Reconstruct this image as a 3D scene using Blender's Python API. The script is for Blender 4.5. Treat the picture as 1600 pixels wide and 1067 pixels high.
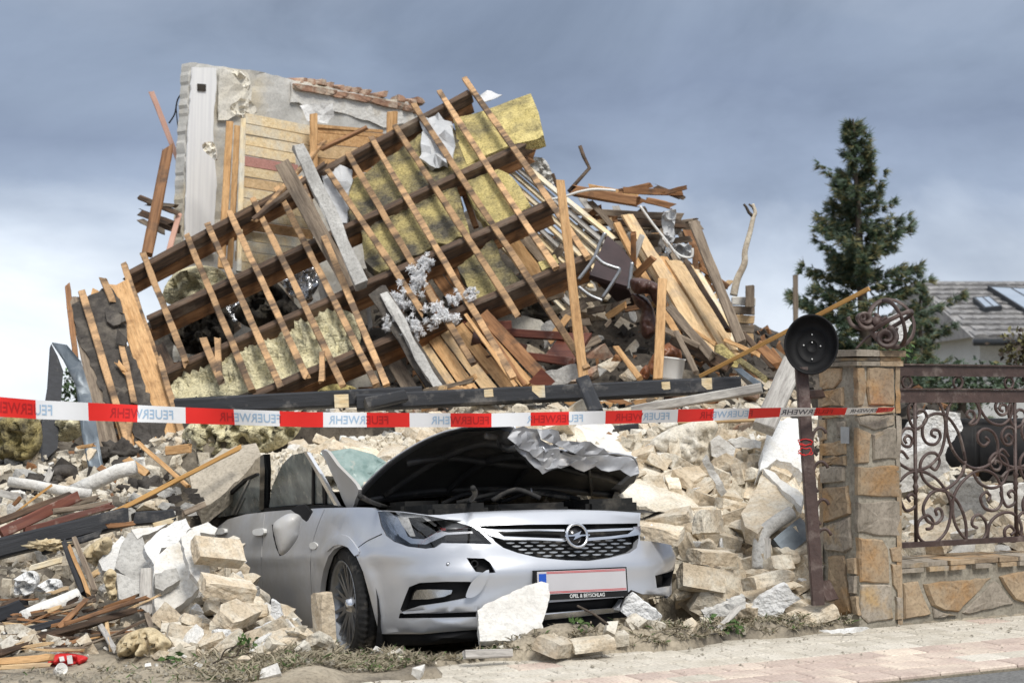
import bpy, bmesh, math, random
import numpy as np
from mathutils import Vector as V, Matrix, noise as mn
from mathutils.geometry import delaunay_2d_cdt
R = math.radians
random.seed(7); np.random.seed(7)
sc = bpy.context.scene
for o in list(bpy.data.objects): bpy.data.objects.remove(o)
COL = sc.collection

# ------------------------------------------------------------------ camera
EYE = 1.22; F = 2500.0; PITCH = math.atan(91.5/F)
cam = bpy.data.cameras.new('camera'); camo = bpy.data.objects.new('camera', cam); COL.objects.link(camo)
camo.location = (0, 0, EYE); camo.rotation_euler = (math.pi/2+PITCH, 0, 0)
cam.sensor_width = 36; cam.lens = 36*F/1600; cam.clip_end = 3000
cam.dof.use_dof = True; cam.dof.focus_distance = 8.6; cam.dof.aperture_fstop = 4.0
sc.camera = camo

# ------------------------------------------------------------------ sky
SUN_EL = R(52); SUN_AZ = R(158)      # compass-like: angle of the sun's ground direction from +Y, clockwise
sun_dir = V((math.sin(SUN_AZ)*math.cos(SUN_EL), math.cos(SUN_AZ)*math.cos(SUN_EL), math.sin(SUN_EL)))
wd = bpy.data.worlds.new('World'); sc.world = wd; wd.use_nodes = True
nt = wd.node_tree; nt.nodes.clear()
def N(nt, t, **kw):
    n = nt.nodes.new(t)
    for k, v in kw.items(): setattr(n, k, v)
    return n
def ramp(nt, stops, interp='LINEAR'):
    r = N(nt, 'ShaderNodeValToRGB'); r.color_ramp.interpolation = interp
    e = r.color_ramp.elements
    while len(e) < len(stops): e.new(.5)
    for i, (p, c) in enumerate(stops): e[i].position = p; e[i].color = (*c, 1) if len(c) == 3 else c
    return r
L = nt.links.new
out = N(nt, 'ShaderNodeOutputWorld')
sky = N(nt, 'ShaderNodeTexSky', sky_type='NISHITA'); sky.sun_disc = False
sky.sun_elevation = SUN_EL; sky.sun_rotation = SUN_AZ; sky.air_density = 1.2; sky.dust_density = 2
b1 = N(nt, 'ShaderNodeBackground'); b1.inputs[1].default_value = .08; L(sky.outputs[0], b1.inputs[0])
tc = N(nt, 'ShaderNodeTexCoord')
mp = N(nt, 'ShaderNodeMapping'); mp.inputs['Scale'].default_value = (2.6, 2.6, 6.0); mp.inputs['Location'].default_value = (.6, .35, .2)
L(tc.outputs['Generated'], mp.inputs[0])
n1 = N(nt, 'ShaderNodeTexNoise'); n1.inputs['Scale'].default_value = 1.15; n1.inputs['Detail'].default_value = 7; n1.inputs['Roughness'].default_value = .55
n1.inputs['Distortion'].default_value = .35
L(mp.outputs[0], n1.inputs['Vector'])
mp2 = N(nt, 'ShaderNodeMapping'); mp2.inputs['Scale'].default_value = (3.2, 3.2, 6.0); mp2.inputs['Location'].default_value = (1.9, .2, 1.37)
L(tc.outputs['Generated'], mp2.inputs[0])
n2 = N(nt, 'ShaderNodeTexNoise'); n2.inputs['Scale'].default_value = 1.3; n2.inputs['Detail'].default_value = 8; n2.inputs['Roughness'].default_value = .58; n2.inputs['Distortion'].default_value = .5
L(mp2.outputs[0], n2.inputs['Vector'])
sx = N(nt, 'ShaderNodeSeparateXYZ'); L(tc.outputs['Generated'], sx.inputs[0])
m1 = N(nt, 'ShaderNodeMath', operation='MULTIPLY_ADD'); L(n1.outputs['Fac'], m1.inputs[0]); m1.inputs[1].default_value = .21; m1.inputs[2].default_value = -.105
m2 = N(nt, 'ShaderNodeMath', operation='ADD'); L(sx.outputs[2], m2.inputs[0]); L(m1.outputs[0], m2.inputs[1])
cr0 = ramp(nt, [(0, (.77, .81, .86)), (.055, (.66, .715, .79)), (.092, (.47, .53, .63)), (.130, (.255, .31, .42)), (.18, (.195, .24, .34)), (.24, (.225, .275, .37)), (.42, (.46, .50, .57)), (1, (1.0, 1.02, 1.05))])
L(m2.outputs[0], cr0.inputs[0])
cr2 = ramp(nt, [(.30, (.74, .755, .78)), (.5, (1.06, 1.06, 1.06)), (.70, (1.30, 1.29, 1.27))]); L(n2.outputs['Fac'], cr2.inputs[0])
cr = N(nt, 'ShaderNodeMix', data_type='RGBA', blend_type='MULTIPLY'); cr.inputs[0].default_value = 1; L(cr0.outputs[0], cr.inputs[6]); L(cr2.outputs[0], cr.inputs[7])
b2 = N(nt, 'ShaderNodeBackground'); b2.inputs[1].default_value = 1.08; L(cr.outputs[2], b2.inputs[0])
mx = N(nt, 'ShaderNodeMixShader'); mx.inputs[0].default_value = .90; L(b1.outputs[0], mx.inputs[1]); L(b2.outputs[0], mx.inputs[2]); L(mx.outputs[0], out.inputs[0])
# ------------------------------------------------------------------ sun behind thin cloud
sl = bpy.data.lights.new('sun', 'SUN'); sl.energy = 2.5; sl.angle = R(18); sl.color = (1, .96, .89)
slo = bpy.data.objects.new('sun', sl); COL.objects.link(slo)
slo.rotation_euler = (-sun_dir).to_track_quat('-Z', 'Y').to_euler()
sc.view_settings.view_transform = 'Standard'; sc.view_settings.look = 'None'
sc.view_settings.exposure = 0.22; sc.view_settings.gamma = 1; sc.view_settings.use_curve_mapping = False
sc.cycles.max_bounces = 8; sc.cycles.transparent_max_bounces = 12; sc.cycles.use_denoising = True

# ------------------------------------------------------------------ from pixel + distance to a point of the place
cP, sP = math.cos(PITCH), math.sin(PITCH)
def ray(px, py):
    a = (px-800)/F; b = (533.5-py)/F
    return V((a, cP-b*sP, sP+b*cP))
def W(px, py, D):
    d = ray(px, py); return V((0, 0, EYE))+d*(D/d.y)
def proj(p):
    q = V((p[0], p[1], p[2]-EYE)); y = q.y*cP+q.z*sP; z = -q.y*sP+q.z*cP
    return 800+F*q.x/y, 533.5-F*z/y

# ------------------------------------------------------------------ object helpers
def link(o, parent=None, Mw=None):
    COL.objects.link(o)
    if parent is not None:
        o.parent = parent
        o.matrix_parent_inverse = Matrix.Translation(-parent.location) if parent.type == 'EMPTY' else parent.matrix_basis.inverted()
        if parent.parent is not None: o.matrix_parent_inverse = (parent.matrix_basis).inverted()
    if Mw is not None: o.matrix_basis = Mw
    return o
def mesh(name, vs, fs, mats, smooth=False, mi=None):
    m = bpy.data.meshes.new(name); m.from_pydata([tuple(v) for v in vs], [], [tuple(f) for f in fs])
    for x in (mats if isinstance(mats, (list, tuple)) else [mats]): m.materials.append(x)
    if smooth: m.polygons.foreach_set('use_smooth', [True]*len(m.polygons))
    if mi is not None: m.polygons.foreach_set('material_index', mi)
    m.update(); return m
def bm2mesh(name, bm, mats, smooth=False):
    m = bpy.data.meshes.new(name); bm.normal_update(); bm.to_mesh(m); bm.free()
    for x in (mats if isinstance(mats, (list, tuple)) else [mats]): m.materials.append(x)
    if smooth: m.polygons.foreach_set('use_smooth', [True]*len(m.polygons))
    return m
def ob(name, me, parent=None, Mw=None, label=None, cat=None, group=None, kind=None):
    o = bpy.data.objects.new(name, me); link(o, parent, Mw); tag(o, label, cat, group, kind); return o
def tag(o, label=None, cat=None, group=None, kind=None):
    if label: o['label'] = label
    if cat: o['category'] = cat
    if group: o['group'] = group
    if kind: o['kind'] = kind
    return o
def thing(name, label, cat, loc=(0, 0, 0), group=None):
    o = bpy.data.objects.new(name, None); COL.objects.link(o); o.location = loc; o.empty_display_size = .1
    return tag(o, label, cat, group)
def rnd(a, b): return random.uniform(a, b)
def fr(p, H=.7, oct=4): return mn.fractal(V(p), H, 2.1, oct)

def frame(p0, p1, up):
    x = (p1-p0).normalized(); z = (up-x*up.dot(x))
    if z.length < 1e-4: z = V((0, 0, 1)) if abs(x.z) < .9 else V((0, 1, 0)); z = z-x*z.dot(x)
    z.normalize(); y = z.cross(x)
    return Matrix((x, y, z)).transposed()
def beam_mesh(Ln, w, h, mat, seed=0, bend=0, rough=.004, splint=(0, 0), nseg=None, taper=1.0):
    """timber: local X is the length, Y the width, Z the thickness; worn edges, uneven or splintered ends"""
    rg = random.Random(seed); n = nseg or max(3, min(14, int(Ln/.25)+2))
    c = min(w, h)*.12
    pr = [(-w/2+c, -h/2), (w/2-c, -h/2), (w/2, -h/2+c), (w/2, h/2-c), (w/2-c, h/2), (-w/2+c, h/2), (-w/2, h/2-c), (-w/2, -h/2+c)]
    if max(w, h)/max(min(w, h), 1e-6) > 2.5:
        pr = [(-w/2, -h/2), (-w/6, -h/2), (w/6, -h/2), (w/2, -h/2), (w/2, h/2), (w/6, h/2), (-w/6, h/2), (-w/2, h/2)]
    vs = []; ph = rg.uniform(0, 6)
    e0 = [rg.uniform(0, 1) for _ in pr]; e1 = [rg.uniform(0, 1) for _ in pr]
    for i in range(n+1):
        t = i/n; x = t*Ln; b = bend*math.sin(math.pi*t); tp = 1+(taper-1)*t
        for k, (a, d) in enumerate(pr):
            xx = x
            if i == 0: xx += e0[k]*splint[0]
            if i == n: xx -= e1[k]*splint[1]
            vs.append((xx, a*tp+rg.uniform(-rough, rough)+.3*rough*math.sin(ph+t*7), d*tp+b+rg.uniform(-rough, rough)*.6))
    m = len(pr); fs = []
    for i in range(n):
        for k in range(m):
            k2 = (k+1) % m; fs.append((i*m+k, i*m+k2, (i+1)*m+k2, (i+1)*m+k))
    fs.append(tuple(range(m))[::-1]); fs.append(tuple(n*m+k for k in range(m)))
    return mesh('timber', vs, fs, mat)
SEED = [100]
def beam(name, p0, p1, w, h, mat, up=None, parent=None, bend=0, splint=(.01, .01), rough=.003, taper=1, **kw):
    SEED[0] += 1
    up = up or ((V((0, 0, EYE))-(p0+p1)*.5).normalized()+V((0, 0, .12)))
    Rm = frame(p0, p1, up)
    me = beam_mesh((p1-p0).length, w, h, mat, SEED[0], bend, rough, splint, taper=taper)
    return ob(name, me, parent, Matrix.Translation(p0) @ Rm.to_4x4(), **kw)
def pb(name, x0, y0, D0, x1, y1, D1, wpx, h, mat, parent=None, **kw):
    """timber between two seen points; its width as seen in pixels"""
    return beam(name, W(x0, y0, D0), W(x1, y1, D1), wpx*(D0+D1)/2/F, h, mat, parent=parent, **kw)

def catmull(pts, n=5, closed=True):
    out_ = []; m = len(pts)
    for i in range(m if closed else m-1):
        if closed: p = [pts[(i+k-1) % m] for k in range(4)]
        else: p = [pts[max(0, min(m-1, i+k-1))] for k in range(4)]
        for j in range(n):
            t = j/n
            out_.append(tuple(.5*((2*p[1][a])+(-p[0][a]+p[2][a])*t+(2*p[0][a]-5*p[1][a]+4*p[2][a]-p[3][a])*t*t+(-p[0][a]+3*p[1][a]-3*p[2][a]+p[3][a])*t**3) for a in range(len(pts[0]))))
    if not closed: out_.append(tuple(pts[-1]))
    return out_
def inpoly(x, y, P):
    r = False; j = len(P)-1
    for i in range(len(P)):
        xi, yi = P[i][0], P[i][1]; xj, yj = P[j][0], P[j][1]
        if (yi > y) != (yj > y) and x < (xj-xi)*(y-yi)/(yj-yi)+xi: r = not r
        j = i
    return r
def dseg(x, y, P):
    b = 1e9
    for i in range(len(P)):
        x0, y0 = P[i][0], P[i][1]; x1, y1 = P[(i+1) % len(P)][0], P[(i+1) % len(P)][1]
        dx, dy = x1-x0, y1-y0; t = max(0, min(1, ((x-x0)*dx+(y-y0)*dy)/(dx*dx+dy*dy+1e-12)))
        b = min(b, math.hypot(x-x0-t*dx, y-y0-t*dy))
    return b
def cdt(outer, holes=(), pts=(), lines=()):
    vs = []; es = []
    for P in [outer]+list(holes):
        b = len(vs); vs += [V((p[0], p[1])) for p in P]; es += [(b+i, b+(i+1) % len(P)) for i in range(len(P))]
    for P in lines:
        b = len(vs); vs += [V((p[0], p[1])) for p in P]; es += [(b+i, b+i+1) for i in range(len(P)-1)]
    vs += [V((p[0], p[1])) for p in pts]
    r = delaunay_2d_cdt(vs, es, [], 0, 1e-6)
    v = [(a.x, a.y) for a in r[0]]; fs = []
    for f in r[2]:
        cx = sum(v[i][0] for i in f)/len(f); cy = sum(v[i][1] for i in f)/len(f)
        if inpoly(cx, cy, outer) and not any(inpoly(cx, cy, h) for h in holes):
            a = 0
            for i in range(len(f)): x0, y0 = v[f[i]]; x1, y1 = v[f[(i+1) % len(f)]]; a += x0*y1-x1*y0
            fs.append(tuple(f) if a > 0 else tuple(f[::-1]))
    return v, fs
def rough_edge(P, step, amp, seed=0):
    """breaks an outline's straight edges into uneven ones"""
    rg = random.Random(seed); o = []
    for i in range(len(P)):
        a = P[i]; b = P[(i+1) % len(P)]; d = math.hypot(b[0]-a[0], b[1]-a[1]); n = max(1, int(d/step)); o.append(a)
        for k in range(1, n):
            t = (k+rg.uniform(-.3, .3))/n; j = rg.uniform(-amp, amp)
            o.append((a[0]+(b[0]-a[0])*t-(b[1]-a[1])/d*j, a[1]+(b[1]-a[1])*t+(b[0]-a[0])/d*j))
    return o
def sheet3(name, poly2, to3, thick, mats, parent=None, step=None, bump=None, smooth=False, holes=(), **kw):
    """a plate: a 2D outline carried to 3D by to3(x, y, d) with d the depth into the plate; front, back and edges"""
    pts = []
    if step:
        xs = [p[0] for p in poly2]; ys = [p[1] for p in poly2]
        x = min(xs)+step/2
        while x < max(xs):
            y = min(ys)+step/2
            while y < max(ys):
                q = (x+rnd(-.2, .2)*step, y+rnd(-.2, .2)*step)
                if inpoly(*q, poly2) and dseg(*q, poly2) > step*.35 and not any(inpoly(*q, h) or dseg(*q, h) < step*.35 for h in holes): pts.append(q)
                y += step
            x += step
    v, fs = cdt(poly2, holes, pts)
    n = len(v)
    A = [to3(x, y, (bump(x, y) if bump else 0)) for x, y in v]; B = [to3(x, y, thick) for x, y in v]
    F_ = [f[::-1] for f in fs]+[tuple(i+n for i in f) for f in fs]
    cnt = {}
    for f in fs:
        for i in range(len(f)):
            e = (f[i], f[(i+1) % len(f)]); cnt[e] = 1
    for (a, b) in list(cnt):
        if (b, a) not in cnt: F_.append((a, b, b+n, a+n))
    me = mesh(name, A+B, F_, mats, smooth)
    bm = bmesh.new(); bm.from_mesh(me); bmesh.ops.recalc_face_normals(bm, faces=bm.faces); bm.to_mesh(me); bm.free()
    return ob(name, me, parent, **kw)
def plate(name, poly, D, thick, mats, parent=None, step=None, amp=0, jag=None, bumpamp=0, smooth=False, bfreq=.03, **kw):
    """a plate seen as the outline poly in the photograph; D is one distance, or three (x, y, D) points of its plane"""
    if jag: poly = rough_edge(poly, jag, amp, len(poly)*7+int(poly[0][0]))
    if isinstance(D, (int, float)): pl = [(0, 0, D), (1600, 0, D), (0, 1067, D)]
    else: pl = D
    a, b, c = [W(*q) for q in pl]; n = (b-a).cross(c-a).normalized()
    if n.dot(V((0, 0, EYE))-a) > 0: n = -n
    o_ = V((0, 0, EYE))
    def to3(x, y, d):
        r = ray(x, y); t = (a-o_).dot(n)/r.dot(n); return o_+r*t+n*d
    bf = (lambda x, y: bumpamp*fr((x*bfreq, y*bfreq, poly[0][0]), .6)) if bumpamp else None
    return sheet3(name, poly, to3, thick, mats, parent, step, bf, smooth, **kw)
def tube_mesh(pts, r, mat, n=8, r2=None, closed=False, flat=1.0, caps=True):
    P = [V(p) for p in pts]; m = len(P); vs = []; fs = []
    t0 = (P[1]-P[0]).normalized(); a = V((0, 0, 1)) if abs(t0.z) < .9 else V((1, 0, 0)); nx = (a-t0*a.dot(t0)).normalized()
    for i in range(m):
        if closed: t = (P[(i+1) % m]-P[i-1]).normalized()
        else: t = (P[min(m-1, i+1)]-P[max(0, i-1)]).normalized()
        nx = (nx-t*nx.dot(t)).normalized(); ny = t.cross(nx)
        rr = r if r2 is None else r+(r2-r)*i/(m-1)
        for k in range(n):
            c = 2*math.pi*k/n; vs.append(P[i]+nx*(math.cos(c)*rr)+ny*(math.sin(c)*rr*flat))
    for i in range(m if closed else m-1):
        j = (i+1) % m
        for k in range(n):
            k2 = (k+1) % n; fs.append((i*n+k, i*n+k2, j*n+k2, j*n+k))
    if not closed and caps: fs.append(tuple(range(n))[::-1]); fs.append(tuple((m-1)*n+k for k in range(n)))
    return mesh('tube', vs, fs, mat, True)
def lathe_mesh(prof, mat, n=32, closed=False):
    vs = []; fs = []; m = len(prof)
    for k in range(n):
        c = 2*math.pi*k/n
        for r, z in prof: vs.append((r*math.cos(c), r*math.sin(c), z))
    for k in range(n):
        k2 = (k+1) % n
        for i in range(m-1 if not closed else m):
            j = (i+1) % m; fs.append((k*m+i, k2*m+i, k2*m+j, k*m+j))
    return mesh('lathe', vs, fs, mat, True)
def blob_mesh(rad, mat, amp=.25, freq=2.0, seed=0, sub=4, smooth=True, stretch=(1, 1, 1)):
    bm = bmesh.new(); bmesh.ops.create_icosphere(bm, subdivisions=sub, radius=1)
    for v in bm.verts:
        p = v.co.copy(); q = V((p.x*stretch[0]*freq+seed*3.1, p.y*stretch[1]*freq, p.z*stretch[2]*freq))
        d = 1+amp*mn.fractal(q, .6, 2.2, 5)+amp*.5*(abs(mn.noise(q*.7))-.3)
        v.co = V((p.x*rad[0]*d, p.y*rad[1]*d, p.z*rad[2]*d))
    return bm2mesh('lump', bm, mat, smooth)
def pillow(name, poly, D, depth, mat, parent=None, step=6, back=.3, wrinkle=0, wf=.05, tilt=None, **kw):
    """a soft body seen as the outline poly: bulges towards the viewer and is closed behind"""
    a = [W(*q) for q in tilt] if tilt else [W(0, 0, D), W(1600, 0, D), W(0, 1067, D)]
    n = (a[1]-a[0]).cross(a[2]-a[0]).normalized()
    if n.dot(V((0, 0, EYE))-a[0]) < 0: n = -n
    o_ = V((0, 0, EYE)); poly = catmull(poly, 4)
    xs = [p[0] for p in poly]; ys = [p[1] for p in poly]; pts = []
    R_ = 0
    x = min(xs)
    while x < max(xs):
        y = min(ys)
        while y < max(ys):
            q = (x+rnd(-.25, .25)*step, y+rnd(-.25, .25)*step)
            if inpoly(*q, poly):
                d = dseg(*q, poly); R_ = max(R_, d)
                if d > step*.3: pts.append(q)
            y += step
        x += step
    v, fs = cdt(poly, (), pts); A = []; B = []
    for x, y in v:
        t = min(1, dseg(x, y, poly)/max(R_, 1e-6)); h = math.sqrt(max(0, 1-(1-t)**2)); r = ray(x, y); p = o_+r*((a[0]-o_).dot(n)/r.dot(n))
        w = wrinkle*h*(1.1*fr((x*wf, y*wf*.6, 3.3), .5)-.9*abs(mn.noise(V((x*wf*1.6+7, y*wf*1.1, 9.)))) - .5*abs(mn.noise(V((x*wf*3.7, y*wf*3.1, 2.)))))
        A.append(p+n*(depth*h+w)); B.append(p-n*(depth*back*h+.004))
    m = len(v); F_ = [f for f in fs]+[tuple(i+m for i in f[::-1]) for f in fs]
    cnt = {}
    for f in fs:
        for i in range(len(f)): cnt[(f[i], f[(i+1) % len(f)])] = 1
    for (p, q) in cnt:
        if (q, p) not in cnt: F_.append((p, q, q+m, p+m))
    me = mesh(name, A+B, F_, mat, True)
    bm = bmesh.new(); bm.from_mesh(me); bmesh.ops.recalc_face_normals(bm, faces=bm.faces); bm.to_mesh(me); bm.free()
    return ob(name, me, parent, **kw)
def rotm(rx, ry, rz): return (Matrix.Rotation(rz, 4, 'Z') @ Matrix.Rotation(ry, 4, 'Y') @ Matrix.Rotation(rx, 4, 'X'))
def text_mesh(txt, mat, size=1.0, bold=0.0):
    cu = bpy.data.curves.new('txt', 'FONT'); cu.body = txt; cu.size = size; cu.offset = bold; cu.resolution_u = 3
    o = bpy.data.objects.new('txt', cu); COL.objects.link(o)
    dg = bpy.context.evaluated_depsgraph_get(); me = bpy.data.meshes.new_from_object(o.evaluated_get(dg))
    bpy.data.objects.remove(o); me.materials.clear(); me.materials.append(mat); return me

# ------------------------------------------------------------------ materials
WS = (1.2, 14, 14)
def mat(name, c, rough=.8, c2=None, scale=6, detail=6, bump=.25, bscale=None, metal=0, stretch=(1, 1, 1), vary=.12, spec=.3, c3=None, c3amt=.5, c3scale=2.0, coat=0, contrast=(.35, .65), alpha=None, trans=0, bdist=.01, grit=None):
    m = bpy.data.materials.new(name); m.use_nodes = True; t = m.node_tree; l = t.links.new
    p = t.nodes['Principled BSDF']; p.inputs['Roughness'].default_value = rough; p.inputs['Metallic'].default_value = metal
    p.inputs['Specular IOR Level'].default_value = spec; p.inputs['Coat Weight'].default_value = coat; p.inputs['Coat Roughness'].default_value = .08
    p.inputs['Transmission Weight'].default_value = trans
    tc = N(t, 'ShaderNodeTexCoord'); mp = N(t, 'ShaderNodeMapping'); mp.inputs['Scale'].default_value = stretch
    oi = N(t, 'ShaderNodeObjectInfo'); mu = N(t, 'ShaderNodeMath', operation='MULTIPLY'); mu.inputs[1].default_value = 37.0; l(oi.outputs['Random'], mu.inputs[0])
    l(tc.outputs['Object'], mp.inputs['Vector']); l(mu.outputs[0], mp.inputs['Location'])
    nz = N(t, 'ShaderNodeTexNoise'); nz.inputs['Scale'].default_value = scale; nz.inputs['Detail'].default_value = detail; nz.inputs['Roughness'].default_value = .6
    l(mp.outputs[0], nz.inputs['Vector'])
    c2 = c2 or tuple(x*.6 for x in c)
    cr = ramp(t, [(contrast[0], c2), (contrast[1], c)]); l(nz.outputs['Fac'], cr.inputs[0]); col = cr.outputs[0]
    if c3:
        n3 = N(t, 'ShaderNodeTexNoise'); n3.inputs['Scale'].default_value = c3scale; n3.inputs['Detail'].default_value = 5; n3.inputs['Roughness'].default_value = .65
        mp3 = N(t, 'ShaderNodeMapping'); l(tc.outputs['Object'], mp3.inputs['Vector']); l(mu.outputs[0], mp3.inputs['Location']); l(mp3.outputs[0], n3.inputs['Vector'])
        r3 = ramp(t, [(.60-.35*c3amt, (0, 0, 0)), (.80-.35*c3amt, (1, 1, 1))]); l(n3.outputs['Fac'], r3.inputs[0])
        mx = N(t, 'ShaderNodeMix', data_type='RGBA'); l(r3.outputs[0], mx.inputs[0]); l(col, mx.inputs[6]); mx.inputs[7].default_value = (*c3, 1); col = mx.outputs[2]
    if grit is None: grit = .18 if rough >= .7 and bump else 0
    if grit:
        ng = N(t, 'ShaderNodeTexNoise'); ng.inputs['Scale'].default_value = 55; ng.inputs['Detail'].default_value = 4; ng.inputs['Roughness'].default_value = .7
        if stretch == WS: mg = N(t, 'ShaderNodeMapping'); mg.inputs['Scale'].default_value = (.25, 2, 2); l(tc.outputs['Object'], mg.inputs['Vector']); l(mu.outputs[0], mg.inputs['Location']); l(mg.outputs[0], ng.inputs['Vector'])
        else: l(tc.outputs['Object'], ng.inputs['Vector'])
        rg_ = ramp(t, [(.34, (1-grit*1.7,)*3), (.5, (1, 1, 1)), (.68, (1+grit*.55,)*3)]); l(ng.outputs['Fac'], rg_.inputs[0])
        mg2 = N(t, 'ShaderNodeMix', data_type='RGBA', blend_type='MULTIPLY'); mg2.inputs[0].default_value = 1; l(col, mg2.inputs[6]); l(rg_.outputs[0], mg2.inputs[7]); col = mg2.outputs[2]
    if vary:
        hs = N(t, 'ShaderNodeHueSaturation'); mr = N(t, 'ShaderNodeMapRange'); mr.inputs[3].default_value = 1-vary; mr.inputs[4].default_value = 1+vary
        l(oi.outputs['Random'], mr.inputs[0]); l(mr.outputs[0], hs.inputs['Value']); l(col, hs.inputs['Color']); col = hs.outputs[0]
    l(col, p.inputs['Base Color'])
    if bump:
        nb = N(t, 'ShaderNodeTexNoise'); nb.inputs['Scale'].default_value = bscale or scale*4; nb.inputs['Detail'].default_value = 5; l(mp.outputs[0], nb.inputs['Vector'])
        bp = N(t, 'ShaderNodeBump'); bp.inputs['Strength'].default_value = bump; bp.inputs['Distance'].default_value = bdist; l(nb.outputs['Fac'], bp.inputs['Height']); l(bp.outputs[0], p.inputs['Normal'])
    return m
WS = (1.2, 14, 14)
M = {}
M['fresh'] = mat('fresh pine', (.64, .40, .195), .7, (.45, .25, .105), 3.0, stretch=WS, bump=.2, c3=(.28, .15, .065), c3amt=.12, c3scale=5)
M['pale'] = mat('pale plank', (.68, .49, .28), .75, (.50, .34, .18), 2.5, stretch=WS, bump=.2, c3=(.36, .28, .20), c3amt=.25, c3scale=3)
M['cream'] = mat('limewashed plank', (.76, .63, .41), .8, (.60, .45, .25), 2.5, stretch=WS, bump=.2, c3=(.56, .55, .49), c3amt=.40, c3scale=2.5)
M['brown'] = mat('brown timber', (.36, .185, .085), .65, (.17, .08, .035), 2.6, stretch=WS, bump=.3, c3=(.06, .045, .035), c3amt=.25, c3scale=4)
M['dkbrown'] = mat('dark rafter', (.13, .08, .05), .7, (.045, .032, .024), 2.6, stretch=WS, bump=.3, c3=(.19, .15, .11), c3amt=.2)
M['weather'] = mat('weathered timber', (.30, .24, .18), .85, (.13, .10, .075), 2.5, stretch=WS, bump=.35)
M['grey'] = mat('grey board', (.46, .44, .41), .85, (.30, .28, .26), 2.5, stretch=WS, bump=.3, c3=(.62, .60, .55), c3amt=.3)
M['batten'] = mat('roof batten', (.50, .31, .16), .75, (.11, .075, .05), 1.0, stretch=(5.5, 1.5, 1.5), bump=.25, contrast=(.40, .56), bscale=20, vary=.32)
M['black'] = mat('black painted timber', (.030, .032, .038), .55, (.018, .019, .022), 3, stretch=WS, bump=.2, c3=(.16, .15, .14), c3amt=.12, c3scale=6)
M['reddish'] = mat('mahogany stained wood', (.16, .055, .033), .4, (.10, .03, .02), 3, stretch=WS, bump=.1, c3=(.35, .28, .23), c3amt=.08, c3scale=8)
M['brick'] = mat('dusty brick', (.63, .535, .405), .92, (.49, .40, .285), 7, bump=.8, bscale=30, c3=(.68, .63, .53), c3amt=.45, c3scale=6, vary=.18, bdist=.02, grit=.17)
M['redbrick'] = mat('red brick', (.40, .24, .16), .92, (.28, .16, .11), 7, bump=.5, bscale=30, c3=(.52, .44, .35), c3amt=.4, c3scale=6)
M['mortar'] = mat('mortar rubble', (.68, .62, .51), .95, (.53, .47, .37), 6, bump=.9, bscale=25, c3=(.74, .71, .64), c3amt=.3, bdist=.02, grit=.17)
M['plaster'] = mat('white plaster', (.74, .73, .70), .85, (.62, .60, .56), 4, bump=.7, bscale=26, c3=(.48, .43, .35), c3amt=.20, c3scale=4, bdist=.02, grit=.1, vary=.08)
M['greypl'] = mat('grey plaster', (.49, .48, .455), .9, (.36, .35, .33), 4, bump=.7, bscale=30, c3=(.62, .61, .58), c3amt=.3, c3scale=3, bdist=.02, grit=.16)
M['foam'] = mat('white foam board', (.80, .80, .79), .8, (.71, .71, .70), 8, bump=.9, bscale=45, c3=(.58, .54, .46), c3amt=.12, c3scale=5, bdist=.02, grit=.08, vary=.05)
M['wool'] = mat('yellow mineral wool', (.50, .41, .17), .95, (.28, .235, .11), 4, bump=.9, bscale=30, c3=(.10, .09, .07), c3amt=.60, c3scale=2.8, bdist=.03, grit=.35)
M['woolb'] = mat('bright mineral wool', (.66, .55, .24), .95, (.50, .41, .16), 5, bump=.9, bscale=30, c3=(.24, .205, .11), c3amt=.34, c3scale=3.5, bdist=.03, grit=.3)
M['woold'] = mat('dirty mineral wool', (.76, .70, .47), .95, (.52, .47, .30), 5, bump=1.0, bscale=16, stretch=(1, 1, 3), c3=(.22, .21, .16), c3amt=.2, c3scale=3.5, bdist=.04, grit=.3)
M['burnt'] = mat('blackened wool', (.06, .052, .042), .95, (.02, .018, .016), 8, bump=.9, bscale=20, bdist=.03, c3=(.17, .15, .11), c3amt=.2)
M['concrete'] = mat('sandy concrete', (.45, .40, .325), .93, (.33, .29, .23), 5, bump=.7, bscale=25, bdist=.02, grit=.18)
M['fluff'] = mat('white fibre fluff', (.90, .90, .91), .95, (.78, .79, .80), 12, bump=0, vary=0, grit=0)
M['felt'] = mat('roofing felt', (.085, .075, .066), .9, (.045, .04, .036), 8, bump=.4, c3=(.16, .14, .115), c3amt=.3)
M['foil'] = mat('crumpled foil', (.78, .79, .80), .22, (.62, .63, .65), 6, metal=1, bump=1.0, bscale=9, bdist=.04)
M['flash'] = mat('blue grey sheet metal', (.16, .19, .22), .45, (.11, .13, .15), 4, metal=.5, bump=.15, c3=(.32, .33, .33), c3amt=.15)
M['dark'] = mat('dark debris', (.07, .06, .05), .95, (.03, .027, .024), 5, bump=.6)
M['shade'] = mat('dusty rubble earth', (.42, .365, .28), .97, (.24, .205, .155), 3.5, bump=.8, bscale=14, c3=(.10, .088, .072), c3amt=.3, c3scale=1.6, vary=0, bdist=.04)
M['leather'] = mat('dark red brown leather', (.085, .035, .024), .38, (.05, .02, .014), 6, bump=.2, spec=.5, c3=(.16, .075, .05), c3amt=.1)
M['leather2'] = mat('tan brown leather', (.30, .115, .045), .4, (.20, .07, .03), 6, bump=.2, spec=.5)
M['seatfab'] = mat('dark brown seat shell', (.05, .03, .03), .5, (.035, .022, .022), 8, bump=.1)
M['chrome'] = mat('chrome', (.78, .79, .81), .2, (.72, .73, .75), 4, metal=1, bump=0, vary=0)
M['steel'] = mat('dull steel', (.45, .46, .47), .4, (.32, .33, .34), 8, metal=.9, bump=.1)
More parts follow.
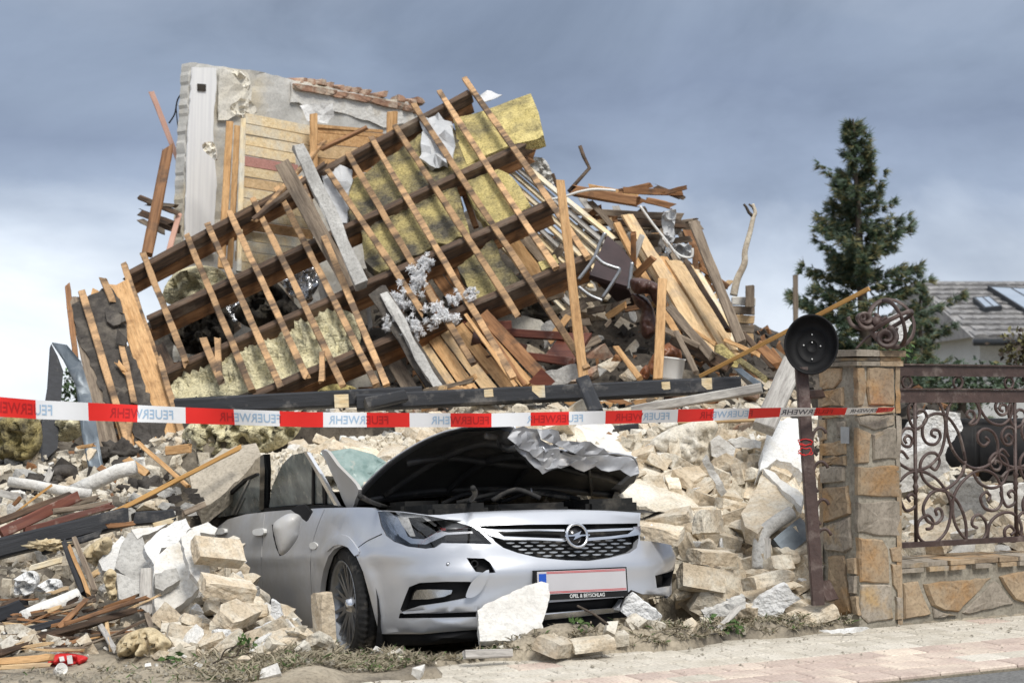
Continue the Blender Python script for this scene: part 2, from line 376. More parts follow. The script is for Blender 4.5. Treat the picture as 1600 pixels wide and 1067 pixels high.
M['film'] = mat('plastic film', (.58, .585, .59), .35, (.38, .39, .40), 4, bump=.7, bscale=7, bdist=.03, spec=.5)
M['paper'] = mat('torn wallpaper', (.80, .77, .70), .8, (.74, .69, .58), 3, bump=.15)
M['cloth'] = mat('beige cloth', (.60, .50, .33), .9, (.45, .36, .22), 6, bump=.5, bscale=9, bdist=.02)
M['rust'] = mat('brown painted iron', (.080, .050, .043), .55, (.052, .033, .029), 14, bump=.35, bscale=40, c3=(.20, .16, .14), c3amt=.2, c3scale=9, spec=.45)
M['stone'] = mat('sandstone slab', (.41, .315, .21), .88, (.27, .20, .135), 3.5, stretch=(1, 1, 3.5), bump=.7, bscale=14, c3=(.37, .22, .10), c3amt=.30, c3scale=4.5, vary=.18)
M['stoneg'] = mat('grey sandstone slab', (.355, .31, .255), .88, (.23, .20, .16), 3.5, stretch=(3.5, 1, 1), bump=.6, bscale=14, c3=(.40, .27, .13), c3amt=.2, c3scale=4, vary=.16)
M['joint'] = mat('stone mortar', (.36, .33, .27), .95, (.25, .225, .18), 12, bump=.7, bscale=35)
M['rubber'] = mat('tyre rubber', (.022, .022, .023), .75, (.035, .034, .032), 12, bump=.2, c3=(.20, .18, .15), c3amt=.12, c3scale=7)
M['plastic'] = mat('black plastic', (.013, .013, .014), .6, (.018, .018, .019), 9, bump=.1, c3=(.04, .038, .036), c3amt=.05, vary=0, grit=0, spec=.15)
M['pvc'] = mat('white plastic pipe', (.78, .78, .76), .45, (.66, .65, .62), 3, bump=.1, c3=(.5, .47, .42), c3amt=.15)
M['white'] = mat('white card', (.82, .82, .81), .7, (.76, .76, .75), 6, bump=.1)
M['red'] = mat('red plastic', (.62, .03, .03), .4, (.48, .02, .02), 6, bump=.2)
M['bamboo'] = mat('wooden rod', (.52, .30, .10), .5, (.38, .20, .06), 3, stretch=WS, bump=.1)
M['copper'] = mat('pinkish pipe lagging', (.52, .32, .25), .6, (.44, .25, .19), 4, bump=.1)
M['bark'] = mat('bark', (.12, .095, .075), .95, (.06, .048, .038), 8, stretch=(1, 1, .3), bump=.8)
M['birch'] = mat('peeled branch', (.62, .56, .45), .85, (.36, .30, .23), 7, bump=.4)
# ================================================================== the street frame: a along the street to the right, b into the property
YAW = R(27.8); UU = V((math.cos(YAW), math.sin(YAW), 0)); VV = V((-math.sin(YAW), math.cos(YAW), 0)); E0 = V((1.86, 8.62, 0))
def ST(a, b, z=0): return E0+UU*a+VV*b+V((0, 0, z))
MST = Matrix((UU, VV, V((0, 0, 1)))).transposed().to_4x4(); MST.translation = E0
M['ground'] = mat('earth', (.30, .26, .19), .97, (.19, .17, .12), .8, bump=.5, vary=0)
M['asphalt'] = mat('asphalt', (.20, .20, .195), .95, (.13, .13, .128), 60, bump=.5, bscale=160, c3=(.36, .33, .28), c3amt=.35, c3scale=1.5, vary=0)
M['paver'] = mat('dusty cream paver', (.57, .53, .455), .95, (.46, .42, .35), 9, bump=.35, bscale=60, c3=(.62, .58, .51), c3amt=.35, c3scale=1.2, vary=.05)
M['pinkpaver'] = mat('dusty pink paver', (.53, .43, .375), .95, (.45, .36, .31), 9, bump=.35, bscale=60, c3=(.67, .58, .48), c3amt=.42, c3scale=1.6, vary=.06)
M['pavebase'] = mat('sand joint', (.30, .26, .20), .97, (.20, .175, .13), 20, bump=.4, vary=0)
ob('ground', mesh('ground', [(-600, -200, -.42), (600, -200, -.42), (600, 1500, -.42), (-600, 1500, -.42)], [(0, 1, 2, 3)], M['ground']), kind='structure')
def slab_ab(name, a0, a1, b0, b1, z0, z1, m):
    vs = [(a, b, z) for z in (z0, z1) for (a, b) in ((a0, b0), (a1, b0), (a1, b1), (a0, b1))]
    return ob(name, mesh(name, vs, [(3, 2, 1, 0), (4, 5, 6, 7), (0, 1, 5, 4), (1, 2, 6, 5), (2, 3, 7, 6), (3, 0, 4, 7)], m), None, MST, kind='structure')
slab_ab('road', -60, 60, -9, -1.27, -.40, -.025, M['asphalt'])
pave = slab_ab('pavement', -60, 60, -1.262, .06, -.40, -.016, M['pavebase'])
# pavers laid in running bond, each its own piece
def paver_mesh(w, d, m, seed):
    rg = random.Random(seed); g = .004; c = .006
    def q(): return rg.uniform(-.0012, .0012)
    lo = [(-w/2+g+q(), -d/2+g+q()), (w/2-g+q(), -d/2+g+q()), (w/2-g+q(), d/2-g+q()), (-w/2+g+q(), d/2-g+q())]
    vs = [(x, y, -.05) for x, y in lo]+[(x, y, -c) for x, y in lo]+[(x*(1-2*c/w), y*(1-2*c/d), rg.uniform(-.0008, .0008)) for x, y in lo]
    fs = [(8, 9, 10, 11)]+[(k+4, (k+1) % 4+4, (k+1) % 4+8, k+8) for k in range(4)]+[(k, (k+1) % 4, (k+1) % 4+4, k+4) for k in range(4)]
    return mesh('paver', vs, fs, m)
PW, PD = .235, .155
pvm = {k: [paver_mesh(PW, PD, M[k], i) for i in range(6)] for k in ('paver', 'pinkpaver')}
for r in range(8):
    b = -1.262+PD*(r+.5)+.005; off = (r % 2)*PW/2
    for i in range(-24, 15):
        a = i*PW+off; p = ST(a, b); px, py = proj(p)
        if not (-60 < px < 1660 and 940 < py < 1110): continue
        k = 'pinkpaver' if (b < -.62 and fr((a*.8, b*1.5, 0)) > -.15) or random.random() < .06 else 'paver'
        ob('paver', random.choice(pvm[k]), pave, MST @ Matrix.Translation((a, b, rnd(-.0015, .0015))) @ Matrix.Rotation(rnd(-.006, .006), 4, 'Z'))

# ================================================================== the mound of debris
CARX, CARY, CARZ, CYAW, CPIT = .336, 7.99, -.20, .486, .0906
def car_local2(x, y):
    dx, dy = x-CARX, y-CARY
    return dx*math.cos(CYAW)+dy*math.sin(CYAW), -dx*math.sin(CYAW)+dy*math.cos(CYAW)
CTRL = [(0, 1005, 7.7), (120, 1015, 7.75), (230, 1018, 7.75), (330, 1010, 7.85), (-200, 1000, 7.6),
 (20, 975, 8.9), (100, 975, 8.9), (180, 972, 8.9), (60, 945, 9.3), (180, 945, 9.2), (300, 945, 8.7), (60, 880, 9.7), (250, 868, 9.5), (340, 860, 9.2), (60, 790, 10.2), (-150, 800, 10.0), (200, 775, 10.7), (310, 765, 11.0), (150, 725, 12.3), (0, 715, 12.2), (80, 720, 12.3), (300, 700, 12.0),
 (1090, 975, 8.65), (1160, 972, 8.8), (1250, 968, 8.95), (1110, 900, 9.1), (1180, 880, 9.3), (1240, 860, 9.5), (1120, 820, 9.7), (1220, 800, 9.9), (1100, 750, 10.3), (1180, 730, 10.5), (1010, 690, 10.8), (1100, 690, 10.9), (1240, 690, 11.1), (1150, 655, 11.5), (960, 650, 11.6),
 (800, 640, 11.8), (650, 640, 11.8), (500, 640, 11.8), (400, 640, 11.8),
 (330, 632, 13.2), (480, 622, 13.6), (620, 605, 13.7), (760, 580, 13.6), (900, 560, 13.4), (1040, 560, 13.3), (1160, 592, 13.0), (1220, 625, 12.6),
 (280, 560, 16.2), (400, 540, 16.2), (520, 520, 16.2), (680, 490, 16.2), (830, 440, 15.8), (950, 430, 15.8), (1055, 450, 15.6), (1140, 545, 15.2), (1200, 610, 15.0),
 (1150, 540, 17.0), (1105, 490, 17.0), (1200, 600, 17.0), (1068, 440, 17.2), (1110, 520, 18.5), (1040, 400, 18.2), (900, 370, 17.2), (1000, 350, 17.2), (760, 330, 17.6), (600, 420, 17.8), (420, 460, 17.8), (300, 500, 17.5), (180, 620, 15.5), (100, 660, 14.5), (0, 690, 14),
 (1300, 760, 10.6), (1420, 830, 9.8), (1500, 830, 9.9), (1600, 820, 10.2), (1700, 810, 10.6), (1450, 740, 11.5), (1600, 720, 12.2), (1300, 680, 12.5), (1800, 760, 13)]
CP_ = np.array([tuple(W(*q)) for q in CTRL]+[(x, 21, -.3) for x in range(-12, 13, 2)]+[(-9, y, -.2) for y in range(8, 22, 2)]+[(9, y, -.2) for y in range(12, 22, 2)]+[(-6, y, .1) for y in range(9, 18, 2)]+[(x, y, .0) for x in np.arange(-4, -.4, .45) for y in (5.6, 6.2, 6.8, 7.2)]+[(x, 7.5, .02) for x in np.arange(-4, -1.2, .3)]+[(-4.5, 12, .5), (-4.8, 14, .4), (-4.5, 16, .2), (5.5, 15, .3), (5, 17, .1)])
def hraw(X, Y):
    X = np.asarray(X, float); Y = np.asarray(Y, float); num = np.zeros_like(X); den = np.zeros_like(X)
    for x, y, z in CP_:
        w = 1/((X-x)**2+((Y-y)*.9)**2+.012)**1.7; num += w*z; den += w
    return num/den
def sstep(t): t = np.clip(t, 0, 1); return t*t*(3-2*t)
def HF(X, Y, nz=None):
    X = np.asarray(X, float); Y = np.asarray(Y, float)
    z = hraw(X, Y)
    if nz is not None: z = z+nz*np.clip((z+.15)/.5, 0, 1)
    a = (X-E0.x)*UU.x+(Y-E0.y)*UU.y; b = (X-E0.x)*VV.x+(Y-E0.y)*VV.y
    # car hollow
    dx, dy = X-CARX, Y-CARY; lx = dx*math.cos(CYAW)+dy*math.sin(CYAW); ly = -dx*math.sin(CYAW)+dy*math.cos(CYAW)
    d = np.maximum(np.maximum(np.abs(lx)-.93, -ly-.06), ly-4.3)
    t = sstep((d+.02)/.34)
    t = np.where((ly < .1) | (lx > .3), sstep((d+.02)/.13), t)
    z = -.24*(1-t)+z*t
    # litter strip beside the pavement, thin skin of dirt that fades onto it
    front = (np.abs(lx) < 1.3) & (ly < .25)
    strip = .028+.022*np.sin(a*5.3)+.02*np.sin(a*11.7+1)
    bb = np.where(a < -2.6, .30+.13*(-2.6-a), .10+.05*np.sin(a*3.1))+.04*np.sin(a*9)
    near = np.clip((b+bb)/.30, 0, 1)
    z = np.where(front, np.maximum(z, (strip+.01)*t-.24*(1-t)), z)
    z = np.where(b < .35, np.minimum(z, .02+np.clip(b+bb, 0, 9)*1.2), z)
    z = np.where(b < .30, np.maximum(z, np.where(t > .5, strip*sstep(near*1.6), -1)), z)
    z = np.where(b < -bb, -.03, z)
    wall = (a > -.1) & (b < .42); z = np.where(wall, np.minimum(z, np.where(b < .02, -.05, .0)), z)
    return z
def hf1(x, y): return float(HF(np.array([x]), np.array([y]))[0])
M['waste_shade'] = mat('roof waste', (.10, .083, .066), .97, (.04, .034, .028), 4, bump=.8, bscale=14, c3=(.19, .165, .13), c3amt=.25, c3scale=2.5, vary=0, bdist=.04)  # roof waste, its colour darkened to paint the shade of the cavities
xs = np.arange(-6.5, 7.0, .055); ys = np.concatenate([np.arange(5.6, 12, .045), np.arange(12, 21, .09)])
GX, GY = np.meshgrid(xs, ys)
NZ = np.array([[.09*mn.fractal(V((x*1.6, y*1.6, 0)), .6, 2.1, 5)+.05*abs(mn.noise(V((x*6, y*6, 3)))) for x in xs] for y in ys])
GZ = HF(GX, GY, NZ)
nx_, ny_ = len(xs), len(ys)
fs = [(j*nx_+i, j*nx_+i+1, (j+1)*nx_+i+1, (j+1)*nx_+i) for j in range(ny_-1) for i in range(nx_-1) if max(GZ[j, i], GZ[j, i+1], GZ[j+1, i], GZ[j+1, i+1]) > -.27 and not (max(GZ[j, i], GZ[j, i+1], GZ[j+1, i], GZ[j+1, i+1]) < -.025 and ys[j] < 8)]
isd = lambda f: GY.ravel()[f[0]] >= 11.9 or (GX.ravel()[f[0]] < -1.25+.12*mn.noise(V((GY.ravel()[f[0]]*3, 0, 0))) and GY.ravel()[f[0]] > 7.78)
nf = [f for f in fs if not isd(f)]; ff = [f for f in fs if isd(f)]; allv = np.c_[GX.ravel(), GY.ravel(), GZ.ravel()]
M['debris_shade'] = mat('shade-darkened left debris earth', (.23, .20, .16), .97, (.09, .078, .063), 4, bump=.8, bscale=14, c3=(.34, .30, .24), c3amt=.3, c3scale=2.5, vary=0, bdist=.04)  # earth darkened in colour for the shaded gaps of the left heap
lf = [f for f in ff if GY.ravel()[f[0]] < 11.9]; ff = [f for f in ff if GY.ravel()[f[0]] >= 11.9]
ob('debris_mound', mesh('debris_mound', allv, lf, M['debris_shade'], True), kind='stuff', label='mixed brown earth and debris, darkened as shaded gaps, under the left heap', cat='rubble')
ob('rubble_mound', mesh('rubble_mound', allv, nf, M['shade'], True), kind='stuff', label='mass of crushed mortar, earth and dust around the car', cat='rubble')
ob('wreckage_mound', mesh('wreckage_mound', allv, ff, M['waste_shade'], True), kind='stuff', label='shade-darkened mass of crushed roof waste under the wreckage', cat='rubble')
def hgrid(x, y):
    i = (x-xs[0])/.055; i0 = int(min(max(i, 0), nx_-2)); j0 = int(min(max(np.searchsorted(ys, y)-1, 0), ny_-2))
    return GZ[j0, i0]
def hit(px, py, d0=6.9, d1=20):
    """first point of the mound on the line of sight"""
    r = ray(px, py); D = d0
    while D < d1:
        p = V((0, 0, EYE))+r*(D/r.y)
        if p.z <= hgrid(p.x, p.y): return p
        D += .03
    return None

# ================================================================== pillar, low wall, fence
def clip(P, nx, ny, c):
    o = []
    for i in range(len(P)):
        a = P[i]; b = P[(i+1) % len(P)]; da = a[0]*nx+a[1]*ny-c; db = b[0]*nx+b[1]*ny-c
        if da <= 0: o.append(a)
        if (da < 0 < db) or (db < 0 < da): t = da/(da-db); o.append((a[0]+(b[0]-a[0])*t, a[1]+(b[1]-a[1])*t))
    return o
def cells(w, h, pts, gap):
    res = []
    for i, p in enumerate(pts):
        P = [(0, 0), (w, 0), (w, h), (0, h)]
        for j, q in enumerate(pts):
            if i == j: continue
            nx, ny = q[0]-p[0], q[1]-p[1]; l = math.hypot(nx, ny); nx /= l; ny /= l
            P = clip(P, nx, ny, (p[0]+q[0])/2*nx+(p[1]+q[1])/2*ny-gap/2)
            if len(P) < 3: break
        if len(P) >= 3: res.append(P)
    return res
def stone_mesh(P, th, m, seed):
    P = rough_edge(P, .05, .006, seed); rg = random.Random(seed); n = len(P); cx = sum(p[0] for p in P)/n; cy = sum(p[1] for p in P)/n
    tx, ty = rg.uniform(-.05, .05), rg.uniform(-.05, .05)
    vs = [(x, y, -.02) for x, y in P]+[(x, y, th*.45) for x, y in P]+[(cx+(x-cx)*.93, cy+(y-cy)*.93, th+tx*(x-cx)+ty*(y-cy)+rg.uniform(-.002, .002)) for x, y in P]
    for q in (.5,): vs += [(cx+(x-cx)*q, cy+(y-cy)*q, th*1.08+tx*(x-cx)*q+ty*(y-cy)*q+rg.uniform(-.003, .003)) for x, y in P]
    vs.append((cx, cy, th*1.1)); fs = []
    for r in range(3): fs += [(r*n+i, r*n+(i+1) % n, (r+1)*n+(i+1) % n, (r+1)*n+i) for i in range(n)]
    fs += [(3*n+i, 3*n+(i+1) % n, 4*n) for i in range(n)]
    return mesh('stone', vs, fs, m)
def face_frame(o, ex, ey):
    ez = ex.cross(ey); m = Matrix((ex, ey, ez)).transposed().to_4x4(); m.translation = o; return m
Z = V((0, 0, 1))
def box_mesh(name, a0, a1, b0, b1, z0, z1, m, j=0):
    vs = [(a+rnd(-j, j), b+rnd(-j, j), z+rnd(-j, j)) for z in (z0, z1) for (a, b) in ((a0, b0), (a1, b0), (a1, b1), (a0, b1))]
    return mesh(name, vs, [(3, 2, 1, 0), (4, 5, 6, 7), (0, 1, 5, 4), (1, 2, 6, 5), (2, 3, 7, 6), (3, 0, 4, 7)], m)
def lay(parent, fr_, w, h, pts, gap, th, seed):
    for i, P in enumerate(cells(w, h, pts, gap)):
        ob('stone', stone_mesh(P, th*rnd(.8, 1.2), M['stone'] if random.random() < .55 else M['stoneg'], seed+i), parent, fr_ @ Matrix.Translation((0, 0, 0)))
PA, PB, PH = .30, .33, 1.40
pil = thing('stone_pillar', 'square gate pillar clad in ochre and grey sandstone slabs', 'pillar', ST(PA/2, PB/2))
ob('mortar_core', box_mesh('mortar_core', .012, PA-.012, .012, PB-.012, -.2, PH+.03, M['joint']), pil, MST)
def tr7(P): return [(1170+x/3.7186, 440+y/3.7186) for x, y in P]
def tr8(P): return [(1170+x/3.7186, 727+y/3.7186) for x, y in P]
def traced(parent, fr_, polys, w, h, seed, th=.016):
    n = fr_.col[2].to_3d(); o = fr_.translation; fi = fr_.inverted()
    for i, P in enumerate(polys):
        Q = []
        for q in P: r = ray(*q); l_ = fi @ (V((0, 0, EYE))+r*((o-V((0, 0, EYE))).dot(n)/r.dot(n))); Q.append((min(max(l_.x, .002), w-.002), min(max(l_.y, -.05), h-.004)))
        ar = sum(Q[k][0]*Q[(k+1) % len(Q)][1]-Q[(k+1) % len(Q)][0]*Q[k][1] for k in range(len(Q)))
        if abs(ar) < 4e-4: continue
        if ar < 0: Q = Q[::-1]
        ob('stone', stone_mesh(Q, th*rnd(.7, 1.25), M['stone'] if (i*7+seed) % 5 < 3 else M['stoneg'], seed+i), parent, fr_)
traced(pil, face_frame(ST(0, .012), UU, Z), [tr7(q) for q in ([(572, 485), (660, 480), (672, 600), (655, 720), (575, 722)], [(684, 500), (832, 488), (838, 720), (692, 716), (676, 610)], [(583, 788), (700, 775), (840, 768), (842, 828), (725, 862), (640, 830)], [(590, 848), (705, 882), (692, 1052), (592, 1056)], [(712, 888), (805, 846), (856, 850), (858, 1030), (718, 1036)], [(570, 730), (690, 728), (838, 730), (838, 760), (690, 768), (575, 778)])]
 + [tr8(q) for q in ([(606, 8), (870, 2), (872, 185), (760, 182), (607, 172)], [(614, 214), (870, 204), (886, 412), (760, 408), (626, 386)], [(632, 418), (772, 432), (802, 482), (812, 682), (642, 676)], [(642, 692), (818, 694), (836, 890), (690, 914), (652, 878)], [(816, 482), (892, 466), (896, 560), (830, 556)], [(822, 572), (888, 576), (872, 750), (832, 692)], [(846, 760), (880, 765), (882, 890), (850, 895)])], PA, PH, 10)
traced(pil, face_frame(ST(.012, PB), -VV, Z), [tr7(q) for q in ([(388, 520), (470, 488), (546, 492), (542, 568), (502, 622), (390, 632)], [(396, 644), (552, 612), (556, 722), (404, 726)], [(408, 734), (558, 730), (558, 788), (410, 790)], [(408, 800), (452, 800), (455, 915), (412, 930)], [(518, 808), (566, 812), (566, 906), (522, 902)], [(414, 942), (566, 920), (568, 1000), (420, 1012)], [(420, 1022), (568, 1010), (570, 1066), (424, 1066)])]
 + [tr8(q) for q in ([(420, 8), (560, 4), (560, 92), (430, 104)], [(436, 132), (580, 118), (597, 280), (446, 332)], [(446, 352), (592, 298), (602, 478), (560, 506), (452, 490)], [(468, 528), (558, 522), (580, 700), (602, 852), (520, 872), (472, 800)], [(580, 540), (630, 535), (632, 630), (588, 626)], [(592, 640), (632, 640), (628, 742), (596, 742)], [(600, 756), (640, 760), (648, 870), (615, 860)])], PB, PH, 40)
lay(pil, face_frame(ST(PA-.012, 0), VV, Z), PB, PH, [(rnd(0, PB), rnd(0, PH)) for _ in range(12)], .016, .02, 70)
lay(pil, face_frame(ST(PA, PB-.012), -UU, Z), PA, PH, [(rnd(0, PA), rnd(0, PH)) for _ in range(12)], .016, .02, 90)
for k, (z0, z1, e) in enumerate(((1.405, 1.43, .012), (1.433, 1.452, .004), (1.456, 1.492, .022))):
    for i, P in enumerate(cells(PA+2*e, PB+2*e, [(.08, .09), (.23, .10), (.12, .25), (.27, .27)], .004)):
        P = rough_edge(P, .05, .006, k*9+i); n = len(P); zz = rnd(-.004, .004)
        vs = [(x-e, y-e, z0) for x, y in P]+[(x-e, y-e, z1+zz+rnd(-.002, .002)) for x, y in P]
        ob('cap_stone', mesh('cap_stone', vs, [tuple(range(n))[::-1], tuple(range(n, 2*n))]+[(q, (q+1) % n, (q+1) % n+n, q+n) for q in range(n)], M['stone'] if i % 2 else M['stoneg']), pil, MST)
# letter flap on the pillar's side
ob('letter_plate', box_mesh('letter_plate', -.014, -.008, .055, .125, .985, 1.075, M['steel']), pil, MST)
lw = thing('garden_wall', 'low garden wall of crazy-paved sandstone under the iron fence', 'wall', ST(1.5, .15))
WL = 3.0
ob('mortar_core', box_mesh('mortar_core', PA+.002, PA+WL, .04, .34, -.2, .295, M['joint']), lw, MST)
random.seed(21)
wp = []
while len(wp) < 22:
    q = (rnd(0, WL), rnd(0, .27))
    if all((q[0]-p[0])**2*.6+((q[1]-p[1])*1.3)**2 > .026 for p in wp): wp.append(q)
    elif random.random() < .004: break
wf_ = face_frame(ST(PA, .042), UU, Z)
traced(lw, wf_, [tr8(q) for q in ([(892, 684), (978, 672), (1050, 862), (968, 878), (895, 892)], [(1008, 688), (1200, 668), (1402, 652), (1212, 850), (1120, 842), (1058, 812)], [(1238, 854), (1420, 668), (1440, 680), (1532, 800), (1400, 832), (1262, 862)], [(1450, 644), (1600, 612), (1660, 640), (1640, 800), (1536, 776)], [(1062, 826), (1140, 858), (1200, 868), (1070, 884)], [(1680, 640), (1900, 590), (1960, 770), (1660, 800)])], WL, .27, 120)
lay(lw, wf_ @ Matrix.Translation((1.25, 0, 0)), WL-1.25, .27, [(q[0]-1.25, q[1]) for q in wp if q[0] > 1.3], .016, .02, 150)
x = 0
while x < WL-.1:
    w = rnd(.14, .34); n0 = .03
    for row in range(2):
        w2 = w*(1 if row else rnd(.6, .95)); z0 = .276+row*.027
        P = rough_edge([(x+.004, -.0), (x+w2-.004, 0), (x+w2-.004, .33), (x+.004, .33)], .05, .007, int(x*100)+row); n = len(P); e = .012*rnd(-.5, 1.5)
        vs = [(PA+a, .025+b-e, z0) for a, b in P]+[(PA+a, .025+b-e, z0+.024+rnd(-.003, .003)) for a, b in P]
        ob('cap_stone', mesh('cap_stone', vs, [tuple(range(n))[::-1], tuple(range(n, 2*n))]+[(q, (q+1) % n, (q+1) % n+n, q+n) for q in range(n)], M['stone'] if random.random() < .6 else M['stoneg']), lw, MST)
    x += w
random.seed(5)
# iron fence
FB = .17
fo = V((0, 0, EYE)); fn = VV
def FP(px, py):
    r = ray(px, py); t = (ST(0, FB)-fo).dot(fn)/r.dot(fn); return fo+r*t
def FZ(x, y): return FP(1390+x/3.138, 560+y/3.138)
fen = thing('iron_fence', 'brown wrought-iron fence panel of large scrolls on the garden wall', 'fence', ST(1.5, FB))
def rail(name, a0, a1, z0, z1, t=.02, m='rust'):
    ob(name, box_mesh(name, a0, a1, FB-t, FB+t, z0, z1, M[m]), fen, MST)
rail('rail', PA+.003, 3.2, .395, .425, .016); rail('rail', PA+.003, 3.2, 1.205, 1.277, .010); rail('rail', PA+.003, 3.2, 1.355, 1.415, .012)
rail('rail_cap', PA+.003, 3.2, 1.2785, 1.287, .022); rail('rail_cap', PA+.003, 3.2, 1.4165, 1.424, .024)
SC = [
 [(135, 290), (125, 275), (145, 253), (172, 262), (182, 292), (165, 325), (125, 345), (97, 300), (93, 240), (130, 192), (190, 183), (243, 220), (272, 300), (268, 400), (240, 480), (180, 535), (110, 545), (50, 515), (38, 475), (60, 455), (90, 490)],
 [(225, 385), (205, 372), (212, 350), (240, 355), (248, 388), (222, 420), (180, 412), (160, 365), (175, 300), (225, 270), (285, 288), (335, 360), (360, 440), (372, 500)],
 [(392, 290), (378, 278), (385, 258), (410, 262), (416, 292), (392, 322), (425, 315), (442, 262), (412, 202), (350, 185), (300, 218), (278, 300), (290, 400), (330, 480), (400, 535), (470, 530), (520, 480), (530, 420), (510, 365), (470, 345), (435, 365), (434, 405), (462, 428), (486, 405), (470, 385)],
 [(555, 258), (540, 250), (545, 228), (570, 232), (572, 268), (540, 275), (518, 240), (535, 200), (572, 195), (598, 240), (590, 290), (550, 325), (490, 310), (445, 250), (428, 190)],
 [(50, 600), (100, 558), (170, 556), (240, 600), (290, 680), (300, 760), (275, 850), (215, 905), (160, 895), (135, 850), (145, 795), (185, 768), (212, 795), (205, 830), (180, 835)],
 [(545, 620), (510, 565), (440, 547), (370, 590), (320, 660), (308, 740), (330, 830), (390, 895), (450, 890), (475, 850), (470, 800), (440, 765), (410, 780), (405, 815), (430, 830)],
 [(480, 700), (492, 672), (470, 655), (446, 685), (468, 735), (520, 742), (550, 700), (546, 622)],
 [(480, 905), (490, 812), (540, 762), (600, 757), (640, 800), (645, 860), (610, 895), (570, 880), (565, 840), (590, 820), (612, 845), (595, 865)],
 [(375, 900), (372, 800), (335, 705), (275, 652), (215, 652), (175, 700), (165, 745), (185, 795), (228, 808), (258, 775), (248, 737), (225, 742), (232, 768)],
 [(82, 415), (72, 395), (90, 378), (110, 398), (100, 430), (68, 425), (52, 385), (75, 345), (115, 350), (122, 400), (125, 480)],
 [(100, 700), (88, 680), (108, 665), (130, 690), (120, 730), (80, 745), (55, 700), (48, 670)],
 [(360, 560), (372, 500), (355, 560), (320, 610), (270, 640), (215, 635), (165, 590), (150, 520), (180, 470), (225, 465), (245, 505), (225, 545), (200, 530)],
 [(515, 520), (520, 500), (545, 515), (535, 545), (505, 540), (490, 500), (520, 465), (565, 485), (580, 540), (555, 610), (500, 635), (440, 610), (410, 560)],
]
T0 = (FZ(615, 400)-FZ(125, 400)).dot(UU)
for k in range(3):
    for c in SC:
        P = [FZ(*q) for q in catmull(c, 5, False)]
        if any((p-E0).dot(UU)+k*T0 < PA+.012 for p in P) and k == 0: P = [p+UU*max(0, PA+.014-(p-E0).dot(UU)) for p in P]
        ob('scroll', tube_mesh([p+UU*(k*T0) for p in P], .0095, M['rust'], 6), fen)
def baluster(a):
    pr = [(0, .425), (.011, .425), (.011, .70), (.016, .705), (.012, .72), (.018, .735), (.011, .75), (.012, .77), (.019, .785), (.012, .80), (.016, .815), (.011, .82), (.011, 1.205), (0, 1.205)]
    ob('baluster', lathe_mesh(pr, M['rust'], 10), fen, Matrix.Translation(ST(a, FB)))
aB = (FZ(125, 400)-E0).dot(UU)
for k in range(5): baluster(aB+k*T0)
for k in range(6):
    c = FZ(85+k*250, 125); c.z = 1.32
    ob('ring', tube_mesh([c+UU*(.034*math.cos(t))+Z*(.034*math.sin(t)) for t in np.linspace(0, 2*math.pi, 20)[:-1]], .008, M['rust'], 6, closed=True), fen)
# gate leaf swung inward beside the pillar, leaning
gt = thing('iron_gate_leaf', 'brown steel gate post with scroll ends leaning beside the stone pillar', 'gate', W(1275, 940, 8.45))
beam('post', W(1278, 945, 8.45), W(1252, 574, 8.52), .066, .05, M['rust'], up=V((0, -1, 0)), parent=gt, splint=(0, 0), rough=.001)
beam('rail', W(1262, 617, 8.52), W(1284, 616, 8.75), .045, .03, M['rust'], parent=gt, splint=(0, 0), rough=.001)
beam('rail', W(1281, 925, 8.47), W(1300, 922, 8.62), .11, .03, M['rust'], parent=gt, splint=(0, 0), rough=.001)
for (cx, cy, rr) in ((1281, 690, 22), (1283, 745, 24), (1286, 800, 20), (1288, 850, 24)):
    P = [W(cx+rr*.55*math.cos(t)*(1 if i < 26 else 1), cy+rr*math.sin(t), 8.62) for i, t in enumerate(np.linspace(.6*math.pi, 1.8*math.pi, 22))]
    ob('scroll', tube_mesh(P, .009, M['rust'], 6), gt)
for (cx, cy) in ((1258, 690), (1258, 705)):
    P = [W(cx+11*math.cos(t)+rnd(-2, 2), cy+5*math.sin(t)+rnd(-2, 2), 8.47) for t in np.linspace(0, 9, 26)]
    ob('red_twine', tube_mesh(P, .003, M['red'], 5), gt)

# things on the pillar
orn = thing('iron_ornament', 'broken wrought-iron ball ornament with curled straps on the pillar top', 'ornament', ST(.18, .15, 1.492))
oc = W(1393, 505, 8.72)
def ring3(c, r, ax, rad, part, mt, flat=.4, t0=0, t1=2*math.pi, r1=None, shift=0):
    ax = V(ax).normalized(); e1 = ax.orthogonal().normalized(); e2 = ax.cross(e1); n = 34; full = abs(t1-t0-2*math.pi) < .01 and r1 is None
    P = []
    for i in range(n if full else n+1):
        t = t0+(t1-t0)*i/n; q = r if r1 is None else r+(r1-r)*i/n
        P.append(c+e1*(q*math.cos(t))+e2*(q*math.sin(t))+ax*(shift*i/n))
    return ob(part, tube_mesh(P, rad, mt, 8, closed=full, flat=flat), orn)
ring3(oc, .135, (.25, -1, .25), .013, 'ring', M['rust'])
ring3(oc, .132, (1, .25, .35), .012, 'strap', M['rust'], .35)
ring3(oc, .130, (-.5, .25, 1), .012, 'strap', M['rust'], .35)
for (px, py, r, ax, t1) in ((1352, 500, .050, (.2, -1, .2), 9), (1384, 528, .055, (-.1, -1, .3), 10), (1345, 497, .022, (.5, -1, .1), 8), (1372, 502, .035, (.7, -.6, .3), 7)):
    ring3(W(px, py, 8.68), .012, ax, .012, 'curl', M['rust'], 2.0, 0, t1, r)
ob('strap', tube_mesh([W(*q, 8.68) for q in catmull([(1325, 495), (1332, 508), (1350, 514), (1370, 508), (1385, 495)], 5, False)], .011, M['rust'], 8, flat=.5), orn)
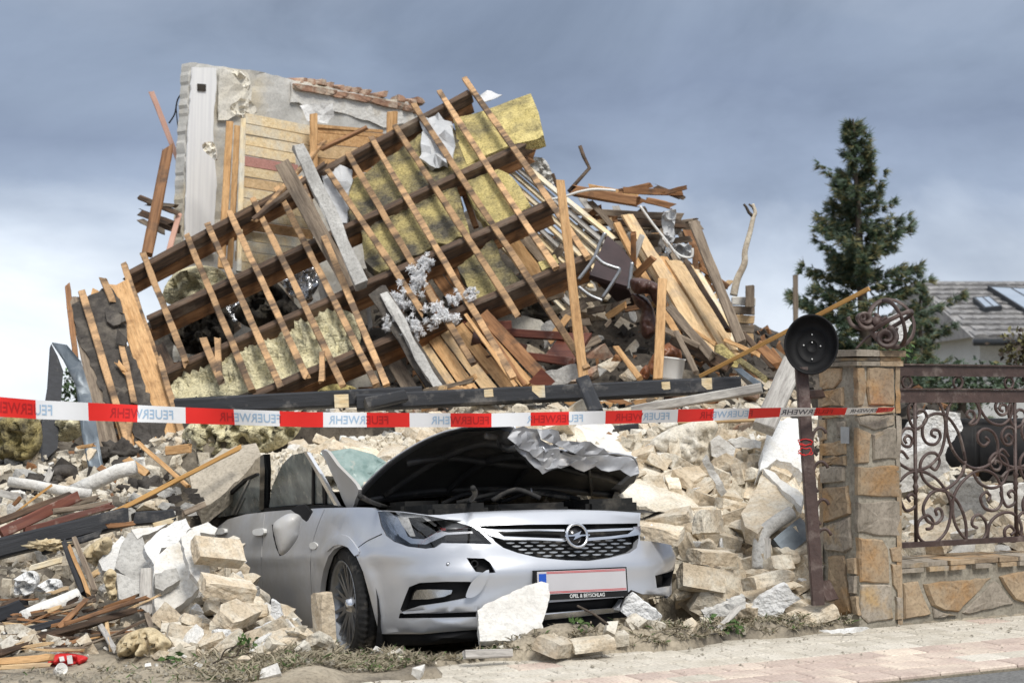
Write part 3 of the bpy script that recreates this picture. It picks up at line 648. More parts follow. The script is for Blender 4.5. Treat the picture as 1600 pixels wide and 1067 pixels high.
ob('strap', tube_mesh([W(*q, 8.7) for q in catmull([(1338, 545), (1352, 530), (1362, 524)], 5, False)], .007, M['rust'], 8), orn)
ob('strap', tube_mesh([W(*q, 8.7) for q in catmull([(1385, 546), (1395, 530), (1402, 512)], 5, False)], .009, M['rust'], 8), orn)
plate('foam_shard', [(1388, 495), (1412, 487), (1425, 505), (1408, 533), (1400, 533)], 8.95, .03, M['foam'], jag=8, amp=1.5, label='white foam shard caught in the iron ball ornament', cat='foam')
# black plastic bowl hung over the gate post
bw = lathe_mesh([(0, 0), (.03, 0), (.031, .003), (.034, 0), (.085, 0), (.086, .003), (.089, .0), (.112, .002), (.130, .012), (.145, .045), (.150, .075), (.156, .082), (.162, .078), (.156, .04), (.136, .0), (.11, -.008), (0, -.008)], M['plastic'], 48)
bo = ob('plastic_bowl', bw, None, None, 'round black plastic bowl hung face-out on the gate post', 'bowl')
bq = V((-.25, -1, .1)).to_track_quat('Z', 'Y'); bo.matrix_basis = Matrix.Translation(W(1269, 541, 8.52)) @ bq.to_matrix().to_4x4() @ Matrix.Diagonal((.88, 1.0, 1, 1))
for (x, y) in ((0, .062), (.05, 0), (-.05, .005), (0, -.07), (0, .02)):
    ob('drain_hole_light', lathe_mesh([(0, .0075), (.0045, .0075), (.0045, .003)], M['white'], 8), bo, bo.matrix_basis @ Matrix.Translation((x, y, 0)))  # pale discs painted as light showing through the drain holes

# ================================================================== barrier tape
XB = [-60, -22, 56, 138, 215, 290, 366, 437, 505, 573, 640, 704, 768, 829, 889, 946, 1003, 1059, 1115, 1170, 1219, 1273, 1322, 1370, 1396]
TY = [(-60, 633, 33), (0, 635.5, 31), (60, 640, 29.5), (293, 649, 25), (480, 655.5, 23.5), (760, 656.5, 21.5), (946, 652, 20.5), (1080, 649, 20), (1220, 644, 14.5), (1325, 642.5, 11), (1370, 641, 8.5), (1396, 639.5, 6)]
def ty(x):
    for i in range(len(TY)-1):
        if TY[i][0] <= x <= TY[i+1][0]: t = (x-TY[i][0])/(TY[i+1][0]-TY[i][0]); return TY[i][1]+(TY[i+1][1]-TY[i][1])*t, TY[i][2]+(TY[i+1][2]-TY[i][2])*t
def TD(x): return 1/(.153+(.1157-.153)*(x+20)/1413)
TWD = .076
def tape_pt(x, v, off=0):
    cy, hh = ty(x); D = TD(x); want = hh*D/F; c = max(-1, min(1, want/TWD)); th = math.acos(min(c, 1))
    if x < 1000: th *= .4
    wob = .006*math.sin(x*.021)+.004*math.sin(x*.055)
    p = W(x, cy, D); return p+V((0, math.sin(th), -math.cos(th)))*(v*TWD*(want/TWD/max(math.cos(th), .05) if x < 1000 else 1))+V((0, wob*v*2-off, 0))
M['tred'] = mat('red tape film', (.80, .035, .03), .35, (.74, .03, .025), 4, bump=.15, bscale=12, vary=0)
M['twhite'] = mat('white tape film', (.84, .85, .87), .35, (.80, .81, .84), 4, bump=.15, bscale=12, vary=0)
M['tblue'] = mat('pale blue print', (.40, .54, .70), .4, (.36, .50, .66), 4, bump=0, vary=0)
M['tdred'] = mat('dark red print', (.46, .02, .022), .4, (.42, .02, .02), 4, bump=0, vary=0)
M['tgrey'] = mat('dark print', (.10, .11, .14), .4, (.08, .09, .12), 4, bump=0, vary=0)
vs = []; fs = []; mi = []; xx = sorted(set(list(np.arange(-60, 1396, 9))+XB)); NV = 4
for x in xx:
    for k in range(NV+1): vs.append(tape_pt(x, k/NV-.5))
for i in range(len(xx)-1):
    mid = (xx[i]+xx[i+1])/2; bk = sum(1 for b in XB if b <= mid)
    for k in range(NV): fs.append((i*(NV+1)+k, (i+1)*(NV+1)+k, (i+1)*(NV+1)+k+1, i*(NV+1)+k+1)); mi.append(bk % 2)
tape = ob('barrier_tape', mesh('barrier_tape', vs, fs, [M['tred'], M['twhite']], True, mi), None, None, 'red and white fire brigade barrier tape stretched across the whole scene', 'tape')
for k, xF in enumerate((83, 272, 440, 608, 765, 912, 1047, 1177, 1302, 1388)):
    wpx = .285*F/TD(xF)*.97 if xF < 1350 else 60
    me = text_mesh('FEUERWEHR', M['tblue'], 1.0, .012); bx = max(v.co.x for v in me.vertices)
    me.materials.append(M['tdred']); me.materials.append(M['tgrey'])
    for v in me.vertices: v.co = (xF-v.co.x/bx*wpx, -(v.co.y-.34), 0)
    mi = []
    for p in me.polygons:
        cx = p.center.x; bk = sum(1 for b in XB if b <= cx); mi.append(1 if bk % 2 == 0 else (2 if cx > 1180 else 0))
    me.polygons.foreach_set('material_index', mi)
    for v in me.vertices: x = max(-59, min(1395, v.co.x)); v.co = tape_pt(x, v.co.y*.78, .0016)
    ob('lettering', me, tape)

# ================================================================== background: spruce, house, pole, shrubs
def spruce(base, H, wid, seed, label, group=None, lean=0, asym=0.0, cat='tree', nm='spruce_tree', n_whorl=34):
    rg = random.Random(seed); t = thing(nm, label, cat, base, group)
    top = base+V((lean, 0, H)); P = [base+(top-base)*(i/14)+V((rg.uniform(-.02, .02), rg.uniform(-.02, .02), 0))*(H/5) for i in range(15)]
    ob('trunk', tube_mesh(P, H*.026, M['bark'], 8, r2=.012), t)
    vs = []; fs = []; mi = []
    def needle_tuft(p, d, L_, shade):
        d = d.normalized(); s = d.orthogonal().normalized(); s = Matrix.Rotation(rg.uniform(0, 6.28), 3, d) @ s
        for k in range(6):
            d2 = (d+V((rg.uniform(-.6, .6), rg.uniform(-.6, .6), rg.uniform(-.6, .6)))).normalized(); s2 = d2.orthogonal().normalized()*(L_*.075); b = len(vs); o_ = p+d*(L_*.5*k/6)
            vs.extend([o_-s2, o_+s2, o_+d2*L_*.8]); fs.append((b, b+1, b+2)); mi.append(shade)
    n = int(n_whorl*5.6)
    for i in range(n):
        f = (i+rg.random())/n; z = .10+.88*f; r = wid*(1-f)**.95*(.55+.45*min(1, f*9))*rg.uniform(.5, 1.2)+.04*wid
        az = rg.uniform(0, 6.283); gapn = fr((math.cos(az)*1.2, math.sin(az)*1.2, z*9+seed), .6)
        if gapn < -.30: continue
        r *= 1+.35*gapn
        if asym: r *= 1+asym*math.cos(az)
        o = base+(top-base)*z; dr = V((math.cos(az), math.sin(az), 0)); droop = rg.uniform(-.25, .12)+.35*f
        m = max(4, int(r/(wid*.05)))
        for k in range(m):
            u = (k+rg.random())/m
            if u < .12: continue
            c = o+dr*(r*u)+V((0, 0, r*(droop*u+.22*u*u)))
            for q in range(12):
                sd = dr*rg.uniform(.3, 1)+V((-dr.y, dr.x, 0))*rg.uniform(-1.1, 1.1)+V((0, 0, rg.uniform(-.35, .45)))
                c2 = c+V((-dr.y, dr.x, 0))*rg.uniform(-.5, .5)*r*(.07+.20*(1-u))+V((0, 0, rg.uniform(-.03, .03)*wid))
                needle_tuft(c2, sd, wid*rg.uniform(.045, .095), 0 if rg.random() < .4 else (1 if rg.random() < .55 else 2))
    ob('crown', mesh('crown', vs, fs, [M['ndl'], M['ndl2'], M['ndl3']], False, mi), t)
    return t
M['ndl'] = mat('spruce needles', (.06, .095, .045), .7, (.035, .06, .03), 3, bump=0, vary=0)
M['ndl2'] = mat('bluish spruce needles', (.10, .135, .095), .7, (.065, .095, .065), 3, bump=0, vary=0)
M['ndl3'] = mat('olive spruce shoots', (.19, .175, .075), .7, (.13, .12, .05), 3, bump=0, vary=0)
M['leaf'] = mat('shrub leaf', (.09, .16, .045), .6, (.05, .10, .03), 3, bump=0, vary=0)
bs = W(1362, 640, 24); spruce(V((bs.x, bs.y, -.3)), W(1336, 186, 24).z+.3, 1.72, 3, 'tall slender spruce rising behind the stone pillar', lean=-.25, n_whorl=52)
bs = W(1440, 640, 25.5); spruce(V((bs.x, bs.y, -.3)), W(1440, 440, 25.5).z+.3, 1.0, 8, 'bushy bluish spruce in front of the grey tiled house', n_whorl=26)
# house
M['tile'] = mat('grey roof tile', (.27, .265, .265), .85, (.18, .175, .175), 3, bump=.3, c3=(.34, .33, .32), c3amt=.3, vary=.2)
M['hwall'] = mat('light grey render', (.52, .53, .53), .9, (.47, .48, .48), 2, bump=.15, vary=0)
M['pane'] = mat('sky-lit glass', (.30, .36, .44), .06, (.26, .32, .40), 2, bump=0, spec=1.0, vary=.1)
M['frame'] = mat('dark frame', (.04, .045, .05), .5, (.03, .034, .04), 4, bump=0)
hs = thing('tiled_house', 'low grey house with tiled roof, skylight and solar collector behind the fence', 'house', (13, 36, 0))
ev = W(1500, 527, 33); rl = W(1470, 441, 38); XR = 19.0; X0 = 9.5
def Rf(x, t, h=0):
    n = V((0, -(rl.z-ev.z), rl.y-ev.y)).normalized()
    return V((x, ev.y+(rl.y-ev.y)*t, ev.z+(rl.z-ev.z)*t))+n*h
ob('wall', mesh('wall', [(X0+.3, ev.y+.5, -.4), (XR, ev.y+.5, -.4), (XR, ev.y+.5, ev.z+.1), (X0+.3, ev.y+.5, ev.z+.1), (X0+.3, 41.5, -.4), (X0+.3, 41.5, ev.z), (X0+.3, rl.y, rl.z-.1), (XR, 41.5, -.4), (XR, 41.5, ev.z)], [(0, 1, 2, 3), (0, 3, 6, 5, 4), (4, 5, 8, 7)], M['hwall']), hs)
roof = ob('roof', mesh('roof', [Rf(X0, 0), Rf(XR, 0), Rf(XR, 1), Rf(X0, 1), Rf(X0, 0, -.15), Rf(XR, 0, -.15), V((X0, 2*rl.y-ev.y, ev.z)), V((XR, 2*rl.y-ev.y, ev.z))], [(0, 1, 2, 3), (4, 5, 1, 0), (3, 2, 7, 6), (0, 3, 6)], M['tile']), hs)
tw, tcn = .30, 11
rx = (Rf(1, 0)-Rf(0, 0)).normalized(); ryv = (Rf(0, 1)-Rf(0, 0)); tl = ryv.length/tcn; ryv.normalize(); rn = rx.cross(ryv)
tile_me = mesh('roof_tile', [(-tw*.48, 0, .045), (-tw*.2, 0, .07), (tw*.2, 0, .07), (tw*.48, 0, .045), (tw*.48, tl*1.1, .012), (-tw*.48, tl*1.1, .012), (-tw*.48, 0, .0), (tw*.48, 0, 0)], [(0, 1, 2, 3, 4, 5), (6, 7, 3, 2, 1, 0), (5, 6, 0), (3, 7, 4)], M['tile'])
Mr = Matrix((rx, ryv, rn)).transposed().to_4x4()
for j in range(tcn):
    for i in range(20):
        xh = 9.7+i*tw+(j % 2)*tw/2
        px, py = proj(Rf(xh, j/tcn))
        if px > 1640 or px < 1440: continue
        Mt = Mr.copy(); Mt.translation = Rf(xh, j/tcn); ob('roof_tile', tile_me, roof, Mt)
def on_roof(name, poly, h0, h1, m, parent):
    nn = (rn); a0 = Rf(0, 0)
    def t3(x, y, d): r = ray(x, y); t = ((a0+nn*h1)-V((0, 0, EYE))).dot(nn)/r.dot(nn); return V((0, 0, EYE))+r*t-nn*d
    return sheet3(name, poly, t3, h1-h0, m, parent)
sk = on_roof('skylight', [(1520, 464), (1546, 462), (1566, 478), (1538, 481)], .02, .14, M['frame'], hs)
for q in ([(1525, 465), (1534, 464.4), (1550, 478), (1540, 479)], [(1537, 464.2), (1545, 463.6), (1561, 477), (1553, 478)]): on_roof('pane', q, .142, .15, M['pane'], sk)
so = on_roof('solar_collector', [(1543, 446), (1640, 452), (1640, 498), (1608, 488)], .03, .14, M['frame'], hs)
for q in ([(1549, 448.5), (1578, 450), (1622, 476), (1606, 484)], [(1582, 450.2), (1636, 453), (1636, 482), (1626, 475)]): on_roof('pane', q, .142, .15, M['pane'], so)
ob('gutter', tube_mesh([Rf(X0, -.02, -.08), Rf(XR, -.02, -.08)], .07, M['frame'], 8), hs)
# pole
beam('utility_pole', W(1243, 700, 22), W(1243, 430, 22), .07, .07, M['weather'], label='thin grey wooden pole left of the spruce', cat='pole', splint=(0, 0))
def leafy(name, c, rad, n, sz, label, cat, mats, seed, stem=True, group=None):
    rg = random.Random(seed); t = thing(name, label, cat, V((c.x, c.y, c.z-rad[2])), group); vs = []; fs = []; mi = []
    for i in range(n):
        d = V((rg.gauss(0, 1), rg.gauss(0, 1), rg.gauss(0, 1))).normalized()*(rg.random()**.4); k = 1+.5*fr((d.x*2+seed, d.y*2, d.z*2))
        p = c+V((d.x*rad[0]*k, d.y*rad[1]*k, d.z*rad[2]*k)); a = V((rg.gauss(0, 1), rg.gauss(0, 1), rg.gauss(0, .7))).normalized(); b = a.orthogonal().normalized()
        b = Matrix.Rotation(rg.uniform(0, 6), 3, a) @ b; s = sz*rg.uniform(.6, 1.3); q = len(vs)
        vs.extend([p, p+a*s*.5+b*s*.28, p+a*s, p+a*s*.5-b*s*.28]); fs.append((q, q+1, q+2, q+3)); mi.append(rg.randrange(len(mats)))
    ob('foliage', mesh('foliage', vs, fs, mats, False, mi), t)
    if stem: ob('stem', tube_mesh([V((c.x, c.y, c.z-rad[2]*1.6)), c+V((.05*rad[0], 0, 0)), c+V((-.1*rad[0], 0, rad[2]*.6))], rad[0]*.06, M['bark'], 6, r2=.004), t)
    return t
c = W(1598, 545, 17); leafy('dry_shrub', c, (.28, .3, .22), 420, .07, 'sparse olive-brown shrub in front of the house wall', 'shrub', [M['ndl3'], M['bark']], 4)
c = W(1415, 548, 9.6); leafy('torn_ivy', c, (.06, .05, .06), 34, .05, 'few fresh green leaves behind the pillar top', 'plant', [M['leaf']], 6)
c = W(118, 610, 19); leafy('green_shrub', c, (.22, .2, .35), 380, .07, 'small green shrub seen through the gap by the fallen gutter', 'shrub', [M['leaf'], M['ndl']], 9)
c = W(1500, 600, 21); leafy('hedge_bush', c, (1.2, .4, .30), 1500, .08, 'dark green low bush under the house wall', 'bush', [M['ndl'], M['ndl2']], 12)
# ================================================================== the car
MC = Matrix.Translation((CARX, CARY, CARZ)) @ Matrix.Rotation(CYAW, 4, 'Z') @ Matrix.Translation((0, .9, 0)) @ Matrix.Rotation(-CPIT, 4, 'X') @ Matrix.Translation((0, -.9, 0))
MCi = MC.inverted(); eyeL = MCi @ V((0, 0, EYE))
def rayL(px, py): return (MCi.to_3x3() @ ray(px, py))
def onp(px, py, p0, n):
    r = rayL(px, py); n = V(n); t = (V(p0)-eyeL).dot(n)/r.dot(n); return eyeL+r*t
def yplane(px, py, y): return onp(px, py, (0, y, 0), (0, 1, 0))
def zplane(px, py, z): return onp(px, py, (0, 0, z), (0, 0, 1))
PLAN = [(0, 0), (.25, .012), (.45, .05), (.6, .115), (.70, .19), (.78, .30), (.835, .43), (.872, .60), (.890, .80), (.897, 1.0), (.902, 1.5), (.905, 2.2), (.90, 3.0), (.885, 3.8), (.85, 4.4), (.75, 4.66)]
pl = catmull(PLAN, 12, False); pl = np.array(pl); ds = np.r_[0, np.cumsum(np.hypot(*np.diff(pl, axis=0).T))]
def plan(s):
    a = abs(s); x = np.interp(a, ds, pl[:, 0]); y = np.interp(a, ds, pl[:, 1])
    e = .02; x1 = np.interp(a+e, ds, pl[:, 0]); y1 = np.interp(a+e, ds, pl[:, 1]); x0 = np.interp(max(a-e, 0), ds, pl[:, 0]); y0 = np.interp(max(a-e, 0), ds, pl[:, 1])
    tx, ty_ = x1-x0, y1-y0
    if a < e: tx, ty_ = 1, 0
    l = math.hypot(tx, ty_); nx, ny = ty_/l, -tx/l
    sg = 1 if s >= 0 else -1
    return sg*x, y, sg*nx, ny
FZP = [.05, .12, .18, .24, .32, .40, .5, .6, .68, .74, .78, .81, .84, .88, 1.0]; FOF = [.12, .075, .035, .012, .0, .0, .004, .016, .035, .06, .085, .12, .18, .30, .60]
SZP = [.05, .15, .25, .4, .5, .6, .7, .8, .87, .92, 1.0]; SOF = [.10, .06, .028, .012, .002, .0, .005, .022, .045, .075, .14]
def smooth_tab(z, o):
    c = np.array(catmull(list(zip(z, o)), 12, False)); return c[:, 0], c[:, 1]
FZP, FOF = smooth_tab(FZP, FOF); SZP, SOF = smooth_tab(SZP, SOF)
def S(s, z, d=0.0):
    x, y, nx, ny = plan(s); a = abs(s)
    f = float(np.interp(z, FZP, FOF)); g = float(np.interp(z, SZP, SOF)); t = float(sstep((a-.55)/.5)); o = f*(1-t)+g*t
    # wheel arch swelling
    if a > 1.0:
        rr = math.hypot(y-.90, z-.31); o -= .016*math.exp(-((rr-.37)/.05)**2)
    # character line and fog lamp shoulder
    o -= .010*math.exp(-((z-.60)/.035)**2)*t
    o -= .014*math.exp(-((z-.50)/.05)**2)*(1-t)
    zz = z
    if s > .5: k = float(sstep((s-.5)/.5)); zz += .055*k; o += .02*k*math.sin(z*21+s*9)+.012*k*math.sin(s*31)
    o += d
    return V((x-nx*o, y-ny*o, zz))
def pj(p): return proj(MC @ p)
SG = [(s, z) for s in np.arange(-4.7, 1.30, .05) for z in np.arange(.06, .97, .03)]
SPX = np.array([pj(S(*q)) for q in SG])
def facing(s, z):
    a = S(s, z); n = (S(s+.02, z)-S(s-.02, z)).cross(S(s, z+.02)-S(s, z-.02)); return n.dot(eyeL-a) > -.001
SFC = np.array([facing(*q) for q in SG])
def inv(px, py):
    d = (SPX[:, 0]-px)**2+(SPX[:, 1]-py)**2+np.where(SFC, 0, 1e5); s, z = SG[int(d.argmin())]
    for _ in range(8):
        p = pj(S(s, z)); e = 2e-3; a = pj(S(s+e, z)); b = pj(S(s, z+e))
        J = np.array([[(a[0]-p[0])/e, (b[0]-p[0])/e], [(a[1]-p[1])/e, (b[1]-p[1])/e]]); r = np.array([px-p[0], py-p[1]])
        dl = np.linalg.lstsq(J.T @ J+np.eye(2)*30, J.T @ r, rcond=None)[0]; s += float(np.clip(dl[0], -.06, .06)); z += float(np.clip(dl[1], -.06, .06))
        s = max(-4.7, min(1.3, s)); z = max(.03, min(.985, z))
    return s, z
def z3(P): return [(300+x/3.2, 640+y/3.2) for x, y in P]
def z4(P): return [(640+x/3.2, 640+y/3.2) for x, y in P]
def z5(P): return [(400+x/3.7186, 780+y/3.7186) for x, y in P]
def z6(P): return [(800+x/3.7186, 780+y/3.7186) for x, y in P]
def SZ(P, n=0, closed=True): return [inv(*q) for q in (catmull(P, n, closed) if n else P)]

def car_paint():
    m = mat('silver car paint', (.60, .62, .665), .26, (.57, .59, .63), 3, metal=.6, bump=0, coat=.7, vary=0, spec=.5)
    t = m.node_tree; l = t.links.new; p = t.nodes['Principled BSDF']; src = p.inputs['Base Color'].links[0].from_socket
    tc = N(t, 'ShaderNodeTexCoord'); nz = N(t, 'ShaderNodeTexNoise'); nz.inputs['Scale'].default_value = 3.2; nz.inputs['Detail'].default_value = 8; nz.inputs['Roughness'].default_value = .65
    l(tc.outputs['Object'], nz.inputs['Vector'])
    sep = N(t, 'ShaderNodeSeparateXYZ'); l(tc.outputs['Object'], sep.inputs[0])
    mr = N(t, 'ShaderNodeMapRange'); mr.inputs[1].default_value = .45; mr.inputs[2].default_value = 1.5; mr.inputs[3].default_value = -.28; mr.inputs[4].default_value = .16; l(sep.outputs[1], mr.inputs[0])
    ad = N(t, 'ShaderNodeMath', operation='ADD'); l(nz.outputs['Fac'], ad.inputs[0]); l(mr.outputs[0], ad.inputs[1])
    rp = ramp(t, [(.36, (0, 0, 0)), (.74, (.85, .85, .85))]); l(ad.outputs[0], rp.inputs[0])
    mx = N(t, 'ShaderNodeMix', data_type='RGBA'); l(rp.outputs[0], mx.inputs[0]); l(src, mx.inputs[6]); mx.inputs[7].default_value = (.40, .38, .345, 1); l(mx.outputs[2], p.inputs['Base Color'])
    def lerp(sock, a, b):
        r = N(t, 'ShaderNodeMapRange'); r.inputs[3].default_value = a; r.inputs[4].default_value = b; l(rp.outputs[0], r.inputs[0]); l(r.outputs[0], sock)
    lerp(p.inputs['Roughness'], .33, .75); lerp(p.inputs['Metallic'], .6, .1); lerp(p.inputs['Coat Weight'], .35, 0)
    return m
M['paint'] = car_paint()
def clear_mat(name, tint, amt, rough=.02):
    m = bpy.data.materials.new(name); m.use_nodes = True; t = m.node_tree; t.nodes.clear(); l = t.links.new
    o = N(t, 'ShaderNodeOutputMaterial'); tr = N(t, 'ShaderNodeBsdfTransparent'); tr.inputs[0].default_value = (*tint, 1); g = N(t, 'ShaderNodeBsdfGlossy'); g.inputs['Roughness'].default_value = rough
    f = N(t, 'ShaderNodeFresnel'); f.inputs[0].default_value = 1.5; a = N(t, 'ShaderNodeMath', operation='MULTIPLY_ADD'); a.inputs[1].default_value = .55; a.inputs[2].default_value = amt; l(f.outputs[0], a.inputs[0])
    x = N(t, 'ShaderNodeMixShader'); l(a.outputs[0], x.inputs[0]); l(tr.outputs[0], x.inputs[1]); l(g.outputs[0], x.inputs[2]); l(x.outputs[0], o.inputs[0]); return m
M['lens'] = clear_mat('headlamp lens', (.93, .93, .93), .02)
def dusty_glass(name, base, dust, amt, tr=.35):
    m = mat(name, dust, .6, base, 5, bump=.05, bscale=40, spec=.6, contrast=(.48-amt*.3, .80-amt*.3), vary=0, c3=(.62, .58, .50), c3amt=.05, c3scale=14)
    t = m.node_tree; l = t.links.new; p = t.nodes['Principled BSDF']; o = t.nodes['Material Output']; p.inputs['Roughness'].default_value = .16
    b = N(t, 'ShaderNodeBsdfTransparent'); b.inputs[0].default_value = (.6, .68, .66, 1); x = N(t, 'ShaderNodeMixShader'); x.inputs[0].default_value = 1-tr; l(b.outputs[0], x.inputs[1]); l(p.outputs[0], x.inputs[2]); l(x.outputs[0], o.inputs[0]); return m
M['sglass'] = dusty_glass('dusty side glass', (.06, .075, .075), (.30, .325, .315), .5, .2)
M['wglass'] = dusty_glass('shattered windscreen', (.10, .19, .175), (.42, .52, .49), .55, .2)
M['darkin'] = mat('black engine plastic', (.012, .012, .012), .6, (.02, .02, .019), 8, bump=.3, c3=(.10, .09, .075), c3amt=.14, c3scale=5, vary=0)
M['liner'] = mat('bonnet underside', (.035, .035, .036), .34, (.065, .063, .06), 5, bump=.15, bscale=10, spec=.5, c3=(.20, .18, .155), c3amt=.16, c3scale=3, vary=0)
M['gloss'] = mat('gloss black', (.01, .01, .011), .12, (.012, .012, .013), 3, bump=0, spec=.6, vary=0)

car = thing('crushed_car', 'silver estate car crushed under rubble with its bonnet burst open', 'car', (CARX, CARY, CARZ))
def cp(name, me, parent=None, **kw): return ob(name, me, parent or car, MC, **kw)
ARCH = z5([(365, 640), (370, 560), (378, 480), (392, 410), (420, 330), (455, 288), (500, 268), (540, 280), (582, 330), (622, 420), (660, 560), (690, 680), (716, 778)])
OUT = z4([(150, 525), (300, 512), (450, 505), (620, 500), (800, 498), (1000, 504), (1155, 515)])+[(999.8, 817), (999.6, 840), (1000.5, 844.5), (1023, 845.2), (1047, 844.5), (1059, 840), (1064, 828), (1063, 810), (1068, 822), (1071, 840), (1071.6, 855), (1069, 872), (1065, 890), (1058, 904), (1051, 927), (1042, 934), (1026, 935), (1004, 928), (986, 921), (975, 931), (969, 945), (967, 956), (900, 963.5), (846, 969), (745.6, 983), (660, 990), (593.6, 990)]
OUT += ARCH[::-1]+[(497, 966), (497, 1000), (420, 985), (350, 950), (320, 930)]+[(318, 850), (338, 825), (356, 811), (384, 803), (419, 799), (456, 796), (503, 793.5), (533, 793), (550, 792.5), (581, 793), (591, 797.5)]
HL = z3([(930, 505), (960, 502), (1050, 508), (1180, 525), (1300, 550), (1400, 580), (1440, 605), (1500, 665), (1490, 668), (1380, 664), (1250, 662), (1215, 685), (1170, 690), (1080, 680), (1010, 655), (970, 625), (945, 575)])
OUT += [(600, 797.2), (628, 799.2), (668, 804.2)]
GR = z4([(345, 580), (600, 573), (760, 572), (1000, 569), (1140, 567), (1146, 640), (1136, 690), (1100, 715), (1000, 740), (900, 755), (780, 752), (640, 738), (540, 715), (470, 690), (430, 662), (405, 632)])
FOG = z5([(838, 640), (868, 560), (890, 508), (950, 484), (1100, 477), (1240, 477), (1302, 490), (1252, 566), (1100, 597), (960, 617), (880, 640), (850, 652)])
SLOT = z5([(836, 660), (1000, 662), (1285, 652), (1285, 682), (1000, 688), (828, 690)])
TOW = z5([(1224, 339), (1325, 342), (1360, 365), (1393, 424), (1350, 428), (1277, 420), (1246, 377)])
RFOG = z6([(832, 442), (900, 425), (985, 407), (960, 450), (925, 500), (842, 514)])
CEN = [(800, 946), (855, 941), (975, 932.5), (968, 944), (963, 949.5), (855, 957.5), (790, 963)]
_o = SZ(OUT)
_h = {k: SZ(P) for k, P in dict(HL=[(x, y+1.2) for x, y in HL], GR=GR, FOG=FOG, SLOT=SLOT, TOW=TOW, RFOG=RFOG, CEN=CEN).items()}
# seams between wing, doors
def strip(line, w):
    a = []; b = []
    for i, (x, y) in enumerate(line):
        x0, y0 = line[max(0, i-1)]; x1, y1 = line[min(len(line)-1, i+1)]; l = math.hypot(x1-x0, y1-y0); nx, ny = -(y1-y0)/l*w/2, (x1-x0)/l*w/2
        a.append((x+nx, y+ny)); b.append((x-nx, y-ny))
    return a+b[::-1]
SEAM1 = strip(SZ([(507, 795.5), (497, 820), (488, 850), (485, 880), (487, 930), (490, 985)], 4, False), .009)
SEAM2 = strip(SZ([(414, 801), (411, 830), (409, 870), (410, 930), (413, 980)], 4, False), .009)
SEAM3 = strip(SZ([(597, 834), (588, 838), (572, 846), (557, 857)], 4, False), .006)
gs = []
for s in np.arange(-4.2, 1.25, .03):
    for z in np.arange(.06, .97, .024):
        q = (s+rnd(-.004, .004), z)
        if inpoly(*q, _o) and dseg(*q, _o) > .008: gs.append(q)
def is_near(q, P, d): return dseg(*q, P) < d
gs = [q for q in gs if not any((min(p[0] for p in P)-.02 < q[0] < max(p[0] for p in P)+.02) and (min(p[1] for p in P)-.02 < q[1] < max(p[1] for p in P)+.02) and (inpoly(*q, P) or is_near(q, P, .007)) for P in list(_h.values())+[SEAM1, SEAM2, SEAM3])]
v, fs = cdt(_o, list(_h.values())+[SEAM1, SEAM2, SEAM3], gs)
P3 = [S(*q) for q in v]
s1 = float(np.mean([p[0] for p in SEAM1])); s2 = float(np.mean([p[0] for p in SEAM2]))
def seam_s(SM, z):
    best = min(SM, key=lambda p: abs(p[1]-z)); return best[0]
grp = {'body_shell': [], 'door': [], 'rear_door': []}
for f in fs:
    cx = sum(v[i][0] for i in f)/3; cz = sum(v[i][1] for i in f)/3
    k = 'body_shell' if cx > seam_s(SEAM1, cz) else ('door' if cx > seam_s(SEAM2, cz) else 'rear_door'); grp[k].append(f)
def submesh(name, P, fs, m, smooth=True):
    ids = sorted({i for f in fs for i in f}); mp_ = {i: k for k, i in enumerate(ids)}
    return mesh(name, [P[i] for i in ids], [tuple(mp_[i] for i in f) for f in fs], m, smooth)
def two_sided(name, P, fs, th):
    """sheet metal with a turned edge"""
    me = submesh(name, P, fs, M['paint']); bm = bmesh.new(); bm.from_mesh(me)
    bd = [e for e in bm.edges if e.is_boundary]; r = bmesh.ops.extrude_edge_only(bm, edges=bd); nv = [g for g in r['geom'] if isinstance(g, bmesh.types.BMVert)]
    for q in nv: q.co += V((-math.copysign(1, q.co.x)*th*(1 if abs(q.co.x) > .75 else .25), th*(0 if abs(q.co.x) > .85 else 1), 0))
    bm.to_mesh(me); bm.free(); me.polygons.foreach_set('use_smooth', [True]*len(me.polygons))
    return me
for k, f in grp.items():
    o = cp(k, two_sided(k, P3, f, .03))
    m_ = o.modifiers.new('edge', 'EDGE_SPLIT'); m_.split_angle = R(50)
    if k == 'door': door = o
    if k == 'rear_door': rdoor = o
for P in (SEAM1, SEAM2, SEAM3):
    w, f = cdt(P); cp('panel_gap', mesh('panel_gap', [S(*q, d=.018) for q in w], f, M['plastic']))
def recess(name, P, depth, m, parent=None, n=.0):
    """the cup behind an opening in the shell"""
    w, f = cdt(P, (), [q for q in [(s, z) for s in np.arange(min(p[0] for p in P), max(p[0] for p in P), .05) for z in np.arange(min(p[1] for p in P), max(p[1] for p in P), .04)] if inpoly(*q, P) and dseg(*q, P) > .01])
    a = [S(*q, d=depth) for q in w]; k = len(P); e0 = [S(*q, d=.001) for q in P]; e1 = [S(*q, d=depth) for q in P]; b = len(a)
    F_ = list(f)+[(b+i, b+(i+1) % k, b+k+(i+1) % k, b+k+i) for i in range(k)]
    return cp(name, mesh(name, a+e0+e1, F_, m), parent)
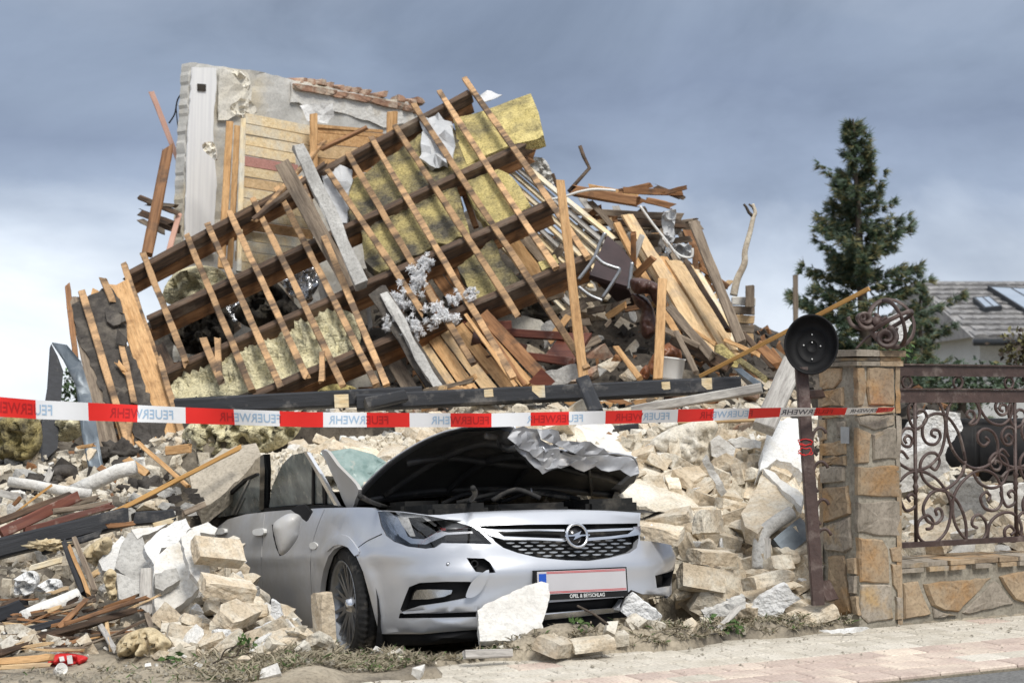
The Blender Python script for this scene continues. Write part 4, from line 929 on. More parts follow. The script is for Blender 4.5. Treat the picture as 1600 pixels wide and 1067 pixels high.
def skin(name, px, d, m, parent=None, n=0, th=.004, step=.04, smooth=True):
    """a plate lying on the shell, d into it"""
    P = SZ(px, n); pts = [q for q in [(s, z) for s in np.arange(min(p[0] for p in P), max(p[0] for p in P), step) for z in np.arange(min(p[1] for p in P), max(p[1] for p in P), step)] if inpoly(*q, P) and dseg(*q, P) > step*.25]
    w, f = cdt(P, (), pts); a = [S(*q, d=d) for q in w]; b_ = [S(*q, d=d+th) for q in w]; k = len(w); F_ = list(f)+[tuple(i+k for i in x[::-1]) for x in f]; cn = {}
    for x in f:
        for i in range(len(x)): cn[(x[i], x[(i+1) % len(x)])] = 1
    for (p, q) in cn:
        if (q, p) not in cn: F_.append((p, p+k, q+k, q))
    o = cp(name, mesh(name, a+b_, F_, m, smooth), parent)
    if smooth: mm = o.modifiers.new('edge', 'EDGE_SPLIT'); mm.split_angle = R(40)
    return o
# headlamp
hl = recess('headlamp', _h['HL'], .075, M['gloss'])
skin('lamp_bezel', z5([(745, 95), (800, 92), (830, 150), (860, 215), (890, 228), (960, 232), (1055, 182), (1040, 160), (1062, 158), (1075, 185), (1110, 192), (1260, 184), (1262, 196), (1100, 206), (970, 262), (880, 258), (810, 215), (760, 140)]), .030, M['chrome'], hl, 0, .01)
skin('light_guide', z5([(800, 94), (955, 88), (1040, 150), (1030, 158), (950, 104), (862, 106), (905, 215), (880, 215), (830, 150)]), .024, M['white'], hl, 0, .008)
skin('reflector', z5([(722, 90), (742, 100), (770, 165), (800, 200), (790, 210), (750, 175), (728, 130)]), .028, M['chrome'], hl, 0, .008)
skin('lower_panel', z5([(1090, 212), (1270, 200), (1330, 240), (1150, 246), (1090, 240)]), .034, M['darkin'], hl, 0, .008)
skin('upper_panel', z5([(990, 92), (1150, 115), (1250, 148), (1265, 170), (1080, 172)]), .040, M['steel'], hl, 0, .008)
c = S(*inv(*z5([(955, 175)])[0]), d=.045)
ob('projector', lathe_mesh([(0, .012), (.02, .008), (.032, 0), (.038, 0), (.040, -.03)], M['gloss'], 24), hl, MC @ Matrix.Translation(c) @ V((-.45, -.9, .05)).to_track_quat('Z', 'Y').to_matrix().to_4x4())
skin('red_marker', z5([(1060, 165), (1095, 166), (1095, 180), (1068, 180)]), .028, M['red'], hl, 0, .004)
skin('lens', [(x, y+.9) for x, y in HL], .001, M['lens'], hl, 0, .003)
# grille
gr = recess('grille', _h['GR'], .05, M['darkin'])
for nm, P in (('chrome_bar', [(350, 592), (440, 597), (770, 597), (770, 608), (480, 610), (430, 606), (470, 632), (775, 644), (775, 658), (470, 650), (405, 630)]),
              ('chrome_bar', [(880, 600), (1000, 594), (1110, 590), (1108, 600), (1000, 606), (885, 611)]),
              ('chrome_bar', [(885, 640), (1000, 632), (1085, 621), (1112, 600), (1112, 585), (1147, 582), (1147, 624), (1090, 634), (1000, 645), (885, 655)])):
    skin(nm, z4(P), -.010, M['chrome'], gr, 0, .026, .015)
skin('red_badge_strip', z4([(420, 618), (448, 620), (452, 628), (424, 626)]), -.006, M['red'], gr, 0, .003)
def gbot(x): return np.interp(x, [430, 470, 540, 640, 780, 900, 1000, 1100, 1136], [662, 690, 715, 738, 752, 755, 740, 715, 690])
for r_ in range(6):
    y0 = 668+r_*17.5
    for k in range(12):
        x = 446+k*62+(r_ % 2)*31; y = y0-(x-446)*.026
        if x+24 > 1136 or y > gbot(x+22)-9 or y > gbot(x-10)-9 or (x < 470 and r_ > 0): continue
        skin('grille_slat', z4([(x-22, y-3), (x, y-6), (x+22, y-3.5), (x+18, y+1), (x, y+3.5), (x-18, y+1)]), .012, M['steel'], gr, 0, .012, .2, False)
# emblem
ec = S(*inv(897.8, 836.6), d=-.022); en = V((.02, -1, .16)).normalized(); Me = MC @ Matrix.Translation(ec) @ Matrix.Rotation(math.pi/2-.16, 4, 'X')
em = ob('emblem', tube_mesh([(.058*math.cos(t), .058*math.sin(t), 0) for t in np.linspace(0, 2*math.pi, 41)[:-1]], .0085, M['chrome'], 10, closed=True), gr, Me)
bolt = [(-.070, .012), (.006, .012), (.022, .024), (.030, .012), (.008, -.002), (.070, -.006), (.070, -.014), (-.006, -.012), (-.024, -.026), (-.030, -.013), (-.006, .002), (-.070, .005)]
bolt = [(-.072, .004), (-.026, .004), (.026, .022), (.012, .003), (.072, .003), (.072, -.004), (.026, -.004), (-.026, -.022), (-.012, -.003), (-.072, -.003)]
k = len(bolt); bv, bf = cdt(bolt); ob('emblem_bolt', mesh('emblem_bolt', [(x, y, .006) for x, y in bv]+[(x, y, -.004) for x, y in bv], bf+[tuple(i+len(bv) for i in f[::-1]) for f in bf]+[(i, i+len(bv), (i+1) % k+len(bv), (i+1) % k) for i in range(k)], M['chrome']), em, Me)
ob('emblem_backing', lathe_mesh([(0, -.006), (.054, -.006), (.054, -.014), (0, -.014)], M['gloss'], 32), em, Me)
# fog lamp, slot, openings
fg = recess('fog_lamp_recess', _h['FOG'], .05, M['plastic'])
fl = skin('fog_lamp', z5([(893, 582), (905, 545), (922, 526), (1000, 523), (1138, 527), (1132, 548), (1085, 566), (990, 580)]), .022, M['chrome'], fg, 0, .012)
skin('lens', z5([(893, 582), (905, 545), (922, 526), (1000, 523), (1138, 527), (1132, 548), (1085, 566), (990, 580)]), .012, M['lens'], fg, 0, .003)
recess('lower_slot', _h['SLOT'], .04, M['plastic']); recess('towing_eye_hole', _h['TOW'], .05, M['plastic']); recess('fog_lamp_recess', _h['RFOG'], .05, M['plastic']); recess('lower_intake', _h['CEN'], .06, M['plastic'])
tw_ = S(*inv(*z5([(1270, 375)])[0]), d=.02)
ob('towing_socket', lathe_mesh([(.012, -.02), (.012, .008), (.019, .008), (.019, -.03)], M['plastic'], 16), car, MC @ Matrix.Translation(tw_) @ V((-.3, -1, 0)).to_track_quat('Z', 'Y').to_matrix().to_4x4())
skin('towing_cover', z5([(1280, 452), (1312, 425), (1347, 407), (1343, 450), (1312, 520), (1268, 564), (1225, 569), (1222, 545), (1250, 482)]), -.03, M['paint'], None, 2, .006, .02)
skin('chrome_strip', z5([(850, 655), (1000, 640), (1285, 612), (1285, 645), (1000, 656), (862, 664)]), -.003, M['paint'], None, 0, .01)
skin('lower_chrome_strip', [(846, 960), (900, 955), (967, 948.5), (966, 955), (900, 962.5), (846, 968)], -.012, M['chrome'], None, 0, .012)
skin('bumper_lip', [(594, 990.5), (660, 990.5), (745.6, 983.5), (846, 970), (960, 958), (960, 975), (846, 993), (745, 1001), (660, 1008), (606, 1008)], .012, M['plastic'], None, 0, .03)
sc_ = inv(*z5([(1117, 376)])[0]); ob('parking_sensor', lathe_mesh([(.0, .001), (.0085, .001), (.0085, -.004)], M['paint'], 16), car, MC @ Matrix.Translation(S(*sc_, d=-.0015)) @ V((-.35, -1, 0)).to_track_quat('Z', 'Y').to_matrix().to_4x4())
ob('parking_sensor_ring', tube_mesh([(.0095*math.cos(t), .0095*math.sin(t), 0) for t in np.linspace(0, 2*math.pi, 21)[:-1]], .0009, M['plastic'], 5, closed=True), car, MC @ Matrix.Translation(S(*sc_, d=-.001)) @ V((-.35, -1, 0)).to_track_quat('Z', 'Y').to_matrix().to_4x4())
# broken headlamp on the far side
skin('headlamp_stub', [(1001, 834), (1008, 836), (1016, 843), (1002, 843)], .06, M['gloss'], None, 0, .03)
cp('lamp_bracket', tube_mesh([yplane(1006, 840, .12), yplane(1014, 827, .12), yplane(1019, 819, .11)], .006, M['white'], 6))
# number plate
NP = [yplane(835, 891, -.02), yplane(978.6, 885.2, -.02), yplane(981.5, 931, -.02), yplane(836.5, 938.5, -.02)]
def npt(u, w, d=0): a = NP[0].lerp(NP[1], u); b = NP[3].lerp(NP[2], u); return a.lerp(b, w)+V((0, -d, 0))
def nq(name, u0, u1, w0, w1, d0, d1, m, parent):
    P = [npt(u, w, d) for d in (d0, d1) for (u, w) in ((u0, w0), (u1, w0), (u1, w1), (u0, w1))]
    return cp(name, mesh(name, P, [(0, 1, 2, 3), (7, 6, 5, 4), (4, 5, 1, 0), (5, 6, 2, 1), (6, 7, 3, 2), (7, 4, 0, 3)], m), parent)
M['blue'] = mat('plate blue', (.02, .10, .50), .35, (.02, .09, .45), 4, bump=0, vary=0)
M['plate'] = mat('number plate white', (.52, .51, .53), .35, (.47, .46, .48), 3, bump=.05, vary=0)
npl = nq('number_plate_frame', 0, 1, 0, 1, -.035, .002, M['plastic'], None)
nq('plate_face', .022, .982, .045, .80, .002, .006, M['plate'], npl); nq('blue_band', .038, .115, .12, .72, .006, .008, M['blue'], npl)
for w0 in (.065, .105, .715, .755): nq('red_line', .12, .975, w0, w0+.016, .006, .0075, M['red'], npl)
tm = text_mesh('OPEL & BEYSCHLAG', M['white'], 1.0, .02); bx = max(q.co.x for q in tm.vertices)
for q in tm.vertices: q.co = npt(.36+.38*q.co.x/bx, .955-.125*q.co.y/.72, .004)
cp('dealer_lettering', tm, npl)
# repeater, door handle, arch trim
skin('side_repeater', z5([(318, 255), (338, 247), (360, 262), (352, 285), (328, 288), (316, 275)]), -.006, M['pvc'], None, 3, .008, .02)
skin('door_handle', z3([(322, 600), (350, 592), (375, 597), (372, 622), (345, 628), (322, 620)]), -.022, M['pvc'], door, 3, .02, .02)
skin('door_handle', z3([(128, 600), (150, 592), (178, 597), (175, 618), (150, 622), (130, 618)]), -.022, M['pvc'], rdoor, 3, .02, .02)
skin('arch_trim', z5([(414, 262), (432, 232), (470, 210), (505, 203), (550, 220), (585, 265), (606, 300), (582, 328), (545, 280), (500, 262), (455, 272), (420, 300)]), -.010, M['paint'], None, 2, .008, .03)
cp('light_block_box', mesh('light_block_box', [(-.55, .32, .22), (.55, .32, .22), (.78, 4.2, .12), (-.70, 4.2, .12), (-.55, .32, .74), (.55, .32, .74), (.78, 4.2, .80), (-.70, 4.2, .80)], [(0, 1, 5, 4), (1, 2, 6, 5), (2, 3, 7, 6), (3, 0, 4, 7), (4, 5, 6, 7)], M['darkin']))  # added dark box behind the shell, blocks light through its openings
# wheel
def wheel(c, steer):
    t = Matrix.Translation(c) @ Matrix.Rotation(steer, 4, 'Z') @ Matrix.Rotation(-math.pi/2, 4, 'Y')      # local +Z points to the car's outer side (-x)
    wr = MC @ t; Rt, Wd = .318, .215; h = Wd/2
    prof = [(.225, -h+.01), (.255, -h), (.29, -h+.004), (.308, -h+.022), (.318, -h*.55)]
    for g in (-.5, 0, .5): prof += [(.318, g*h-.010), (.309, g*h-.006), (.309, g*h+.006), (.318, g*h+.010)]
    prof += [(.318, h*.72), (.308, h-.022), (.29, h-.004), (.255, h), (.225, h-.01)]
    w = ob('wheel', lathe_mesh(prof, M['rubber'], 168), car, wr)
    tm_ = w.data; n_ = len(prof)
    for q, vx in enumerate(tm_.vertices):
        r_ = math.hypot(vx.co.x, vx.co.y); k_ = q//n_
        if r_ > .306 and abs(vx.co.z) > h*.52 and k_ % 3 == 0: vx.co.x *= (r_-.008)/r_; vx.co.y *= (r_-.008)/r_
    ob('rim', lathe_mesh([(.228, h-.012), (.236, h-.002), (.228, h-.004), (.214, h-.02), (.205, h-.05), (.2, -h+.03), (.22, -h+.012)], M['steel'], 48), w, wr)
    ob('brake_disc', lathe_mesh([(0, -.01), (.15, -.01), (.15, .01), (0, .01)], M['steel'], 32), w, wr)
    ob('hub_cap', lathe_mesh([(0, h-.018), (.028, h-.02), (.034, h-.03), (.05, h-.05), (.05, h-.08)], M['chrome'], 24), w, wr)
    sp = mesh('spoke', [(.03, -.013, h-.045), (.03, .013, h-.045), (.215, .006, h-.022), (.215, -.006, h-.022), (.03, -.013, h-.07), (.03, .013, h-.07), (.215, .006, h-.05), (.215, -.006, h-.05)], [(0, 1, 2, 3), (7, 6, 5, 4), (0, 4, 5, 1), (1, 5, 6, 2), (2, 6, 7, 3), (3, 7, 4, 0)], M['rimp'])
    for i in range(10):
        for d in (-.11, .11): ob('spoke', sp, w, wr @ Matrix.Rotation(i*2*math.pi/10+d, 4, 'Z'))
M['rimp'] = mat('alloy rim', (.50, .51, .52), .3, (.34, .33, .32), 10, metal=.85, bump=.05, vary=0, c3=(.30, .27, .22), c3amt=.2, c3scale=12)
wc = onp(*z5([(510, 618)])[0], (-.80, 0, 0), (1, 0, 0)); wheel(V((-.765, .94, wc.z+.01)), R(-5))
# wheel housing
cp('wheel_housing', mesh('wheel_housing', [(x, .9+.40*math.cos(t), wc.z+.40*math.sin(t)) for x in (-.86, -.52) for t in np.linspace(-.5, math.pi+.5, 21)]+[(-.52, .9, wc.z)], [(i, i+1, i+22, i+21) for i in range(20)]+[(21+i, 22+i, 42) for i in range(20)], M['plastic'], False))
# engine bay
bay = cp('engine_bay', mesh('engine_bay', [((i/16-.5)*1.42, .16+j/12*1.15, .765+.03*fr((i*.9, j*.9, 2))+.05*(j/12)) for j in range(13) for i in range(17)], [(j*17+i, j*17+i+1, (j+1)*17+i+1, (j+1)*17+i) for j in range(12) for i in range(16)], M['darkin'], True))
pt = lambda P, y: [yplane(*q, y) for q in P]
cp('rubber_seal', tube_mesh([zplane(*q, .86) for q in catmull(z3([(840, 432), (900, 462), (1000, 492), (1130, 508), (1240, 508), (1330, 490), (1390, 455), (1415, 420), (1405, 392)]), 6, False)], .011, M['rubber'], 8))
for (x0, y0, x1, y1, zt) in ((-.62, .35, -.28, .75, .85), (-.22, .40, .22, .95, .84), (.30, .35, .62, .7, .85), (-.55, .85, -.30, 1.1, .88)):
    bm = bmesh.new(); bmesh.ops.create_cube(bm, size=1)
    for q in bm.verts: q.co = V(((x0+x1)/2+q.co.x*(x1-x0), (y0+y1)/2+q.co.y*(y1-y0), .70+(q.co.z+.5)*(zt-.70)))
    bmesh.ops.bevel(bm, geom=bm.edges[:], offset=.025, segments=2, affect='EDGES'); cp('engine_cover', bm2mesh('engine_cover', bm, M['darkin']))
for k_ in range(5):
    P = [V((rnd(-.6, .6), rnd(.25, .9), .86)) for _ in range(2)]; P = [P[0], P[0].lerp(P[1], .5)+V((0, 0, .05)), P[1]]
    cp('hose', tube_mesh(catmull([tuple(p) for p in P], 6, False), rnd(.008, .014), M['rubber'], 8))
cp('bonnet_stay', tube_mesh([yplane(830, 762, .5), yplane(833, 778, .5)], .006, M['steel'], 6))
# bonnet: burst open, front edge crumpled
LE = [yplane(547, 787, 1.28), yplane(560, 770, 1.22), yplane(580, 748, 1.10), yplane(612, 719, .92), yplane(655, 692, .72), yplane(695, 675, .55), yplane(730, 667, .42)]
FE = [yplane(730, 667, .42), yplane(768, 664.5, .36), yplane(800, 666, .33), yplane(815, 684, .30), yplane(832, 700, .27), yplane(858, 712, .25), yplane(880, 704, .28), yplane(915, 712, .30), yplane(950, 709, .33), yplane(985, 713, .38), yplane(996, 726, .44)]
RE = [yplane(965, 768, 1.28), yplane(978, 764, 1.15), yplane(987, 757, .95), yplane(993, 749, .75), yplane(997, 738, .58), yplane(996, 726, .44)]
BE = [yplane(547, 787, 1.28), yplane(640, 775, 1.34), yplane(740, 768, 1.36), yplane(850, 765, 1.36), yplane(920, 768, 1.33), yplane(965, 768, 1.28)]
def ev_(c, t):
    x = catmull([tuple(p) for p in c], 10, False); f = t*(len(x)-1); i = min(int(f), len(x)-2); return V(x[i]).lerp(V(x[i+1]), f-i)
NU, NW = 64, 36
def hoodpt(u, w):
    a = ev_(LE, w); b = ev_(RE, w); c0 = ev_(BE, u); c1 = ev_(FE, u)
    p = a*(1-u)+b*u+c0*(1-w)+c1*w-(LE[0]*(1-u)*(1-w)+BE[-1]*u*(1-w)+FE[0]*(1-u)*w+FE[-1]*u*w)
    p.z += .085*math.sin(math.pi*u)*math.sin(math.pi*min(1, w*1.15)) if w < .87 else .085*math.sin(math.pi*u)*math.sin(math.pi)
    k_ = math.exp(-((u-.42)/.17)**2)*max(0, w-.45)/.55
    cr_ = fr((u*14, w*9, 1.7), .5); p += V((.02*cr_, .03*fr((u*11, w*12, 5.)), .05*cr_))*k_*1.2
    k2 = max(0, w-.6)/.4*.35; p += V((0, 0, .014*fr((u*20, w*14, 9.))))*k2
    return p
HP = [[hoodpt(i/NU, j/NW) for i in range(NU+1)] for j in range(NW+1)]
def hgridmesh(name, off, m, u0=0, u1=NU, w0=0, w1=NW, smooth=True):
    vs = []
    for j in range(w0, w1+1):
        for i in range(u0, u1+1):
            a = HP[min(j+1, NW)][i]-HP[max(j-1, 0)][i]; b = HP[j][min(i+1, NU)]-HP[j][max(i-1, 0)]; n = b.cross(a).normalized()
            if n.z < 0: n = -n
            vs.append(HP[j][i]-n*off)
    k = u1-u0+1; fs = [(j*k+i, j*k+i+1, (j+1)*k+i+1, (j+1)*k+i) for j in range(w1-w0) for i in range(u1-u0)]
    return mesh(name, vs, fs, m, smooth)
hood = cp('bonnet', hgridmesh('bonnet', 0, M['paint']))
sm = hood.modifiers.new('thick', 'SOLIDIFY'); sm.thickness = .008; sm.offset = -1
cp('bonnet_lining', hgridmesh('bonnet_lining', .022, M['liner'], 1, NU-1, 0, NW-2), hood)
for (u0, w0, u1, w1) in ((.10, .15, .30, .93), (.30, .08, .44, .80), (.50, .08, .56, .78), (.80, .10, .70, .90), (.06, .5, .9, .42), (.05, .12, .95, .10), (.12, .90, .34, .78), (.62, .80, .93, .82)):
    P = []
    for q in range(15):
        t = q/14; u = u0+(u1-u0)*t; w = w0+(w1-w0)*t; P.append(HP[int(w*NW)][int(u*NU)]*0+hoodpt(u, w)-V((0, .0, .034)))
    cp('bonnet_rib', tube_mesh(P, .022, M['liner'], 8, flat=.55), hood)
M['bentskin'] = mat('bent silver sheet', (.40, .41, .43), .5, (.24, .245, .26), 6, metal=.35, bump=.1, vary=0, c3=(.62, .58, .52), c3amt=.15)
# torn silver skin curling up at the crumple
def crumple(name, poly, y, m, amp, seed, parent):
    P = rough_edge(poly, 9, 1.0, seed); pts = [(x, yy) for x in np.arange(min(p[0] for p in P), max(p[0] for p in P), 7) for yy in np.arange(min(p[1] for p in P), max(p[1] for p in P), 6) if inpoly(x, yy, P)]
    w, f = cdt(P, (), pts); vs = []
    for x, yy in w: q = yplane(x, yy, y); d = amp*(fr((x*.045, yy*.045, seed), .5, 3)+.6*abs(mn.noise(V((x*.08, yy*.07, seed))))); vs.append(q+V((0, -d, d*.3)))
    o = cp(name, mesh(name, vs, f, m, True), parent); s = o.modifiers.new('t', 'SOLIDIFY'); s.thickness = .003; e = o.modifiers.new('e', 'EDGE_SPLIT'); e.split_angle = R(32); return o
crumple('torn_bonnet_skin', z4([(520, 95), (560, 88), (640, 100), (655, 150), (700, 180), (735, 175), (752, 215), (800, 240), (830, 262), (760, 290), (690, 300), (640, 255), (590, 215), (520, 180), (490, 140)]), .27, M['bentskin'], .03, 3, hood)
crumple('torn_bonnet_skin', z4([(640, 92), (740, 108), (765, 150), (850, 165), (960, 200), (1000, 218), (930, 228), (850, 235), (800, 228), (770, 185), (700, 170), (655, 150)]), .24, M['bentskin'], .04, 8, hood)
crumple('torn_bonnet_skin', [(800, 672), (818, 690), (834, 704), (858, 714), (880, 706), (915, 714), (950, 711), (985, 715), (996, 728), (998, 740), (984, 745), (968, 734), (950, 738), (930, 728), (912, 737), (890, 727), (868, 733), (848, 740), (826, 722), (806, 700)], .285, M['bentskin'], .014, 15, hood)
crumple('torn_bonnet_skin', [(985, 716), (997, 728), (998, 742), (990, 754), (972, 762), (955, 764), (968, 752), (980, 742), (984, 730)], .5, M['liner'], .04, 19, hood)
# pillars, glass, roof
def wp_(px, py, k=0): return onp(px, py, (-.83, 0, .92), V((-1, 0, -.26)).normalized())+V((k, 0, 0))
def side(name, poly, m, th=.02, n=0, k=0, parent=None, step=None, bump=None, smooth=False):
    P = catmull(poly, n) if n else poly
    def t3(x, y, d): return MC @ (wp_(x, y, k)+V((d, 0, 0)))
    return sheet3(name, P, t3, th, m, parent or car, step, bump, smooth)
side('door_glass', z3([(385, 488), (400, 385), (450, 275), (500, 226), (560, 214), (602, 272), (610, 470), (500, 478)]), M['sglass'], .006)
side('quarter_glass', z3([(612, 300), (655, 375), (660, 468), (610, 470)]), M['sglass'], .006, k=.004)
side('quarter_glass', z3([(672, 400), (722, 478), (672, 470)]), M['sglass'], .006, k=.004)
side('window_trim', z3([(566, 208), (584, 212), (650, 320), (742, 486), (726, 486), (640, 335), (604, 272)]), M['chrome'], .02, k=-.012)
side('window_trim', z3([(604, 285), (612, 300), (612, 472), (602, 472)]), M['plastic'], .015, k=-.006)
side('window_trim', z3([(655, 375), (672, 398), (672, 474), (658, 474)]), M['plastic'], .015, k=-.006)
side('window_sill', z3([(370, 492), (500, 481), (655, 474), (742, 480), (748, 490), (655, 488), (500, 496), (372, 510)]), M['plastic'], .03, k=-.016)
side('a_pillar', z3([(618, 206), (650, 208), (700, 278), (770, 348), (806, 400), (790, 450), (778, 488), (745, 488), (700, 382), (648, 268)]), M['paint'], .02, 2, k=.03, step=6, smooth=False)
side('b_pillar', z3([(357, 232), (374, 222), (380, 300), (374, 497), (352, 502)]), M['gloss'], .04, k=-.02)
side('rear_door_glass', z3([(95, 540), (165, 432), (250, 352), (308, 322), (325, 350), (322, 510), (200, 525)]), M['sglass'], .006, k=.03)
side('window_trim', z3([(80, 545), (160, 425), (250, 345), (312, 316), (316, 326), (255, 356), (170, 436), (97, 547)]), M['plastic'], .02, k=.01)
for q in ([(178, 525), (262, 350), (272, 346), (190, 524)], [(200, 524), (240, 440), (246, 440), (206, 524)]): side('crack_strip', z3(q), M['steel'], .01, k=.022)
def wsp(px, py): return onp(px, py, (0, 1.45, .93), V((0, -.75, .66)).normalized())
wsP = z3([(640, 215), (790, 192), (905, 222), (975, 262), (900, 330), (830, 400), (806, 398), (770, 345), (700, 275)])
sheet3('windscreen', wsP, lambda x, y, d: MC @ (wsp(x, y)+V((0, d+.012*fr((x*.1, y*.1, 0)), 0))), .008, M['wglass'], car, 5)
cp('roof', mesh('roof', [(x, y, 1.06-.10*(1-abs(x)/.62)-.05*max(0, y-2.2)+.02*fr((x*5, y*4, 0))) for y in np.linspace(1.75, 3.9, 18) for x in np.linspace(-.62, .62, 12)], [(j*12+i, j*12+i+1, (j+1)*12+i+1, (j+1)*12+i) for j in range(17) for i in range(11)], M['paint'], True))
# mirror hanging by its cable
pillow('mirror_housing', z3([(402, 578), (440, 540), (492, 517), (540, 532), (536, 600), (525, 645), (480, 708), (442, 728), (425, 690), (410, 630)]), 8.55, .055, M['paint'], car, 4, .6)
plate('mirror_edge', z3([(399, 575), (404, 572), (412, 630), (428, 690), (446, 728), (438, 730), (420, 690), (405, 630)]), 8.54, .05, M['gloss'], car)
plate('mirror_bracket', z3([(490, 497), (520, 482), (562, 474), (596, 514), (571, 559), (552, 545), (540, 528), (515, 516)]), 8.6, .08, M['plastic'], car)
LM = [((560, 700), 'shattered windscreen'), ((440, 690), 'side windows'), ((640, 665), 'bonnet rear edge'), ((520, 655), 'tape over the car'), ((1071, 850), 'torn bumper corner'), ((1205, 780), 'masonry piece'), ((1210, 820), 'bent pipe'), ((1270, 900), 'gate post foot'), ((1070, 700), 'dusty sack'), ((990, 740), 'bonnet tip'), ((1130, 950), 'long white plaster block'), ((1118, 740), 'narrow grey strip'), ((1220, 930), 'big foam lump'), ((1220, 690), 'large foam slab'),
 ((340, 870), 'rear door'), ((410, 960), 'car sill'), ((510, 970), 'front wheel'), ((280, 900), 'largest plaster slab'), ((225, 1000), 'cloth bundle'), ((120, 890), 'upright slats'), ((40, 910), 'white bags'), ((60, 970), 'lower left timbers'), ((40, 790), 'window frame bars'), ((165, 745), 'fat white roll'), ((270, 770), 'slate shards'), ((130, 840), 'thick black beam'), ((30, 690), 'yellow wool lump'),
 ((700, 650), 'bonnet crown'), ((840, 610), 'notched black beam'), ((950, 680), 'white sloping slab'), ((1150, 610), 'grey sloping beam'), ((1220, 620), 'white leaning board'), ((830, 550), 'door casing'), ((905, 480), 'tall pine post'), ((950, 420), 'overturned chair'), ((1010, 490), 'leather cushions'), ((1040, 570), 'white bucket'), ((1430, 700), 'white foam board'), ((1520, 790), 'upright grey block'), ((1590, 780), 'white block at the right'), ((1420, 850), 'pillar')]
def near_lm(x, y): return min(LM, key=lambda q: (q[0][0]-x)**2+(q[0][1]-y)**2)[1]
CN = {'pale': 'pale', 'weather': 'grey-brown', 'brown': 'brown', 'grey': 'grey', 'fresh': 'orange pine', 'dkbrown': 'dark brown', 'cream': 'cream'}
# ================================================================== the collapsed house
random.seed(11)
def P3l(*q): return list(q)
M['ribbed'] = mat('white ribbed wallpaper', (.84, .84, .84), .7, (.76, .76, .77), 1.0, stretch=(34, 34, .05), bump=.2, bscale=1.0, contrast=(.4, .6), vary=0, grit=0)
M['oldwall'] = mat('old wall plaster', (.64, .63, .60), .92, (.47, .46, .43), 3, bump=.5, bscale=18, c3=(.60, .53, .40), c3amt=.4, c3scale=1.2, vary=0, grit=.12)
M['pink'] = mat('pink painted plank', (.52, .27, .23), .8, (.44, .22, .18), 3, stretch=WS, bump=.2)
WPL = [(297, 98, 15.8), (655, 165, 18.1), (283, 415, 15.8)]
def nearer(pl, k): return [(x, y, D*k) for x, y, D in pl]
rw = thing('ruined_wall', 'tall broken plaster wall with torn white wallpaper at the upper left', 'wall', W(460, 640, 16.8))
plate('plaster_wall', [(297, 98), (318, 100), (340, 104), (400, 111), (455, 124), (520, 138), (560, 147), (640, 160), (658, 172), (655, 260), (640, 420), (560, 640), (285, 640), (282, 420), (287, 260)], WPL, .14, M['oldwall'], rw, jag=7, amp=1.3, step=14, bumpamp=.018)
plate('wallpaper_strip', [(301, 105), (338, 107), (338, 140), (334, 178), (333, 230), (339, 290), (335, 340), (336, 397), (288, 397), (291, 320), (293, 240), (297, 170)], nearer(WPL, .9965), .02, M['ribbed'], rw, jag=9, amp=.7, step=14)
plate('wallpaper_strip', [(343, 108), (366, 110), (386, 113), (394, 135), (392, 158), (370, 180), (356, 188), (342, 188)], nearer(WPL, .9965), .02, M['paper'], rw, jag=8, amp=1, step=10, bumpamp=.02)
plate('socket_hole_shade', [(309, 131), (322, 132), (322, 143), (309, 142)], nearer(WPL, .9955), .01, M['dark'], rw)  # dark plate painted as the shade inside the socket hole
plate('wallpaper_curl', catmull([(362, 112), (378, 113), (391, 130), (386, 140), (374, 128)], 3), 15.6, 0.006, M['paper'], rw, step=3.5, jag=4, amp=.8, bumpamp=0.12, bfreq=.09)
plate('wallpaper_curl', catmull([(360, 172), (372, 158), (388, 155), (400, 170), (396, 180), (384, 180), (378, 186)], 3), 15.5, 0.006, M['paper'], rw, step=3.5, jag=4, amp=.8, bumpamp=0.12, bfreq=.09)
plate('wallpaper_curl', catmull([(316, 231), (326, 222), (336, 226), (340, 250), (330, 246)], 3), 15.4, 0.006, M['paper'], rw, step=3.5, jag=4, amp=.8, bumpamp=0.12, bfreq=.09)
plate('plaster_patch', [(468, 165), (520, 162), (522, 180), (512, 193), (480, 190)], 16.6, .02, M['white'], rw, jag=7, amp=2, step=8, bumpamp=.03)
plate('plaster_patch', [(455, 128), (560, 150), (640, 165), (650, 190), (600, 200), (540, 178), (455, 160)], nearer(WPL, .998), .02, M['plaster'], rw, jag=9, amp=2.5, step=12)
# bricks: one mesh per kind, shared
def brick_mesh(l, w, h, m, seed, chip=.5):
    rg = random.Random(seed); bm = bmesh.new(); bmesh.ops.create_cube(bm, size=1)
    bmesh.ops.subdivide_edges(bm, edges=bm.edges[:], cuts=3, use_grid_fill=True)
    for v_ in bm.verts: v_.co = V((v_.co.x*l, v_.co.y*w, v_.co.z*h))
    # broken corners and ends: clipped by slanted planes
    for k_ in range(2+int(chip*3)):
        n_ = V((rg.choice((-1, 1))*rg.uniform(.3, 1)/1.6, rg.choice((-1, 1))*rg.uniform(.2, 1), rg.choice((-1, 1))*rg.uniform(.2, 1))).normalized()
        lim = abs(n_.x)*l/2+abs(n_.y)*w/2+abs(n_.z)*h/2; c_ = lim-rg.uniform(.008, .012+.045*chip)
        for v_ in bm.verts:
            d_ = v_.co.dot(n_)-c_
            if d_ > 0: v_.co -= n_*(d_*rg.uniform(.8, 1.05))
    for v_ in bm.verts: v_.co += V((rg.uniform(-1, 1), rg.uniform(-1, 1), rg.uniform(-1, 1)))*.0024
    return bm2mesh('brick', bm, m)
